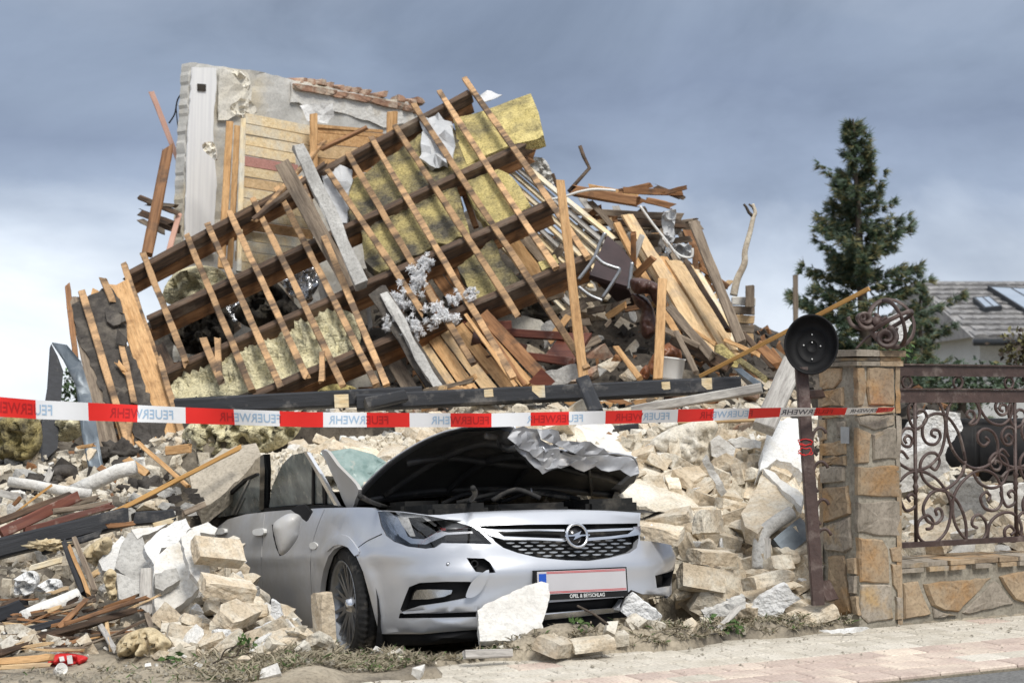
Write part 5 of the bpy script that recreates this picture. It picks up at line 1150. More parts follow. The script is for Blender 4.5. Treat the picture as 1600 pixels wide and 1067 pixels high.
def chunk_mesh(r, m, seed, n=14, flat=1.0):
    n += 8
    rg = random.Random(seed); bm = bmesh.new()
    for _ in range(n):
        d = V((rg.gauss(0, 1), rg.gauss(0, 1), rg.gauss(0, 1))).normalized(); d = V((d.x*r, d.y*r*rg.uniform(.6, 1), d.z*r*.7*flat)); bm.verts.new(d*rg.uniform(.8, 1.1))
    r_ = bmesh.ops.convex_hull(bm, input=bm.verts[:]); bmesh.ops.delete(bm, geom=[g for g in r_['geom_interior'] if isinstance(g, bmesh.types.BMVert)], context='VERTS')
    return bm2mesh('chunk', bm, m)
BR = [brick_mesh(.255, .125, .068, M['brick'], i, rnd(.2, 1)) for i in range(10)]+[brick_mesh(.14+.03*i, .125, .068, M['brick'], 30+i, 1) for i in range(4)]
RB = [brick_mesh(.25, .12, .065, M['redbrick'], 50+i, rnd(.4, 1)) for i in range(5)]
CH = {k: [chunk_mesh(.10, M[k], 80+i, 12+i) for i in range(6)] for k in ('mortar', 'plaster', 'foam', 'greypl', 'brick')}
CHF = {k: [chunk_mesh(.13, M[k], 180+i, 11+i, .35) for i in range(6)] for k in ('plaster', 'foam', 'greypl')}
for i in range(14):
    t = i/13; x = 462+t*186; y = 127+t*34; p = W(x, y+rnd(-1, 3), 16.9+1.2*t+.05)
    if i in (8, 10): continue
    ob('brick', random.choice(RB), rw, Matrix.Translation(p) @ rotm(rnd(-.1, .1), rnd(-.1, .1), R(45+90)+rnd(-.2, .2)))
for i in range(10):
    t = i/9; p = W(470+t*170, 138+t*33+rnd(-1, 1), 16.82+1.15*t); ob('brick', random.choice(RB), rw, Matrix.Translation(p) @ rotm(rnd(-.05, .05), rnd(-.05, .05), R(45)+rnd(-.05, .05)))
# loose pieces beside the wall
ob('hanging_wire', tube_mesh([W(*q, 15.9) for q in catmull([(290, 140), (278, 155), (273, 178), (264, 193)], 6, False)], .008, M['plastic'], 5), None, None, 'thin black wire hanging off the wall edge', 'wire')
ob('hanging_wire', tube_mesh([W(*q, 15.9) for q in catmull([(275, 165), (277, 190), (282, 225)], 6, False)], .006, M['plastic'], 5), None, None, 'second thin wire below the hanging one at the wall edge', 'wire')
def T(name, label, cat, x0, y0, D0, x1, y1, D1, w, h, m, group=None, **kw):
    return pb(name, x0, y0, D0, x1, y1, D1, w, h, M[m], label=label, cat=cat, group=group, **kw)
T('lagged_pipe', 'slender pinkish pipe sticking up at the left of the wall', 'pipe', 236, 143, 16.4, 283, 262, 16.2, 8, .05, 'copper', splint=(.03, 0))
T('timber_post', 'thick reddish brown broken post leaning up left of the wall', 'timber', 264, 226, 15.4, 230, 398, 15.0, 17, .11, 'brown', splint=(.12, 0))
T('pink_pipe_stub', 'dull pink tube behind the left rafter', 'pipe', 280, 335, 15.6, 258, 412, 15.2, 9, .05, 'copper')
for i, (x0, y0, x1, y1, w, m) in enumerate(((216, 308, 282, 335, 8, 'dkbrown'), (211, 330, 275, 352, 11, 'dkbrown'), (226, 318, 278, 322, 6, 'weather'), (236, 345, 284, 360, 14, 'dkbrown'), (215, 342, 262, 366, 8, 'weather'))):
    T('splintered_board', ('top', 'second', 'thin grey', 'widest', 'lowest')[i]+' dark splintered board stacked against the left wall edge', 'board', x0, y0, 15.7, x1, y1, 15.5, w, .04, m, 'dark boards at the left wall edge', splint=(.1, .1))
# plank partition
pp = thing('plank_partition', 'partition of horizontal cream and yellow planks standing before the plaster wall', 'partition', W(435, 640, 15.5))
pmats = ['cream', 'cream', 'cream', 'cream', 'pink', 'cream', 'pale', 'cream', 'cream', 'cream', 'fresh', 'cream', 'cream', 'cream', 'cream', 'cream']
for k in range(15):
    yl, yr = 345+k*49, 405+k*48; xl = 1140-k*3.0+rnd(-6, 6); xr = 1450-(rnd(60, 130) if k in (3, 4, 5, 6) else 0)-(k > 12)*20
    yr2 = yl+(yr-yl)*(xr-xl)/(1450-xl); g = 1.6
    q = [(xl, yl+g), (xr, yr2+g), (xr, yr2+47-g), (xl, yl+48-g)]
    plate('plank', [(x*.3375, 60+y*.3375) for x, y in q], [(380, 200, 15.2+rnd(-.02, .02)), (490, 220, 15.7), (380, 400, 15.1)], .03, M[pmats[k]], pp)
pq = thing('pine_partition', 'smaller partition of warm pine boards right of the cream planks', 'partition', W(550, 640, 15.8))
for k, (y0, y1) in enumerate(((397, 412), (414, 434), (436, 488), (491, 550), (553, 600), (604, 655))):
    xr = 500-k*22+rnd(-5, 5) if k else 470
    q = [(152, y0), (xr, y0+30*(xr-152)/350), (xr, y1+28*(xr-152)/350), (152, y1)]
    plate('plank', [(440+x*.3375, 60+y*.3375) for x, y in q], [(490, 200, 15.6+rnd(-.02, .02)), (610, 210, 16.2), (490, 300, 15.55)], .03, M['fresh' if k != 3 else 'pale'], pq)
pb('post', 490, 178, 15.5, 490, 290, 15.4, 12, .08, M['fresh'], parent=pq, splint=(.02, 0)); pb('post', 613, 174, 16.1, 612, 215, 16.1, 17, .08, M['fresh'], parent=pq, splint=(.02, 0))
for i, (x0, y0, x1, y1, w, m) in enumerate(((359, 190, 346, 420, 11, 'fresh'), (371, 197, 359, 420, 9, 'fresh'), (380, 186, 373, 425, 8, 'cream'))):
    T('door_stud', ('orange pine stud nearest the white wallpaper', 'orange pine stud, middle one of the three by the planks', 'cream painted stud against the cream planks')[i], 'stud', x0, y0, 15.2, x1, y1, 15.0, w, .07, m)

# roof frame
RP = [(190, 435, 14.6), (733, 150, 15.8), (440, 612, 12.8)]
ra, rb_, rc = [W(*q) for q in RP]; rN = (rb_-ra).cross(rc-ra).normalized()
if rN.dot(V((0, 0, EYE))-ra) < 0: rN = -rN
def RPt(px, py, off=0):
    r = ray(px, py); t = (ra-V((0, 0, EYE))).dot(rN)/r.dot(rN); return V((0, 0, EYE))+r*t+rN*off
rf = thing('collapsed_roof_frame', 'collapsed roof frame of dark rafters and spotted battens lying across the ruin', 'roof', RPt(440, 612))
for (x0, y0, x1, y1, sp) in ((188, 437, 735, 146, (.15, .02)), (226, 503, 838, 219, (.05, .30)), (256, 585, 862, 318, (.05, .03)), (395, 620, 922, 402, (.02, .03))):
    SEED[0] += 1; p0, p1 = RPt(x0, y0, -.03), RPt(x1, y1, -.03)
    beam('rafter', p0, p1, .085, .12, M['dkbrown'], up=rN, parent=rf, splint=sp, rough=.004)
    beam('rafter_side', p0-rN*.07+V((0, 0, -.046)), p1-rN*.07+V((0, 0, -.046)), .028, .12, M['brown'], up=rN, parent=rf, splint=sp, rough=.004)
BT = [((197, 420), (264, 616)), ((226, 402), (297, 582)), ((294, 373), (398, 620)), ((327, 357), (443, 616)), ((361, 338), (485, 603)), ((398, 318), (540, 613)), ((435, 300), (592, 612)), ((470, 284), (607, 612)),
 ((514, 274), (668, 506)), ((545, 246), (743, 578)), ((582, 222), (806, 602)), ((619, 204), (815, 508)), ((648, 170), (921, 586)), ((688, 150), (872, 430)), ((727, 130), (921, 412))]
for i, (a, b) in enumerate(BT):
    beam('batten', RPt(*a, .052+rnd(0, .008)), RPt(*b, .052+rnd(0, .012)), .055, .034, M['batten'], up=rN, parent=rf, splint=(.03, .14 if i in (1, 4, 8, 11) else .02), bend=rnd(-.04, .04), rough=.004)
for (x0, y0, x1, y1, w) in ((512, 232, 400, 360, .05), (345, 540, 348, 600, .05), (508, 560, 508, 612, .045), (322, 540, 352, 612, .06)):
    beam('loose_batten', RPt(x0, y0, .09), RPt(x1, y1, .09), w, .03, M['batten'], up=rN, parent=rf, splint=(.05, .05))
beam('loose_batten', RPt(505, 248, .10), RPt(580, 212, .10), .05, .03, M['brown'], up=rN, parent=rf, splint=(.05, .05)); beam('loose_batten', RPt(400, 358, .10), RPt(515, 268, .10), .055, .035, M['dkbrown'], up=rN, parent=rf, splint=(.05, .05))
def roofplate(name, poly, off, th, m, label, cat, jag=9, amp=2, bump=.02, parent=None, **kw):
    P = rough_edge(poly, jag, amp, int(poly[0][0]))
    return sheet3(name, P, lambda x, y, d: RPt(x, y, off-d), th, m, parent, 12, lambda x, y: bump*fr((x*.04, y*.04, off*9), .6), label=label, cat=cat, **kw)
roofplate('insulation_board', [(516, 298), (545, 276), (612, 234), (652, 205), (702, 182), (742, 246), (700, 287), (600, 335), (548, 346)], -.05, .12, M['wool'], 'stained yellow insulation board between the two topmost rafters', 'insulation')
roofplate('insulation_board', [(706, 178), (740, 172), (828, 141), (840, 170), (848, 206), (838, 210), (798, 219), (752, 238), (728, 252), (712, 210)], -.045, .12, M['woolb'], 'clean bright yellow insulation board jutting out at the roof top right', 'insulation', 30, 1)
roofplate('insulation_board', [(561, 352), (602, 329), (659, 298), (711, 282), (731, 356), (676, 376), (619, 403), (590, 418), (566, 398)], -.06, .12, M['wool'], 'dark stained insulation board in the middle of the roof frame', 'insulation')
roofplate('insulation_board', [(722, 278), (777, 258), (800, 270), (812, 288), (826, 311), (804, 331), (764, 348), (738, 318)], -.05, .12, M['woolb'], 'bright yellow insulation board with a rounded right edge under the second rafter', 'insulation')
roofplate('insulation_board', [(712, 408), (768, 366), (781, 397), (815, 438), (797, 449), (750, 473), (728, 440)], -.06, .12, M['wool'], 'stained insulation board low down between the third and lowest rafter', 'insulation')
roofplate('insulation_scrap', [(841, 411), (868, 401), (874, 414), (848, 425)], .02, .08, M['woolb'], 'small yellow insulation scrap on the lowest rafter', 'insulation', 8, 1)
roofplate('vapour_film', [(501, 268), (524, 258), (549, 262), (545, 300), (541, 345), (528, 345), (512, 322), (505, 290)], -.02, .004, M['film'], 'torn clear film hanging at the upper left of the insulation', 'film', 7, 3, .09)
roofplate('vapour_film', [(655, 190), (680, 182), (706, 190), (712, 228), (700, 262), (672, 258), (655, 246), (662, 215)], .0, .004, M['film'], 'crumpled grey film over the topmost insulation board', 'film', 7, 3, .10)
roofplate('vapour_film', [(742, 150), (768, 140), (784, 145), (770, 152), (748, 160)], -.02, .004, M['film'], 'scrap of clear film at the very top of the roof', 'film', 7, 2, .05)
T('crusted_beam', 'grey crusted broken beam rising through the roof frame', 'beam', 464, 222, 14.2, 566, 448, 13.4, 19, .10, 'greypl', rough=.016, splint=(.08, .02))
T('crusted_beam', 'lower piece of crusted beam slanting under the lowest rafter', 'beam', 588, 452, 13.2, 692, 622, 12.6, 26, .10, 'felt', rough=.016, splint=(.05, .02))
T('crust_of_plaster', 'pale plaster crust along the lower crusted beam', 'plaster', 600, 460, 13.1, 690, 612, 12.5, 11, .05, 'greypl', rough=.02)
T('dark_plank', 'wide dark plank leaning behind the crusted beam', 'plank', 440, 255, 14.6, 560, 470, 14.0, 24, .04, 'weather')
T('dark_plank', 'dark plank crossing low behind the lowest battens', 'plank', 600, 540, 13.4, 660, 640, 12.6, 22, .04, 'weather')
# wool, foil, fluff behind the battens
pillow('wool_blanket', [(262, 618), (276, 592), (312, 566), (345, 552), (398, 538), (420, 520), (452, 500), (520, 482), (560, 500), (556, 555), (500, 578), (420, 602), (330, 626)], 14.0, .05, M['woold'], None, 5, .5, .12, .07, [(262, 618, RPt(262, 618, -.20).y), (560, 500, RPt(560, 500, -.20).y), (262, 500, RPt(262, 500, -.20).y)], label='long torn blanket of dirty yellow wool behind the lower battens', cat='insulation')
pillow('wool_blanket', [(286, 690), (296, 662), (340, 648), (420, 648), (470, 660), (450, 692), (400, 712), (330, 714)], 11.9, .15, M['woold'], None, 6, .5, .22, .07, label='folded dirty wool under the tape left of the car', cat='insulation')
pillow('burnt_wool', [(262, 520), (280, 485), (318, 468), (352, 480), (366, 520), (340, 548), (290, 552)], 14.5, .25, M['burnt'], None, 6, .5, .25, .07, label='blackened wool clump at the left of the frame', cat='insulation')
pillow('burnt_wool', [(366, 490), (392, 455), (425, 438), (455, 468), (470, 492), (430, 510), (390, 512)], 14.6, .22, M['burnt'], None, 6, .5, .25, .07, label='blackened wool clump below the shiny foil', cat='insulation')
pillow('foil_sheet', [(425, 430), (440, 405), (470, 396), (492, 412), (498, 445), (478, 470), (456, 462), (440, 445)], 14.9, .10, M['foil'], None, 5, .4, .22, .09, label='crumpled silver foil behind the second rafter', cat='foil')
pillow('foil_sheet', [(335, 482), (356, 462), (398, 452), (410, 462), (380, 476), (372, 505), (352, 500)], 14.7, .08, M['foil'], None, 5, .4, .18, .09, label='strip of silver foil between the burnt wool clumps', cat='foil')
pillow('grey_wool', [(255, 470), (270, 430), (310, 415), (350, 425), (352, 460), (310, 480)], 15.2, .2, M['woold'], None, 7, .5, .2, .06, label='grey wool pad behind the top left battens', cat='insulation')
fl_l = ('white fibre shred low beside the tan panel', 'white fibre shred on the third rafter', 'white fibre shred above the brown boards', 'white fibre fluff high on the lowest rafter', 'white fibre fluff hanging from the lowest rafter', 'white fibre fluff left of the brown boards', 'small white fibre tuft beside the yellow board', 'low white fibre fluff on the crusted beam')
for i, (x, y, r) in enumerate(((612, 508, 10), (664, 408, 11), (706, 468, 11), (650, 438, 17), (688, 490, 18), (622, 470, 15), (735, 462, 10), (645, 510, 13))):
    D = RPt(x, y, .1).y-.12; q = r*D/F; rg = random.Random(i+5); vs = []; fs = []; c0 = W(x, y, D)
    for k in range(26):
        d = V((rg.gauss(0, .6), rg.gauss(0, .3), rg.gauss(0, .55))); cc = c0+d*q
        for k2 in range(80):
            a = V((rg.gauss(0, 1), rg.gauss(0, 1), rg.gauss(0, 1))).normalized(); b_ = a.orthogonal().normalized(); b_ = Matrix.Rotation(rg.uniform(0, 6), 3, a) @ b_; l_ = q*rg.uniform(.10, .36); w_ = q*rg.uniform(.02, .06); o_ = len(vs); pp_ = cc+V((rg.gauss(0, .1), rg.gauss(0, .1), rg.gauss(0, .12)))*q
            vs += [pp_-b_*w_, pp_+b_*w_, pp_+a*l_+b_*w_*.6, pp_+a*l_*1.1-b_*w_*.5]; fs.append((o_, o_+1, o_+2, o_+3))
        bm_ = bmesh.new(); bmesh.ops.create_icosphere(bm_, subdivisions=2, radius=q*rg.uniform(.06, .11)); o_ = len(vs)
        vs += [cc+v_.co*(1+.5*mn.noise(v_.co*9/q)) for v_ in bm_.verts]; fs += [tuple(o_+w_.index for w_ in f_.verts) for f_ in bm_.faces]; bm_.free()
    ob('fibre_fluff', mesh('fibre_fluff', vs, fs, M['fluff']), None, None, fl_l[i], 'fibre', None, 'stuff')
for i, (x0, y0, x1, y1) in enumerate(((668, 410, 716, 478), (684, 402, 734, 470), (648, 420, 690, 490), (700, 392, 750, 462))):
    T('sheathing_board', ('brown sheathing board left of the low yellow board, second from left', 'brown sheathing board, third from left under the frame', 'brown sheathing board, leftmost under the frame', 'brown sheathing board touching the low yellow board')[i], 'board', x0, y0, 14.5, x1, y1, 13.9, 17, .025, 'brown')
for i, (x0, y0, x1, y1, m) in enumerate(((822, 372, 870, 425, 'weather'), (800, 376, 842, 432, 'fresh'), (724, 300, 744, 356, 'brown'))):
    T('sheathing_board', ('grey sheathing board under the end of the third rafter', 'orange sheathing board under the end of the third rafter', 'narrow brown board showing between two yellow boards')[i], 'board', x0, y0, 14.9, x1, y1, 14.4, (20, 20, 9)[i], .025, m)
plate('tan_panel', [(470, 600), (520, 584), (585, 570), (600, 618), (470, 620)], 13.3, .03, M['paper'], label='flat tan panel behind the lowest battens', cat='panel')
pillow('wool_tuft', [(495, 612), (520, 600), (552, 604), (558, 616), (510, 620)], 12.9, .08, M['woolb'], None, 5, .4, .08, .1, label='small yellow wool tuft on the tan panel', cat='insulation')
for i in range(7):
    x0, y0 = 640+i*19, 548-i*9.5; x1, y1 = x0+76+i*3, y0+122-i*4
    T('floor_plank', ('first', 'second', 'third', 'fourth', 'fifth', 'sixth', 'seventh')[i]+' from the left of the pine planks sloping under the lowest rafter', 'plank', x0, y0, 13.2-i*.03, x1, y1, 12.2+.03*i, 20, .028, ('fresh', 'pale', 'fresh', 'pale', 'fresh', 'fresh', 'brown')[i], 'pine planks under the lowest rafter', bend=rnd(-.02, .02))
T('edge_board', 'thin dark edge board beside the sloping pine planks', 'board', 742, 490, 13.0, 822, 604, 12.2, 7, .04, 'brown'); T('edge_board', 'second thin edge board beside the sloping pine planks', 'board', 728, 492, 12.9, 808, 606, 12.15, 6, .04, 'fresh')

# tongue-and-groove panel
tg = thing('boarded_panel', 'sloping panel of narrow pale boards behind the roof frame right end', 'panel', W(880, 640, 15))
for k in range(11):
    x0, y0 = 806-k*3.6, 244+k*12.5; x1 = x0+158-k*3; y1 = y0+131
    beam('board', W(x0+rnd(-4, 4), y0, 15.3), W(x1+rnd(-5, 5), y1, 14.3), 10.2*15/F, .022, M['grey' if k % 4 == 1 else 'cream'], up=V((.35, -.75, .55)), parent=tg, splint=(.03, .03), rough=.002)
# top right timbers
tl_ = [('squared', 888, 297, 1010, 318, 16, .10, 'brown', 15.0), ('flat', 960, 297, 1074, 302, 10, .03, 'brown', 15.1), ('jutting', 1005, 312, 1058, 324, 10, .05, 'brown', 15.0), ('raised', 965, 300, 1022, 288, 8, .03, 'brown', 15.2), ('short', 1018, 290, 1073, 312, 8, .03, 'dkbrown', 15.1), ('hindmost', 915, 290, 1000, 306, 6, .03, 'fresh', 15.4), ('splintered', 1030, 304, 1076, 292, 7, .03, 'brown', 15.0), ('grey', 880, 330, 1070, 340, 12, .05, 'weather', 15.3), ('long dark', 895, 346, 1082, 352, 11, .06, 'dkbrown', 15.2), ('sagging', 960, 360, 1095, 345, 9, .05, 'weather', 15.3), ('lowest', 905, 366, 1050, 374, 14, .05, 'dkbrown', 15.5), ('bottom grey', 1000, 384, 1085, 372, 10, .04, 'weather', 15.4)]
for (wd_, x0, y0, x1, y1, w, h, m, D) in tl_:
    T('roof_timber', wd_+' timber in the tangle at the top right of the ruin', 'timber', x0, y0, D, x1, y1, D-.1, w, h, m, 'timbers at the top right of the ruin', splint=(.1, .1))
ob('bent_rod', tube_mesh([W(*q, 15) for q in ((906, 228), (912, 245), (921, 263), (904, 282), (888, 300))], .018, M['dkbrown'], 6), None, None, 'bent thin rod sticking up against the sky', 'rod')
T('rod_stub', 'short dark rod stub left of the bent rod', 'rod', 863, 271, 15, 873, 300, 15, 5, .03, 'dkbrown')
for i, c in enumerate(([(860, 312), (880, 308), (905, 300), (930, 296), (962, 298)], [(1000, 322), (1020, 350), (1040, 375), (1062, 405)], [(1035, 372), (1060, 398), (1080, 402), (1082, 388)])):
    ob('white_cable', tube_mesh([W(*q, 14.4) for q in catmull(c, 6, False)], .012, M['pvc'], 6), None, None, ('white cable draped over the squared timber', 'white cable running down beside the plastic bag', 'looped white cable end above the pine boards')[i], 'cable')
plate('plastic_bag', catmull([(1034, 338), (1046, 328), (1057, 332), (1053, 352), (1055, 372), (1046, 382), (1038, 368)], 3), 14.6, 0.005, M['film'], None, step=3.5, jag=4, amp=.8, bumpamp=0.14, bfreq=.09, label='crumpled pale plastic bag in the top right timbers', cat='bag')
plate('plastic_bag', catmull([(1040, 390), (1055, 382), (1080, 384), (1078, 402), (1050, 406)], 3), 14.8, 0.005, M['film'], None, step=3.5, jag=4, amp=.8, bumpamp=0.14, bfreq=.09, label='grey plastic bag above the leaning pine boards', cat='bag')
plate('plaster_lump', catmull([(826, 262), (836, 245), (852, 250), (862, 270), (870, 285), (852, 290), (838, 278)], 3), 15.2, 0.06, M['greypl'], None, step=3.5, jag=4, amp=.8, bumpamp=0.08, bfreq=.09, label='white lump at the head of the boarded panel', cat='plaster')
tr_ = thing('dead_branch', 'bare forked branch standing right of the ruin', 'branch', W(1148, 460, 14))
ob('stem', tube_mesh([W(*q, 14) for q in catmull([(1146, 462), (1152, 436), (1163, 412), (1164, 392), (1172, 362), (1177, 340), (1180, 332), (1176, 319)], 5, False)], .035, M['birch'], 7, r2=.014), tr_)
ob('twig', tube_mesh([W(*q, 14) for q in ((1178, 340), (1170, 332), (1166, 324), (1162, 319))], .016, M['bark'], 6, r2=.01), tr_); ob('twig', tube_mesh([W(*q, 14) for q in ((1180, 332), (1176, 324), (1170, 319))], .012, M['bark'], 6, r2=.008), tr_)
# leaning pine boards on the right
lb = [(962, 346, 1080, 560, 12, 'fresh'), (978, 334, 1112, 566, 20, 'pale'), (996, 378, 1106, 560, 26, 'cream'), (1012, 392, 1116, 560, 24, 'pale'), (1030, 402, 1130, 560, 26, 'fresh'), (1050, 406, 1146, 560, 28, 'pale'), (1070, 412, 1152, 552, 22, 'pale'), (1084, 420, 1162, 552, 18, 'cream')]
for i, (x0, y0, x1, y1, w, m) in enumerate(lb):
    T('leaning_board', ('first', 'second', 'third', 'fourth', 'fifth', 'sixth', 'seventh', 'rightmost')[i]+(' from the left' if i < 7 else '')+' of the wide pine boards leaning at the right', 'board', x0, y0, 14.4-.02*i, x1, y1, 12.9+.02*i, w, .026, m, 'wide pine boards leaning at the right', bend=rnd(-.03, .05), up=V((.25, -.8, .5)), splint=(.05, .08))
ll = [(1083, 347, 1162, 545, 16, .09, 'weather', 13.5, 12.8, 'heavy grey-brown beam leaning at the right end of the ruin'), (1070, 406, 1140, 520, 8, .05, 'dkbrown', 13.8, 13.0, 'thin dark beam between the pine boards and the heavy beam'), (1086, 380, 1087, 432, 9, .06, 'brown', 14.6, 14.6, 'short upright stub behind the heavy leaning beam'), (1090, 415, 1140, 450, 8, .05, 'brown', 14.2, 14.2, 'short brown beam under the dead branch'),
 (1043, 478, 1116, 562, 14, .05, 'weather', 12.7, 12.2, 'grey board crossing the foot of the pine boards'), (1048, 528, 1142, 574, 19, .06, 'dkbrown', 12.5, 12.2, 'thick dark board lying across the foot of the pine boards'), (1024, 508, 1094, 542, 8, .04, 'weather', 12.5, 12.3, 'narrow dark stick left of the thick dark board'), (1054, 514, 1091, 588, 9, .04, 'weather', 12.3, 12.0, 'narrow grey stick pointing down beside the white bucket'),
 (1076, 512, 1120, 540, 6, .03, 'fresh', 12.8, 12.5, 'small orange splinter board on the pine boards'), (1130, 530, 1190, 556, 7, .03, 'fresh', 12.6, 12.3, 'thin pine lath right of the pine boards'), (1154, 562, 1202, 597, 9, .05, 'wool', 12.2, 11.9, 'yellowish strip sloping towards the white leaning board'), (1184, 538, 1220, 572, 15, .05, 'brown', 12.4, 12.2, 'brown splintered board left of the bowl'), (1160, 520, 1214, 580, 9, .05, 'dkbrown', 12.9, 12.5, 'dark lath pointing down left of the bowl'), (1205, 545, 1232, 580, 8, .04, 'brown', 12.4, 12.2, 'short brown splinter nearest the bowl'), (1150, 575, 1192, 606, 10, .04, 'flash', 11.8, 11.6, 'blue-grey strip beside the black beam end')]
for (x0, y0, x1, y1, w, h, m, D0, D1, lab) in ll: T('loose_timber', lab, 'timber', x0, y0, D0, x1, y1, D1, w, h, m, splint=(.06, .06))
plate('insulation_block', [(1118, 540), (1128, 536), (1156, 562), (1152, 574), (1138, 572), (1118, 552)], 12.3, .08, M['woolb'], label='pale yellow insulation block on the foot of the pine boards', cat='insulation')
lg = thing('log_wall_end', 'remnant of a grey plank wall with a post at the right edge of the ruin', 'wall', W(1162, 560, 15))
for k, m in enumerate(('grey', 'weather', 'pale', 'weather', 'pale', 'weather')): pb('plank', 1143, 470+k*14, 15, 1180-k*.6, 472+k*14, 15, 13, .05, M[m], parent=lg)
pb('post', 1172, 445, 14.9, 1171, 480, 14.9, 14, .1, M['weather'], parent=lg, splint=(.02, 0))
random.seed(77)
FILL = [(885, 335), (960, 328), (1075, 338), (1100, 400), (1150, 500), (1170, 560), (1060, 560), (1000, 470), (940, 400)]
k = 0
while k < 60:
    x, y = rnd(880, 1170), rnd(328, 560)
    if not inpoly(x, y, FILL): continue
    k += 1; a = random.choice((rnd(.8, 1.25), rnd(.8, 1.25), rnd(-.3, .3), rnd(-1.3, -.6))); l = rnd(28, 75); D = rnd(15.0, 15.9)-(y-330)/230*.3; cc = random.choice(['dkbrown', 'brown', 'weather', 'dkbrown', 'brown', 'pale', 'fresh', 'grey'])
    T('jumbled_board', CN[cc]+' board jumbled behind the leaning pine boards', 'board', x-l/2*math.cos(a), y-l/2*math.sin(a), D, x+l/2*math.cos(a), y+l/2*math.sin(a), D-rnd(0, .4), rnd(6, 15), .03, cc, 'boards jumbled behind the leaning boards', splint=(.08, .08), bend=rnd(-.03, .03))
random.seed(78)
for k in range(34):
    x, y = rnd(240, 620), rnd(420, 600); a = random.choice((rnd(-.9, -.3), rnd(.9, 1.5))); l = rnd(30, 90); cc = random.choice(['dkbrown', 'weather', 'dkbrown', 'brown', 'grey'])
    if y < 640-(x*.53) : continue
    T('hidden_board', CN[cc]+' board lying behind the roof battens', 'board', x-l/2*math.cos(a), y-l/2*math.sin(a), 15.6, x+l/2*math.cos(a), y+l/2*math.sin(a), 15.2, rnd(7, 16), .03, cc, 'boards behind the roof battens', splint=(.08, .08))
# chair, leather, bucket
def z3b(P): return [(800+x*.3375, 200+y*.3375) for x, y in P]
chr_ = thing('overturned_chair', 'overturned dark chair with bare steel legs in the middle of the wreckage', 'chair', W(950, 450, 13.4))
plate('backrest', z3b([(440, 498), (500, 545), (562, 622), (548, 680), (532, 732), (440, 705), (362, 680), (400, 590)]), [(948, 367, 13.8), (989, 409, 13.6), (921, 429, 13.2)], .04, M['seatfab'], chr_)
plate('seat', z3b([(362, 682), (440, 707), (532, 734), (560, 790), (575, 850), (480, 800), (420, 740)]), [(921, 430, 13.2), (979, 448, 13.5), (990, 485, 13.9)], .04, M['seatfab'], chr_)
for c in ([(432, 485), (405, 540), (382, 600), (345, 655), (308, 702)], [(385, 592), (420, 625), (470, 645), (497, 658), (470, 710), (418, 788)], [(556, 622), (548, 690), (540, 748)], [(308, 735), (360, 775), (420, 800)]):
    ob('leg', tube_mesh([W(*q, 13.05) for q in catmull(z3b(c), 5, False)], .016, M['steel'], 8), chr_)
pillow('leather_cushion', z3b([(548, 702), (590, 694), (640, 705), (690, 735), (716, 800), (712, 830), (672, 826), (650, 800), (630, 768), (580, 770), (552, 745)]), 12.9, .16, M['leather'], None, 3, .6, .035, .06, label='folded dark brown leather armrest hanging beside the pine post', cat='cushion')
pillow('leather_cushion', z3b([(552, 770), (585, 768), (630, 790), (655, 840), (672, 900), (665, 945), (632, 978), (602, 962), (590, 900), (600, 850), (570, 815)]), 13.05, .16, M['leather'], None, 3, .6, .035, .06, label='lower bulging dark brown leather cushion under the armrest', cat='cushion')
pillow('leather_armchair', [(1006, 586), (1014, 566), (1025, 549), (1049, 534), (1064, 549), (1064, 575), (1050, 590), (1018, 592)], 12.7, .14, M['leather2'], None, 4, .6, .05, .09, label='tan brown leather armchair part behind the white bucket', cat='armchair')
pillow('leather_scrap', [(1000, 580), (1010, 570), (1016, 580), (1012, 592), (998, 590)], 12.3, .06, M['leather2'], None, 3, .6, .05, .12, label='crumpled tan leather scrap left of the white bucket', cat='leather')
bk = ob('white_bucket', lathe_mesh([(0, 0), (.105, 0), (.11, .02), (.118, .16), (.124, .165), (.122, .175), (.112, .172), (.10, .03), (0, .025)], M['pvc'], 28), None, Matrix.Translation(W(1043, 594, 12.3)) @ Matrix.Rotation(.12, 4, 'Y'), 'white plastic bucket at the foot of the pine boards', 'bucket')
T('pine_post', 'tall slim pine post standing in front of the wreckage', 'post', 875, 281, 12.6, 913, 602, 12.1, 13.5, .045, 'fresh', splint=(.02, .02), taper=1.15)
T('pine_post', 'short orange pine post in front of the leather cushions', 'post', 1035, 436, 12.4, 1028, 594, 12.0, 14.5, .045, 'fresh')
T('pine_splinter', 'broken pine splinter pointing at the black beam near the white bucket', 'timber', 958, 536, 12.6, 1000, 592, 12.1, 9, .04, 'fresh', splint=(.15, 0))
df = thing('door_casing', 'dark red-brown door casing lying in the middle of the wreckage', 'door frame', W(820, 570, 13))
for (x0, y0, D0, x1, y1, D1, w) in ((738, 516, 13.0, 884, 526, 12.8, 13), (792, 552, 12.8, 894, 566, 12.5, 13), (722, 510, 13.1, 800, 508, 13.2, 14)): pb('rail', x0, y0, D0, x1, y1, D1, w, .05, M['reddish'], parent=df)
plate('panel', [(880, 520), (925, 520), (906, 548), (893, 569), (876, 562), (850, 556)], [(880, 520, 12.9), (925, 520, 12.9), (880, 569, 12.5)], .04, M['reddish'], df)
plate('casing_corner', [(826, 596), (846, 575), (868, 596), (858, 604), (836, 604)], 12.2, .04, M['reddish'], label='corner of red-brown casing above the black beam', cat='door frame')
ob('brown_roller', tube_mesh([W(*q, 12.9) for q in ((738, 528), (770, 535), (822, 548))], .07, M['leather'], 12, r2=.05), None, None, 'dark brown roll lying in the door casing', 'roll')
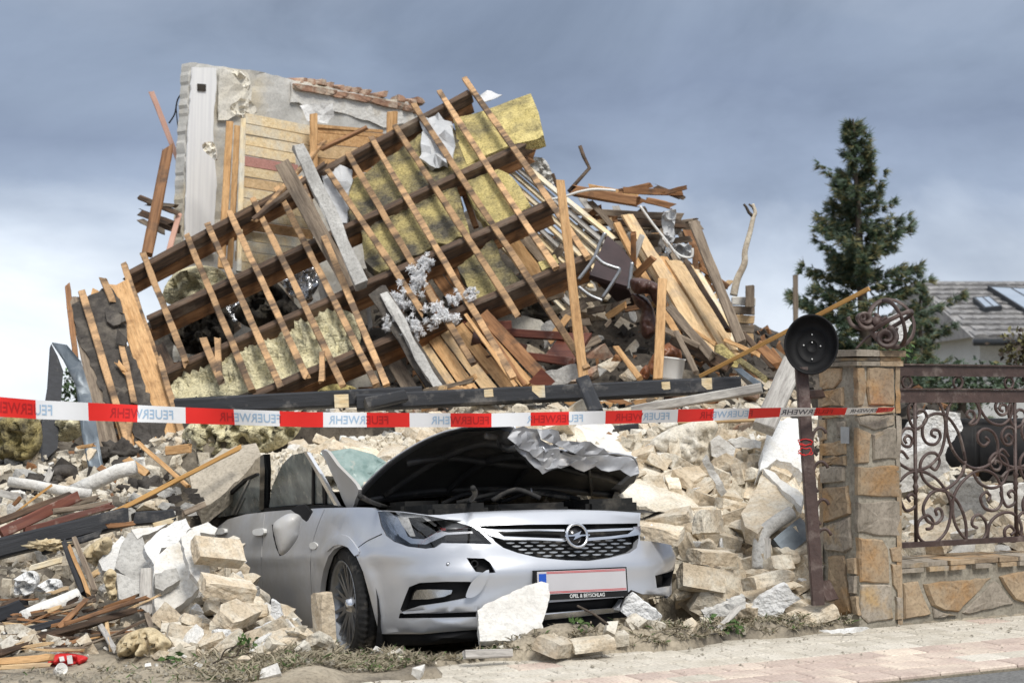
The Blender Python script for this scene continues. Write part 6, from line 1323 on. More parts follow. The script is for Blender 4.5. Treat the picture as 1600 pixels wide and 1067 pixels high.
plate('brown_veneer', [(758, 556), (785, 552), (797, 556), (785, 570), (765, 566)], 12.7, .02, M['brown'], label='small orange-brown veneer piece below the brown roll', cat='board')
# rubble boards in the middle
random.seed(31)
for i in range(26):
    x, y = rnd(850, 990), rnd(400, 575); a = rnd(-1.2, .6)-.4; l = rnd(22, 60); D = 13.9-(y-400)/175*1.1
    cc = random.choice(['pale', 'weather', 'weather', 'brown', 'grey', 'fresh'])
    T('broken_board', CN[cc]+' broken board in the mixed wreckage, by the '+near_lm(x, y), 'board', x, y, D+rnd(0, .2), x+l*math.cos(a), y+l*math.sin(a), D+rnd(-.1, .2), rnd(6, 14), .03, cc, 'broken boards in the middle of the wreckage', splint=(.06, .06))
random.seed(32)
for i in range(20):
    x, y = rnd(640, 1150), rnd(600, 640); a = rnd(-.6, .6); l = rnd(25, 70)
    cc = random.choice(['pale', 'brown', 'fresh', 'weather', 'fresh'])
    T('broken_board', CN[cc]+' short board under the long black beam, by the '+near_lm(x, y), 'board', x, y, 11.9, x+l*math.cos(a), y+l*math.sin(a), 11.8, rnd(7, 14), .03, cc, 'short broken boards under the black beam', splint=(.06, .06))
plate('plaster_slab', [(765, 495), (800, 490), (845, 500), (880, 530), (850, 520), (800, 512)], 13.4, .04, M['paper'], label='pale panel behind the door casing', cat='panel', jag=10, amp=1)
plate('grey_slab', [(845, 510), (860, 500), (880, 515), (876, 540), (850, 545)], 13.2, .06, M['greypl'], label='grey plaster slab in the door casing', cat='slab', jag=9, amp=2)
plate('grey_slab', [(852, 580), (900, 568), (905, 590), (870, 606), (850, 598)], 12.3, .06, M['greypl'], label='grey plaster slab above the black beam beside the pine post', cat='slab', jag=9, amp=2)
ob('burnt_pad', blob_mesh((.16, .1, .1), M['burnt'], .6, 2, 2), None, Matrix.Translation(W(832, 488, 13.6)), 'black charred pad below the lowest rafter', 'insulation')
# black painted beams
bb_ = T('black_beam', 'long black painted beam with bare notches above the tape', 'beam', 556, 630, 11.3, 1156, 601, 11.6, 25, .13, 'black', splint=(.01, .01), rough=.002)
bb0 = T('black_beam', 'shorter black painted beam at the left above the tape', 'beam', 272, 637, 11.2, 660, 617, 11.45, 26, .13, 'black', splint=(.05, .01), rough=.002)
for (x, y, w, h_, o_) in ((533, 626.5, 22, 22, bb0), (763, 614, 14, 13, bb_), (841, 611.5, 20, 20, bb_), (1040, 602.5, 13, 13, bb_), (1104, 599.5, 16, 19, bb_)):
    plate('bare_notch', [(x-w/2, y-h_/2+1), (x+w/2, y-h_/2), (x+w/2+1, y+h_/2-1), (x-w/2+1, y+h_/2)], 11.24 if o_ is bb0 else 11.25+(x-556)/600*.3-.02, .02, M['cream'], o_)
T('black_stub', 'short black beam stub propped under the long black beam', 'beam', 912, 597, 11.3, 934, 650, 10.9, 22, .1, 'black', splint=(0, 0), rough=.002)
T('black_stub', 'short black beam piece in front of the two black beams', 'beam', 568, 632, 11.1, 634, 618, 11.2, 18, .1, 'black', splint=(.02, .02))
T('grey_beam', 'grey dusty beam sloping up to the white leaning board', 'beam', 985, 642, 11.3, 1192, 606, 11.1, 15, .08, 'grey', splint=(.02, .02))
T('dusty_plank', 'dusty pale plank directly above the tape on the right', 'plank', 985, 655, 11.2, 1200, 648, 11.0, 20, .05, 'pale')
T('white_board', 'broad greyish white board leaning beside the gate post', 'board', 1240, 566, 10.4, 1192, 672, 10.0, 34, .09, 'grey', splint=(.04, .02))
T('wooden_rod', 'long thin wooden rod reaching over to the spruce', 'rod', 1094, 588, 11.6, 1358, 451, 10.8, 6.5, .028, 'bamboo', splint=(0, 0), rough=.0005)
T('black_plank', 'dark plank under the tape behind the bonnet', 'plank', 860, 690, 11, 1060, 668, 11, 26, .08, 'black')
# ================================================================== left: torn sheathing, flashing
random.seed(41)
sh = thing('roof_sheathing', 'torn slope of felt-covered roof boards standing at the far left of the frame', 'roof', W(200, 720, 12.6))
SPL = [(110, 470, 13.6), (260, 430, 13.9), (250, 730, 12.2)]
sa, sb, sc3 = [W(*q) for q in SPL]; sN = (sb-sa).cross(sc3-sa).normalized()
if sN.dot(V((0, 0, EYE))-sa) < 0: sN = -sN
def SPt(px, py, off=0): r = ray(px, py); return V((0, 0, EYE))+r*((sa-V((0, 0, EYE))).dot(sN)/r.dot(sN))+sN*off
def spb(name, x0, y0, x1, y1, wpx, h, m, off, sp=(.08, .08)): beam(name, SPt(x0, y0, off), SPt(x1, y1, off), wpx*13/F, h, M[m], up=sN, parent=sh, splint=sp)
for (x0, y0, x1, y1, w, m) in ((118, 455, 172, 705, 26, 'weather'), (140, 448, 212, 725, 26, 'fresh'), (160, 440, 240, 742, 24, 'weather'), (182, 430, 290, 745, 33, 'fresh'), (104, 436, 118, 560, 9, 'brown')): spb('board', x0, y0, x1, y1, w, .028, m, -.03, (.14, .05))
def feltp(poly, off, bump=.03): sheet3('felt', rough_edge(poly, 9, 3, int(poly[0][0])), lambda x, y, d: SPt(x, y, off-d), .006, M['felt'], sh, 9, lambda x, y: bump*fr((x*.05, y*.05, off*50), .6))
feltp([(112, 476), (140, 460), (172, 446), (188, 470), (198, 512), (196, 560), (205, 610), (168, 640), (140, 560), (122, 530)], .0)
feltp([(168, 560), (200, 540), (222, 590), (240, 640), (250, 690), (225, 700), (190, 650), (176, 610)], .005)
feltp([(166, 486), (196, 500), (199, 513), (178, 515), (168, 508)], .05, .08)
feltp([(186, 530), (200, 535), (196, 548), (182, 545)], .06, .08)
feltp([(205, 650), (240, 640), (262, 655), (248, 745), (220, 740)], -.005)
for (x0, y0, x1, y1, w) in ((127, 456, 206, 712, 11), (160, 436, 178, 478, 11), (188, 532, 212, 640, 9), (205, 655, 196, 712, 9), (248, 560, 292, 706, 9)): spb('batten', x0, y0, x1, y1, w, .032, 'batten', .03)
spb('splinter', 182, 570, 200, 592, 7, .02, 'fresh', .05); spb('splinter', 238, 690, 250, 712, 12, .02, 'fresh', .04)
plate('metal_flashing', [(81, 535), (104, 536), (126, 562), (141, 612), (150, 660), (163, 738), (140, 742), (128, 680), (118, 600), (98, 560)], [(81, 535, 12.3), (141, 612, 12.0), (150, 740, 11.5)], .02, M['flash'], label='bent blue-grey metal flashing hanging at the far left', cat='flashing', step=9, bumpamp=.05, smooth=True)
plate('dark_gutter', [(80, 537), (90, 556), (99, 580), (94, 640), (90, 700), (64, 724), (68, 650), (76, 600)], [(81, 535, 12.2), (99, 580, 12.1), (70, 724, 11.6)], .06, M['black'], label='black gutter piece standing left of the metal flashing', cat='gutter')
pillow('wool_boulder', [(0, 660), (20, 648), (58, 652), (66, 690), (50, 716), (22, 720), (-10, 710)], 11.6, .18, M['wool'], None, 6, .6, .18, .06, label='big yellowish wool lump at the left picture edge', cat='insulation')
pillow('wool_boulder', [(84, 660), (100, 650), (125, 652), (130, 676), (108, 690), (86, 684)], 11.9, .14, M['woold'], None, 5, .6, .14, .07, label='grey wool lump between black gutter and flashing', cat='insulation')
pillow('grey_sack', [(76, 740), (92, 726), (118, 730), (122, 756), (100, 765), (78, 762)], 11.0, .1, M['felt'], None, 5, .6, .1, .08, label='crumpled dark grey sack below the black gutter', cat='sack')
# ---- lower left pieces
ob('white_roll', tube_mesh([W(*q) for q in ((112, 770, 10.2), (150, 752, 10.2), (184, 736, 10.2), (212, 730, 10.2))], .05, M['plaster'], 14, r2=.046), None, None, 'fat white roll lying below the flashing', 'roll')
ob('white_pipe', tube_mesh([W(*q) for q in ((14, 752, 10.1), (50, 757, 10.1), (95, 766, 10.0), (142, 772, 10.0))], .032, M['plaster'], 12), None, None, 'white pipe lying left of the fat white roll', 'pipe')
def TL(name, label, cat, *a, **kw): return T(name, label, cat, *a, **kw)
low = [(5, 815, 9.7, 84, 755, 9.9, 3, .012, 'bamboo', 'thin pale stick at the far left'), (168, 806, 9.4, 377, 698, 10.2, 7, .03, 'bamboo', 'long yellow lath sloping up beside the concrete slab'), (214, 690, 10.6, 296, 762, 10.2, 7, .03, 'fresh', 'pine lath sloping down across the long yellow lath'), (20, 790, 9.7, 38, 770, 9.7, 6, .02, 'brown', 'tiny brown stub by the thin pale stick'),
 (0, 834, 9.3, 126, 774, 9.6, 17, .05, 'reddish', 'red-brown window frame bar at the left edge, upper one'), (-5, 816, 9.4, 118, 770, 9.7, 10, .06, 'dkbrown', 'dark frame bar behind the upper red-brown bar'), (36, 830, 9.2, 182, 788, 9.4, 10, .05, 'reddish', 'thin red-brown frame bar, lower one'), (80, 800, 9.4, 175, 785, 9.5, 8, .05, 'weather', 'grey bar above the lower red-brown bar'),
 (-10, 860, 9.0, 206, 806, 9.3, 30, .12, 'black', 'thick black painted beam at the left'), (204, 812, 9.3, 274, 806, 9.4, 20, .1, 'black', 'short black beam end right of the thick one'), (64, 862, 8.9, 164, 832, 9.0, 10, .05, 'black', 'slim black bar below the thick black beam'),
 (98, 842, 8.75, 133, 936, 8.5, 9, .03, 'black', 'black upright slat in the left heap'), (107, 850, 8.72, 141, 934, 8.47, 6, .03, 'fresh', 'pale upright slat beside the black slat'), (115, 838, 8.7, 152, 930, 8.45, 8, .03, 'weather', 'grey upright slat, right of the black and pale ones'), (43, 890, 8.7, 106, 872, 8.7, 9, .04, 'cream', 'pale batten end under the slim black bar'), (152, 970, 8.15, 180, 1016, 8.0, 8, .03, 'grey', 'short grey slat near the cloth bundle'), (165, 968, 8.15, 174, 1014, 8.0, 6, .03, 'pale', 'short pale slat near the cloth bundle'),
 (228, 888, 8.3, 227, 964, 8.2, 19, .04, 'grey', 'broad weathered slat standing before the plaster slabs'), (230, 962, 8.1, 248, 1019, 7.9, 8, .05, 'weather', 'grey picket leaning on the cloth bundle'), (135, 905, 8.6, 160, 888, 8.6, 8, .03, 'pale', 'pale stub beside the uprights'),
 (-5, 982, 8.25, 152, 934, 8.4, 11, .05, 'dkbrown', 'uppermost dark timber in the lower left stack'), (-5, 1012, 8.05, 212, 954, 8.2, 10, .05, 'dkbrown', 'longest dark timber in the lower left stack'), (-5, 997, 8.1, 122, 964, 8.2, 9, .05, 'black', 'black timber in the lower left stack'), (90, 982, 8.05, 139, 932, 8.2, 8, .03, 'brown', 'rusty brown lath in the lower left stack'), (98, 976, 8.0, 237, 930, 8.1, 6, .02, 'brown', 'thin red-brown lath over the lower left stack'), (105, 1000, 7.95, 196, 989, 8.0, 5, .02, 'fresh', 'thin pale lath at the foot of the left heap'), (-5, 1022, 7.9, 120, 985, 8.0, 9, .04, 'dkbrown', 'lowest dark timber in the lower left stack'), (-5, 1034, 7.7, 88, 1026, 7.7, 11, .03, 'fresh', 'pine plank lying on the ground at the lower left'), (-5, 1043, 7.6, 82, 1038, 7.65, 7, .02, 'pale', 'second plank on the ground at the lower left'),
 (0, 962, 8.3, 46, 944, 8.3, 24, .1, 'black', 'black beam end at the left edge'), (0, 945, 8.5, 55, 930, 8.5, 8, .04, 'weather', 'grey lath above the black beam end'), (165, 822, 9.1, 212, 818, 9.2, 8, .04, 'brown', 'brown board scrap on the black beam'), (235, 822, 9.0, 276, 812, 9.1, 8, .04, 'cream', 'cream board scrap beside the car tail'), (285, 803, 9.3, 325, 786, 9.5, 9, .03, 'weather', 'dark board at the foot of the concrete slab')]
def Dg(y, D): return min(D, 2940/(y-625)) if y > 640 else D
for (x0, y0, D0, x1, y1, D1, w, h, m, lab) in low: D0, D1 = Dg(y0, D0), Dg(y1, D1); T('left_timber' if 'timber' in lab else 'timber_piece', lab, 'timber', x0, y0, D0, x1, y1, D1, w, h, m, splint=(.03, .05))
random.seed(44)
for i in range(52):
    x, y = rnd(-10, 190), rnd(928, 1016); a = rnd(-.45, .15); l = rnd(30, 90)
    cc = random.choice(['dkbrown', 'dkbrown', 'brown', 'weather', 'pale'])
    T('thin_lath', CN[cc]+' thin lath in the left stack, by the '+near_lm(x, y), 'lath', x, y, Dg(y+6, 8.35-(y-925)*.005+rnd(0, .1)), x+l*math.cos(a), y+l*math.sin(a), Dg(y+l*math.sin(a)+6, 8.35-(y-925)*.005+rnd(0, .1)), rnd(2.5, 6), .015, cc, 'thin laths of the lower left stack', splint=(.05, .05))
for i, (x0, y0, x1, y1, D, w, m, lab) in enumerate(((82, 728, 66, 770, 10.9, 9, 'grey', 'grey splintered slat under the black gutter'), (150, 726, 186, 752, 10.8, 10, 'brown', 'brown stub behind the fat white roll'), (195, 716, 232, 742, 11.0, 12, 'fresh', 'orange board foot under the roof sheathing'), (120, 700, 150, 694, 11.4, 5, 'fresh', 'thin lath behind the metal flashing'), (-5, 770, 40, 778, 10.4, 12, 'grey', 'grey board at the left picture edge'), (100, 790, 160, 776, 10.0, 10, 'weather', 'weathered board under the white pipe'), (200, 790, 250, 770, 10.1, 8, 'dkbrown', 'dark lath beside the slate shards'), (255, 705, 300, 700, 11.2, 14, 'fresh', 'pine board end in front of the folded wool'))): T('timber_piece', lab, 'timber', x0, y0, D, x1, y1, D-.1, w, .03, m, splint=(.05, .05))
for i, (x, y, D) in enumerate(((60, 765, 10.9), (232, 772, 10.8), (190, 712, 11.9))):
    ob('dark_bundle', blob_mesh((.15, .10, .09), M['felt'], .7, 2.2, 20+i), None, Matrix.Translation(W(x, y, D)), 'crumpled dark felt bundle in the left hollow, by the '+near_lm(x, y), 'felt', 'dark felt bundles in the left hollow')
concrete = plate('concrete_slab', [(296, 744), (318, 722), (350, 702), (400, 692), (408, 712), (380, 742), (352, 768), (330, 785), (312, 797), (302, 770)], [(296, 744, 10.3), (400, 690, 10.6), (312, 797, 10.0)], .12, M['concrete'], jag=9, amp=1.5, step=14, bumpamp=.02, label='large sandy concrete slab leaning at the car tail', cat='slab')
sl_ = [([(154, 875), (170, 855), (190, 837), (205, 845), (190, 870), (178, 892), (160, 890)], 8.8, .05, 'foam', 'white foam slab at the left of the plaster slabs'), ([(180, 885), (190, 850), (200, 832), (218, 826), (226, 850), (235, 885), (218, 905), (200, 905)], 8.7, .05, 'greypl', 'grey pointed plaster slab left of the broad slat'), ([(225, 852), (245, 832), (268, 818), (290, 810), (298, 824), (277, 848), (252, 857), (242, 884), (232, 868)], 8.65, .06, 'foam', 'white foam slab above the large plaster slab'),
 ([(243, 870), (262, 852), (280, 846), (300, 880), (313, 915), (300, 930), (258, 962), (243, 960), (240, 900)], 8.5, .08, 'plaster', 'largest white plaster slab left of the car'), ([(283, 837), (296, 828), (311, 827), (322, 865), (332, 906), (313, 912), (298, 896), (288, 865)], 8.35, .04, 'plaster', 'narrow white plaster slab next to the car door'), ([(180, 893), (205, 905), (232, 905), (233, 940), (205, 938), (186, 936)], 8.5, .05, 'greypl', 'small grey slab under the pointed plaster slab'), ([(205, 828), (240, 822), (262, 818), (232, 834), (215, 842)], 8.9, .05, 'plaster', 'flat white piece on top of the left slabs'), ([(242, 895), (275, 888), (282, 905), (255, 922), (243, 918)], 8.35, .05, 'greypl', 'grey cement patch lying on the largest slab'),
 ([(296, 826), (325, 815), (340, 825), (335, 835), (312, 832)], 8.7, .05, 'plaster', 'flat pale chip on the narrow slab by the car')]
for P, D, th, m, lab in sl_: plate('plaster_slab', P, [(P[0][0], P[0][1], D), (P[0][0]+80, P[0][1], D+.1), (P[0][0], P[0][1]+100, D-.28)], th, M[m], jag=7, amp=1.3, step=11, bumpamp=.012, label=lab, cat='slab')
ob('plaster_bar', tube_mesh([W(*q) for q in ((36, 966, 8.2), (60, 955, 8.25), (95, 942, 8.3), (124, 930, 8.35))], .042, M['plaster'], 9), None, None, 'thick broken white plaster bar in the lower left heap', 'plaster')
pillow('yellow_cloth', [(128, 868), (145, 848), (168, 838), (176, 850), (166, 870), (152, 884)], 8.85, .08, M['cloth'], None, 4, .5, .09, .12, label='pleated yellow cloth between the uprights and the foam slab', cat='cloth')
pillow('cloth_bundle', [(181, 1014), (190, 996), (212, 984), (238, 980), (256, 992), (268, 1006), (252, 1022), (222, 1027), (192, 1026)], 7.5, .09, M['cloth'], None, 4, .5, .10, .10, label='beige cloth bundle at the foot of the left heap', cat='cloth')
pillow('cloth_rope', [(162, 898), (172, 888), (182, 896), (180, 915), (186, 935), (172, 936), (164, 915)], 8.45, .05, M['cloth'], None, 3, .5, .06, .14, label='twisted beige cloth hanging left of the grey slab', cat='cloth')
plate('white_bag', catmull([(20, 915), (30, 898), (48, 893), (57, 905), (52, 925), (38, 930), (24, 926)], 3), 8.5, .06, M['foam'], step=3.5, jag=4, amp=1, bumpamp=.07, bfreq=.09, label='crumpled white bag in the left heap', cat='bag')
plate('white_bag', catmull([(58, 918), (72, 906), (90, 908), (92, 922), (76, 928), (62, 926)], 3), 8.45, .06, M['foam'], step=3.5, jag=4, amp=1, bumpamp=.07, bfreq=.09, label='smaller white bag right of the crumpled one', cat='bag')
wr = pillow('red_wrapper', [(73, 1038), (84, 1024), (96, 1020), (118, 1021), (137, 1027), (128, 1037), (108, 1040), (92, 1038)], 7.42, .045, M['red'], None, 3, .4, .04, .15, label='crumpled red and white plastic wrapper on the ground', cat='wrapper')
plate('white_print', [(104, 1024), (112, 1023), (114, 1036), (106, 1037)], 7.365, .004, M['white'], wr); plate('white_print', [(92, 1026), (99, 1025), (101, 1032), (94, 1033)], 7.365, .004, M['white'], wr)
ob('plastic_cup', lathe_mesh([(0, 0), (.022, 0), (.027, .05), (.025, .05), (.02, .004), (0, .004)], M['pvc'], 18), None, Matrix.Translation(W(90, 1050, 7.15)) @ rotm(1.1, 0, .7), 'small white plastic cup lying near the red wrapper', 'cup')
for i in range(14):
    x, y = rnd(252, 306), rnd(765, 802); q = [(x+rnd(10, 16)*math.cos(t+.4), y+rnd(4, 8)*math.sin(t+.4)) for t in np.linspace(0, 5.2, 5)]
    plate('slate_shard', q, 9.9-(y-765)*.008, .012, M['felt'] if i % 2 else M['greypl'], label='grey slate shard under the long yellow lath', cat='slate', group='slate shards behind the left heap')
ob('straw_tuft', blob_mesh((.09, .05, .025), M['cloth'], .8, 3, 5), None, Matrix.Translation(W(74, 851, 8.85)), 'flat tuft of straw on the black beam', 'straw')
# ---- right heap larger pieces
big = [([(896, 667), (925, 660), (952, 661), (978, 688), (1001, 710), (985, 716), (940, 704), (905, 692)], [(896, 667, 10.6), (1001, 700, 10.5), (940, 720, 9.9)], .08, 'plaster', 'white plaster slab sloping down behind the bonnet'),
 ([(1186, 738), (1196, 690), (1206, 655), (1252, 655), (1256, 742), (1236, 722), (1214, 716)], [(1186, 738, 10.0), (1256, 742, 10.1), (1206, 655, 10.6)], .10, 'foam', 'large white foam slab standing behind the gate post'),
 ([(1158, 802), (1182, 760), (1192, 732), (1206, 738), (1252, 776), (1236, 796), (1212, 802), (1184, 832), (1164, 822)], [(1158, 802, 9.4), (1252, 776, 9.6), (1192, 732, 10.1)], .10, 'brick', 'broad piece of brick masonry lying left of the gate post'),
 ([(1192, 731), (1203, 733), (1256, 774), (1252, 790), (1222, 762)], [(1158, 802, 9.28), (1252, 776, 9.48), (1192, 732, 9.98)], .05, 'plaster', 'white plaster edge on the masonry piece'),
 ([(1010, 695), (1040, 670), (1086, 660), (1060, 690), (1030, 712)], [(1010, 695, 10.5), (1086, 660, 10.9), (1030, 712, 10.3)], .06, 'plaster', 'white plaster plate right of the sloping slab'),
 ([(1110, 690), (1125, 680), (1150, 700), (1142, 728), (1112, 712)], 10.3, .08, 'plaster', 'white block beside the dusty sack'), ([(1138, 688), (1160, 682), (1190, 690), (1188, 700), (1150, 700)], 10.4, .06, 'plaster', 'flat white block at the top of the right heap'), ([(1098, 720), (1104, 710), (1136, 768), (1128, 776)], 9.8, .03, 'greypl', 'narrow grey strip standing among the bricks'),
 ([(968, 735), (1000, 712), (1060, 752), (1098, 800), (1080, 822), (1000, 790), (960, 770)], [(968, 735, 10.0), (1098, 800, 9.75), (1000, 700, 10.6)], .10, 'mortar', 'broad mortar-covered slab sloping right of the bonnet')]
for P, D, th, m, lab in big: plate('wall_slab', P, D, th, M[m], jag=7, amp=1.6, step=11, bumpamp=.02, label=lab, cat='slab')
pillow('dusty_sack', [(1014, 694), (1034, 676), (1068, 662), (1110, 655), (1122, 668), (1112, 692), (1114, 722), (1092, 740), (1062, 726), (1030, 708)], 10.4, .10, M['mortar'], None, 5, .5, .05, .06, label='dusty white sack draped on top of the right heap', cat='sack')
ob('plastered_pipe', tube_mesh(catmull([tuple(W(*q)) for q in ((1186, 890, 9.1), (1187, 856, 9.15), (1192, 834, 9.2), (1210, 818, 9.25), (1237, 801, 9.3))], 5, False), .042, M['greypl'], 12), None, None, 'bent mortar-covered pipe left of the gate post', 'pipe')
T('dark_gutter_piece', 'dark grey gutter piece behind the gate post', 'gutter', 1216, 858, 9.2, 1260, 822, 9.3, 34, .05, 'flash'); T('white_batten', 'short white batten below the bent pipe', 'batten', 1199, 882, 9.1, 1199, 840, 9.15, 11, .03, 'grey')
for P, D, th, m, lab in (([(746, 953), (762, 942), (778, 934), (815, 918), (846, 907), (857, 911), (859, 928), (853, 955), (846, 975), (852, 1000), (838, 999), (800, 1000), (750, 1000), (748, 975)], [(746, 953, 7.70), (859, 928, 7.82), (750, 1000, 7.60)], .045, 'plaster', 'white plaster slab propped against the front bumper'), ([(970, 955), (978, 938), (990, 927), (1015, 945), (1035, 962), (1027, 977), (1005, 972), (985, 966)], 8.1, .09, 'foam', 'white foam lump at the right end of the bumper'), ([(1098, 956), (1130, 946), (1163, 930), (1165, 950), (1140, 960), (1102, 966)], 8.4, .10, 'plaster', 'long white plaster block at the foot of the right heap'), ([(1171, 952), (1190, 932), (1215, 918), (1230, 912), (1238, 925), (1252, 935), (1240, 942), (1228, 950), (1222, 966), (1200, 962), (1176, 965)], 8.55, .10, 'foam', 'big white foam lump left of the fallen brick by the pillar'), ([(1280, 985), (1310, 982), (1345, 979), (1359, 981), (1345, 987), (1300, 990)], 8.35, .005, 'white', 'strip of white paper on the pavement by the pillar'), ([(393, 985), (420, 972), (446, 976), (440, 990), (402, 1008)], 7.95, .05, 'foam', 'white foam block in front of the sill'), ([(428, 1030), (438, 1018), (445, 1000), (452, 1008), (470, 1018), (446, 1032)], 7.7, .04, 'foam', 'jagged white foam piece before the front wheel'), ([(422, 960), (424, 936), (436, 944), (443, 965), (432, 972)], 8.05, .04, 'foam', 'pointed white shard against the door'), ([(236, 1034), (250, 1024), (300, 1020), (306, 1030), (262, 1040)], 7.6, .04, 'plaster', 'flat white plaster piece on the ground below the left slabs')):
    plate('plaster_piece', P, D, th, M[m], jag=6, amp=1.4, step=9, bumpamp=.012, label=lab, cat='plaster')
T('white_strip', 'white strip of wood lying across the foot of the right heap', 'strip', 1122, 983, 8.15, 1156, 948, 8.35, 9, .012, 'grey')
T('round_stick', 'short grey round stick lying on the litter before the bumper', 'stick', 724, 1022, 7.35, 800, 1020, 7.45, 13, .035, 'grey', rough=.001)
ob('dry_twig', tube_mesh([W(*q) for q in ((902, 946, 7.75), (930, 960, 7.7), (950, 975, 7.65))], .006, M['bark'], 5), None, None, 'dry twig in front of the lower grille', 'twig')
# behind the fence
bhf = [([(1400, 720), (1420, 660), (1450, 640), (1500, 645), (1505, 668), (1480, 700), (1470, 722)], 10.6, .05, 'foam', 'white foam board behind the fence scrolls'), ([(1405, 720), (1470, 690), (1485, 735), (1440, 760), (1405, 770)], 10.3, .08, 'greypl', 'grey slab behind the fence near the pillar'), ([(1490, 750), (1530, 745), (1545, 790), (1540, 830), (1495, 825)], 10.0, .1, 'greypl', 'upright grey block behind the fence'), ([(1540, 760), (1610, 755), (1640, 790), (1560, 800)], 10.4, .1, 'plaster', 'white plaster block at the right behind the fence')]
for P, D, th, m, lab in bhf: plate('fence_slab', P, D, th, M[m], jag=8, amp=1.5, step=12, bumpamp=.015, label=lab, cat='slab')
bm = bmesh.new(); bmesh.ops.create_cube(bm, size=1)
for q in bm.verts: q.co = V((q.co.x*3.0, q.co.y*.9, q.co.z*.50))
bmesh.ops.bevel(bm, geom=bm.edges[:], offset=.05, segments=4, affect='EDGES')
ob('dark_roof_sheeting', bm2mesh('dark_roof_sheeting', bm, M['plastic'], True), None, Matrix.Translation(W(1690, 705, 12.2)) @ rotm(0, 0, YAW), 'large dark tank behind the iron fence', 'sheeting')  # box stands in for a dark roof sheet

# ================================================================== loose bricks
def put(name, me, p, rot, label, cat, group, sc_=1.0):
    return ob(name, me, None, Matrix.Translation(p) @ rot @ Matrix.Scale(sc_, 4), label, cat, group)
def scatter(poly, n, meshes, name, label, cat, group, lift=.02, smin=.9, smax=1.1, tilt=.6, dist=22, surf=None, seed=1):
    random.seed(seed); done = []; tries = 0
    xs_ = [p[0] for p in poly]; ys_ = [p[1] for p in poly]
    while len(done) < n and tries < n*40:
        tries += 1; x, y = rnd(min(xs_), max(xs_)), rnd(min(ys_), max(ys_))
        if not inpoly(x, y, poly) or any((x-a)**2+((y-b)*1.3)**2 < dist*dist for a, b in done): continue
        p = (surf or hit)(x, y)
        if p is None: continue
        done.append((x, y)); s = rnd(smin, smax)
        me_ = random.choice(meshes); put(name, me_, p+V((0, -.02, lift)), rotm(rnd(-tilt, tilt)+random.choice((0, 0, 1.5)), rnd(-tilt, tilt), rnd(0, 6.28)), ('half ' if me_ in BR[10:] else 'reddish ' if me_ in RB else '')+label+', by the '+near_lm(x, y), cat, group, s)
    return done
RH = [(1000, 710), (1090, 715), (1160, 690), (1255, 745), (1262, 960), (1180, 968), (1090, 965), (1075, 925), (1082, 830), (1010, 790), (935, 785), (960, 730)]
scatter(RH, 110, BR, 'brick', 'dusty brick in the right heap', 'brick', 'bricks heaped between car and gate', .045, 1.08, 1.28, .55, 25, None, 5)
scatter(RH, 60, CH['mortar']+CH['brick'], 'mortar_chunk', 'mortar chunk in the right heap', 'rubble', 'mortar chunks between car and gate', .03, .35, .8, 1, 18, None, 6)
scatter(RH, 26, CHF['plaster']+CHF['foam'], 'plaster_chunk', 'white plaster chunk in the right heap', 'plaster', 'plaster chunks between car and gate', .05, .4, .8, .8, 30, None, 7)
LH = [(335, 900), (350, 850), (390, 920), (500, 985), (500, 1015), (300, 1020), (270, 990), (310, 930)]
scatter(LH, 40, BR+CH['brick'], 'brick', 'dusty brick beside the car', 'brick', 'bricks against the car door', .03, .7, 1.0, .6, 19, None, 8)
scatter(LH, 22, CHF['plaster']+CH['foam'], 'plaster_chunk', 'white plaster chunk beside the car', 'plaster', 'plaster chunks by the car door', .05, .35, .7, .8, 22, None, 9)
scatter([(0, 860), (330, 800), (330, 1000), (260, 1015), (235, 935), (0, 915)], 18, BR[:6]+CH['mortar']+CH['greypl'], 'rubble_chunk', 'rubble chunk in the left heap', 'rubble', 'rubble chunks of the left heap', .02, .6, 1.0, .8, 26, None, 10)
scatter([(0, 700), (300, 690), (300, 800), (0, 860)], 26, CH['greypl']+CH['mortar']+BR[:4], 'rubble_chunk', 'rubble chunk in the left hollow', 'rubble', 'rubble chunks behind the left heap', .02, .6, 1.1, .8, 26, None, 11)
scatter([(640, 640), (900, 630), (1200, 600), (1250, 650), (1180, 690), (1020, 690), (900, 660), (640, 665)], 50, BR+RB+CH['mortar'], 'rubble_chunk', 'rubble chunk behind the car', 'rubble', 'rubble chunks on the crest', .02, .8, 1.2, .8, 24, None, 12)
scatter([(850, 420), (980, 430), (1000, 600), (820, 600)], 34, BR+RB+CH['greypl'], 'rubble_chunk', 'brick rubble in the wreckage', 'rubble', 'brick rubble in the middle wreckage', .02, .9, 1.3, .8, 20, None, 13)
scatter([(1405, 790), (1600, 780), (1600, 870), (1410, 870)], 40, BR+CHF['plaster']+CH['mortar'], 'rubble_chunk', 'rubble chunk behind the fence', 'rubble', 'rubble chunks behind the fence', .02, .8, 1.3, .8, 20, None, 14)
random.seed(15)
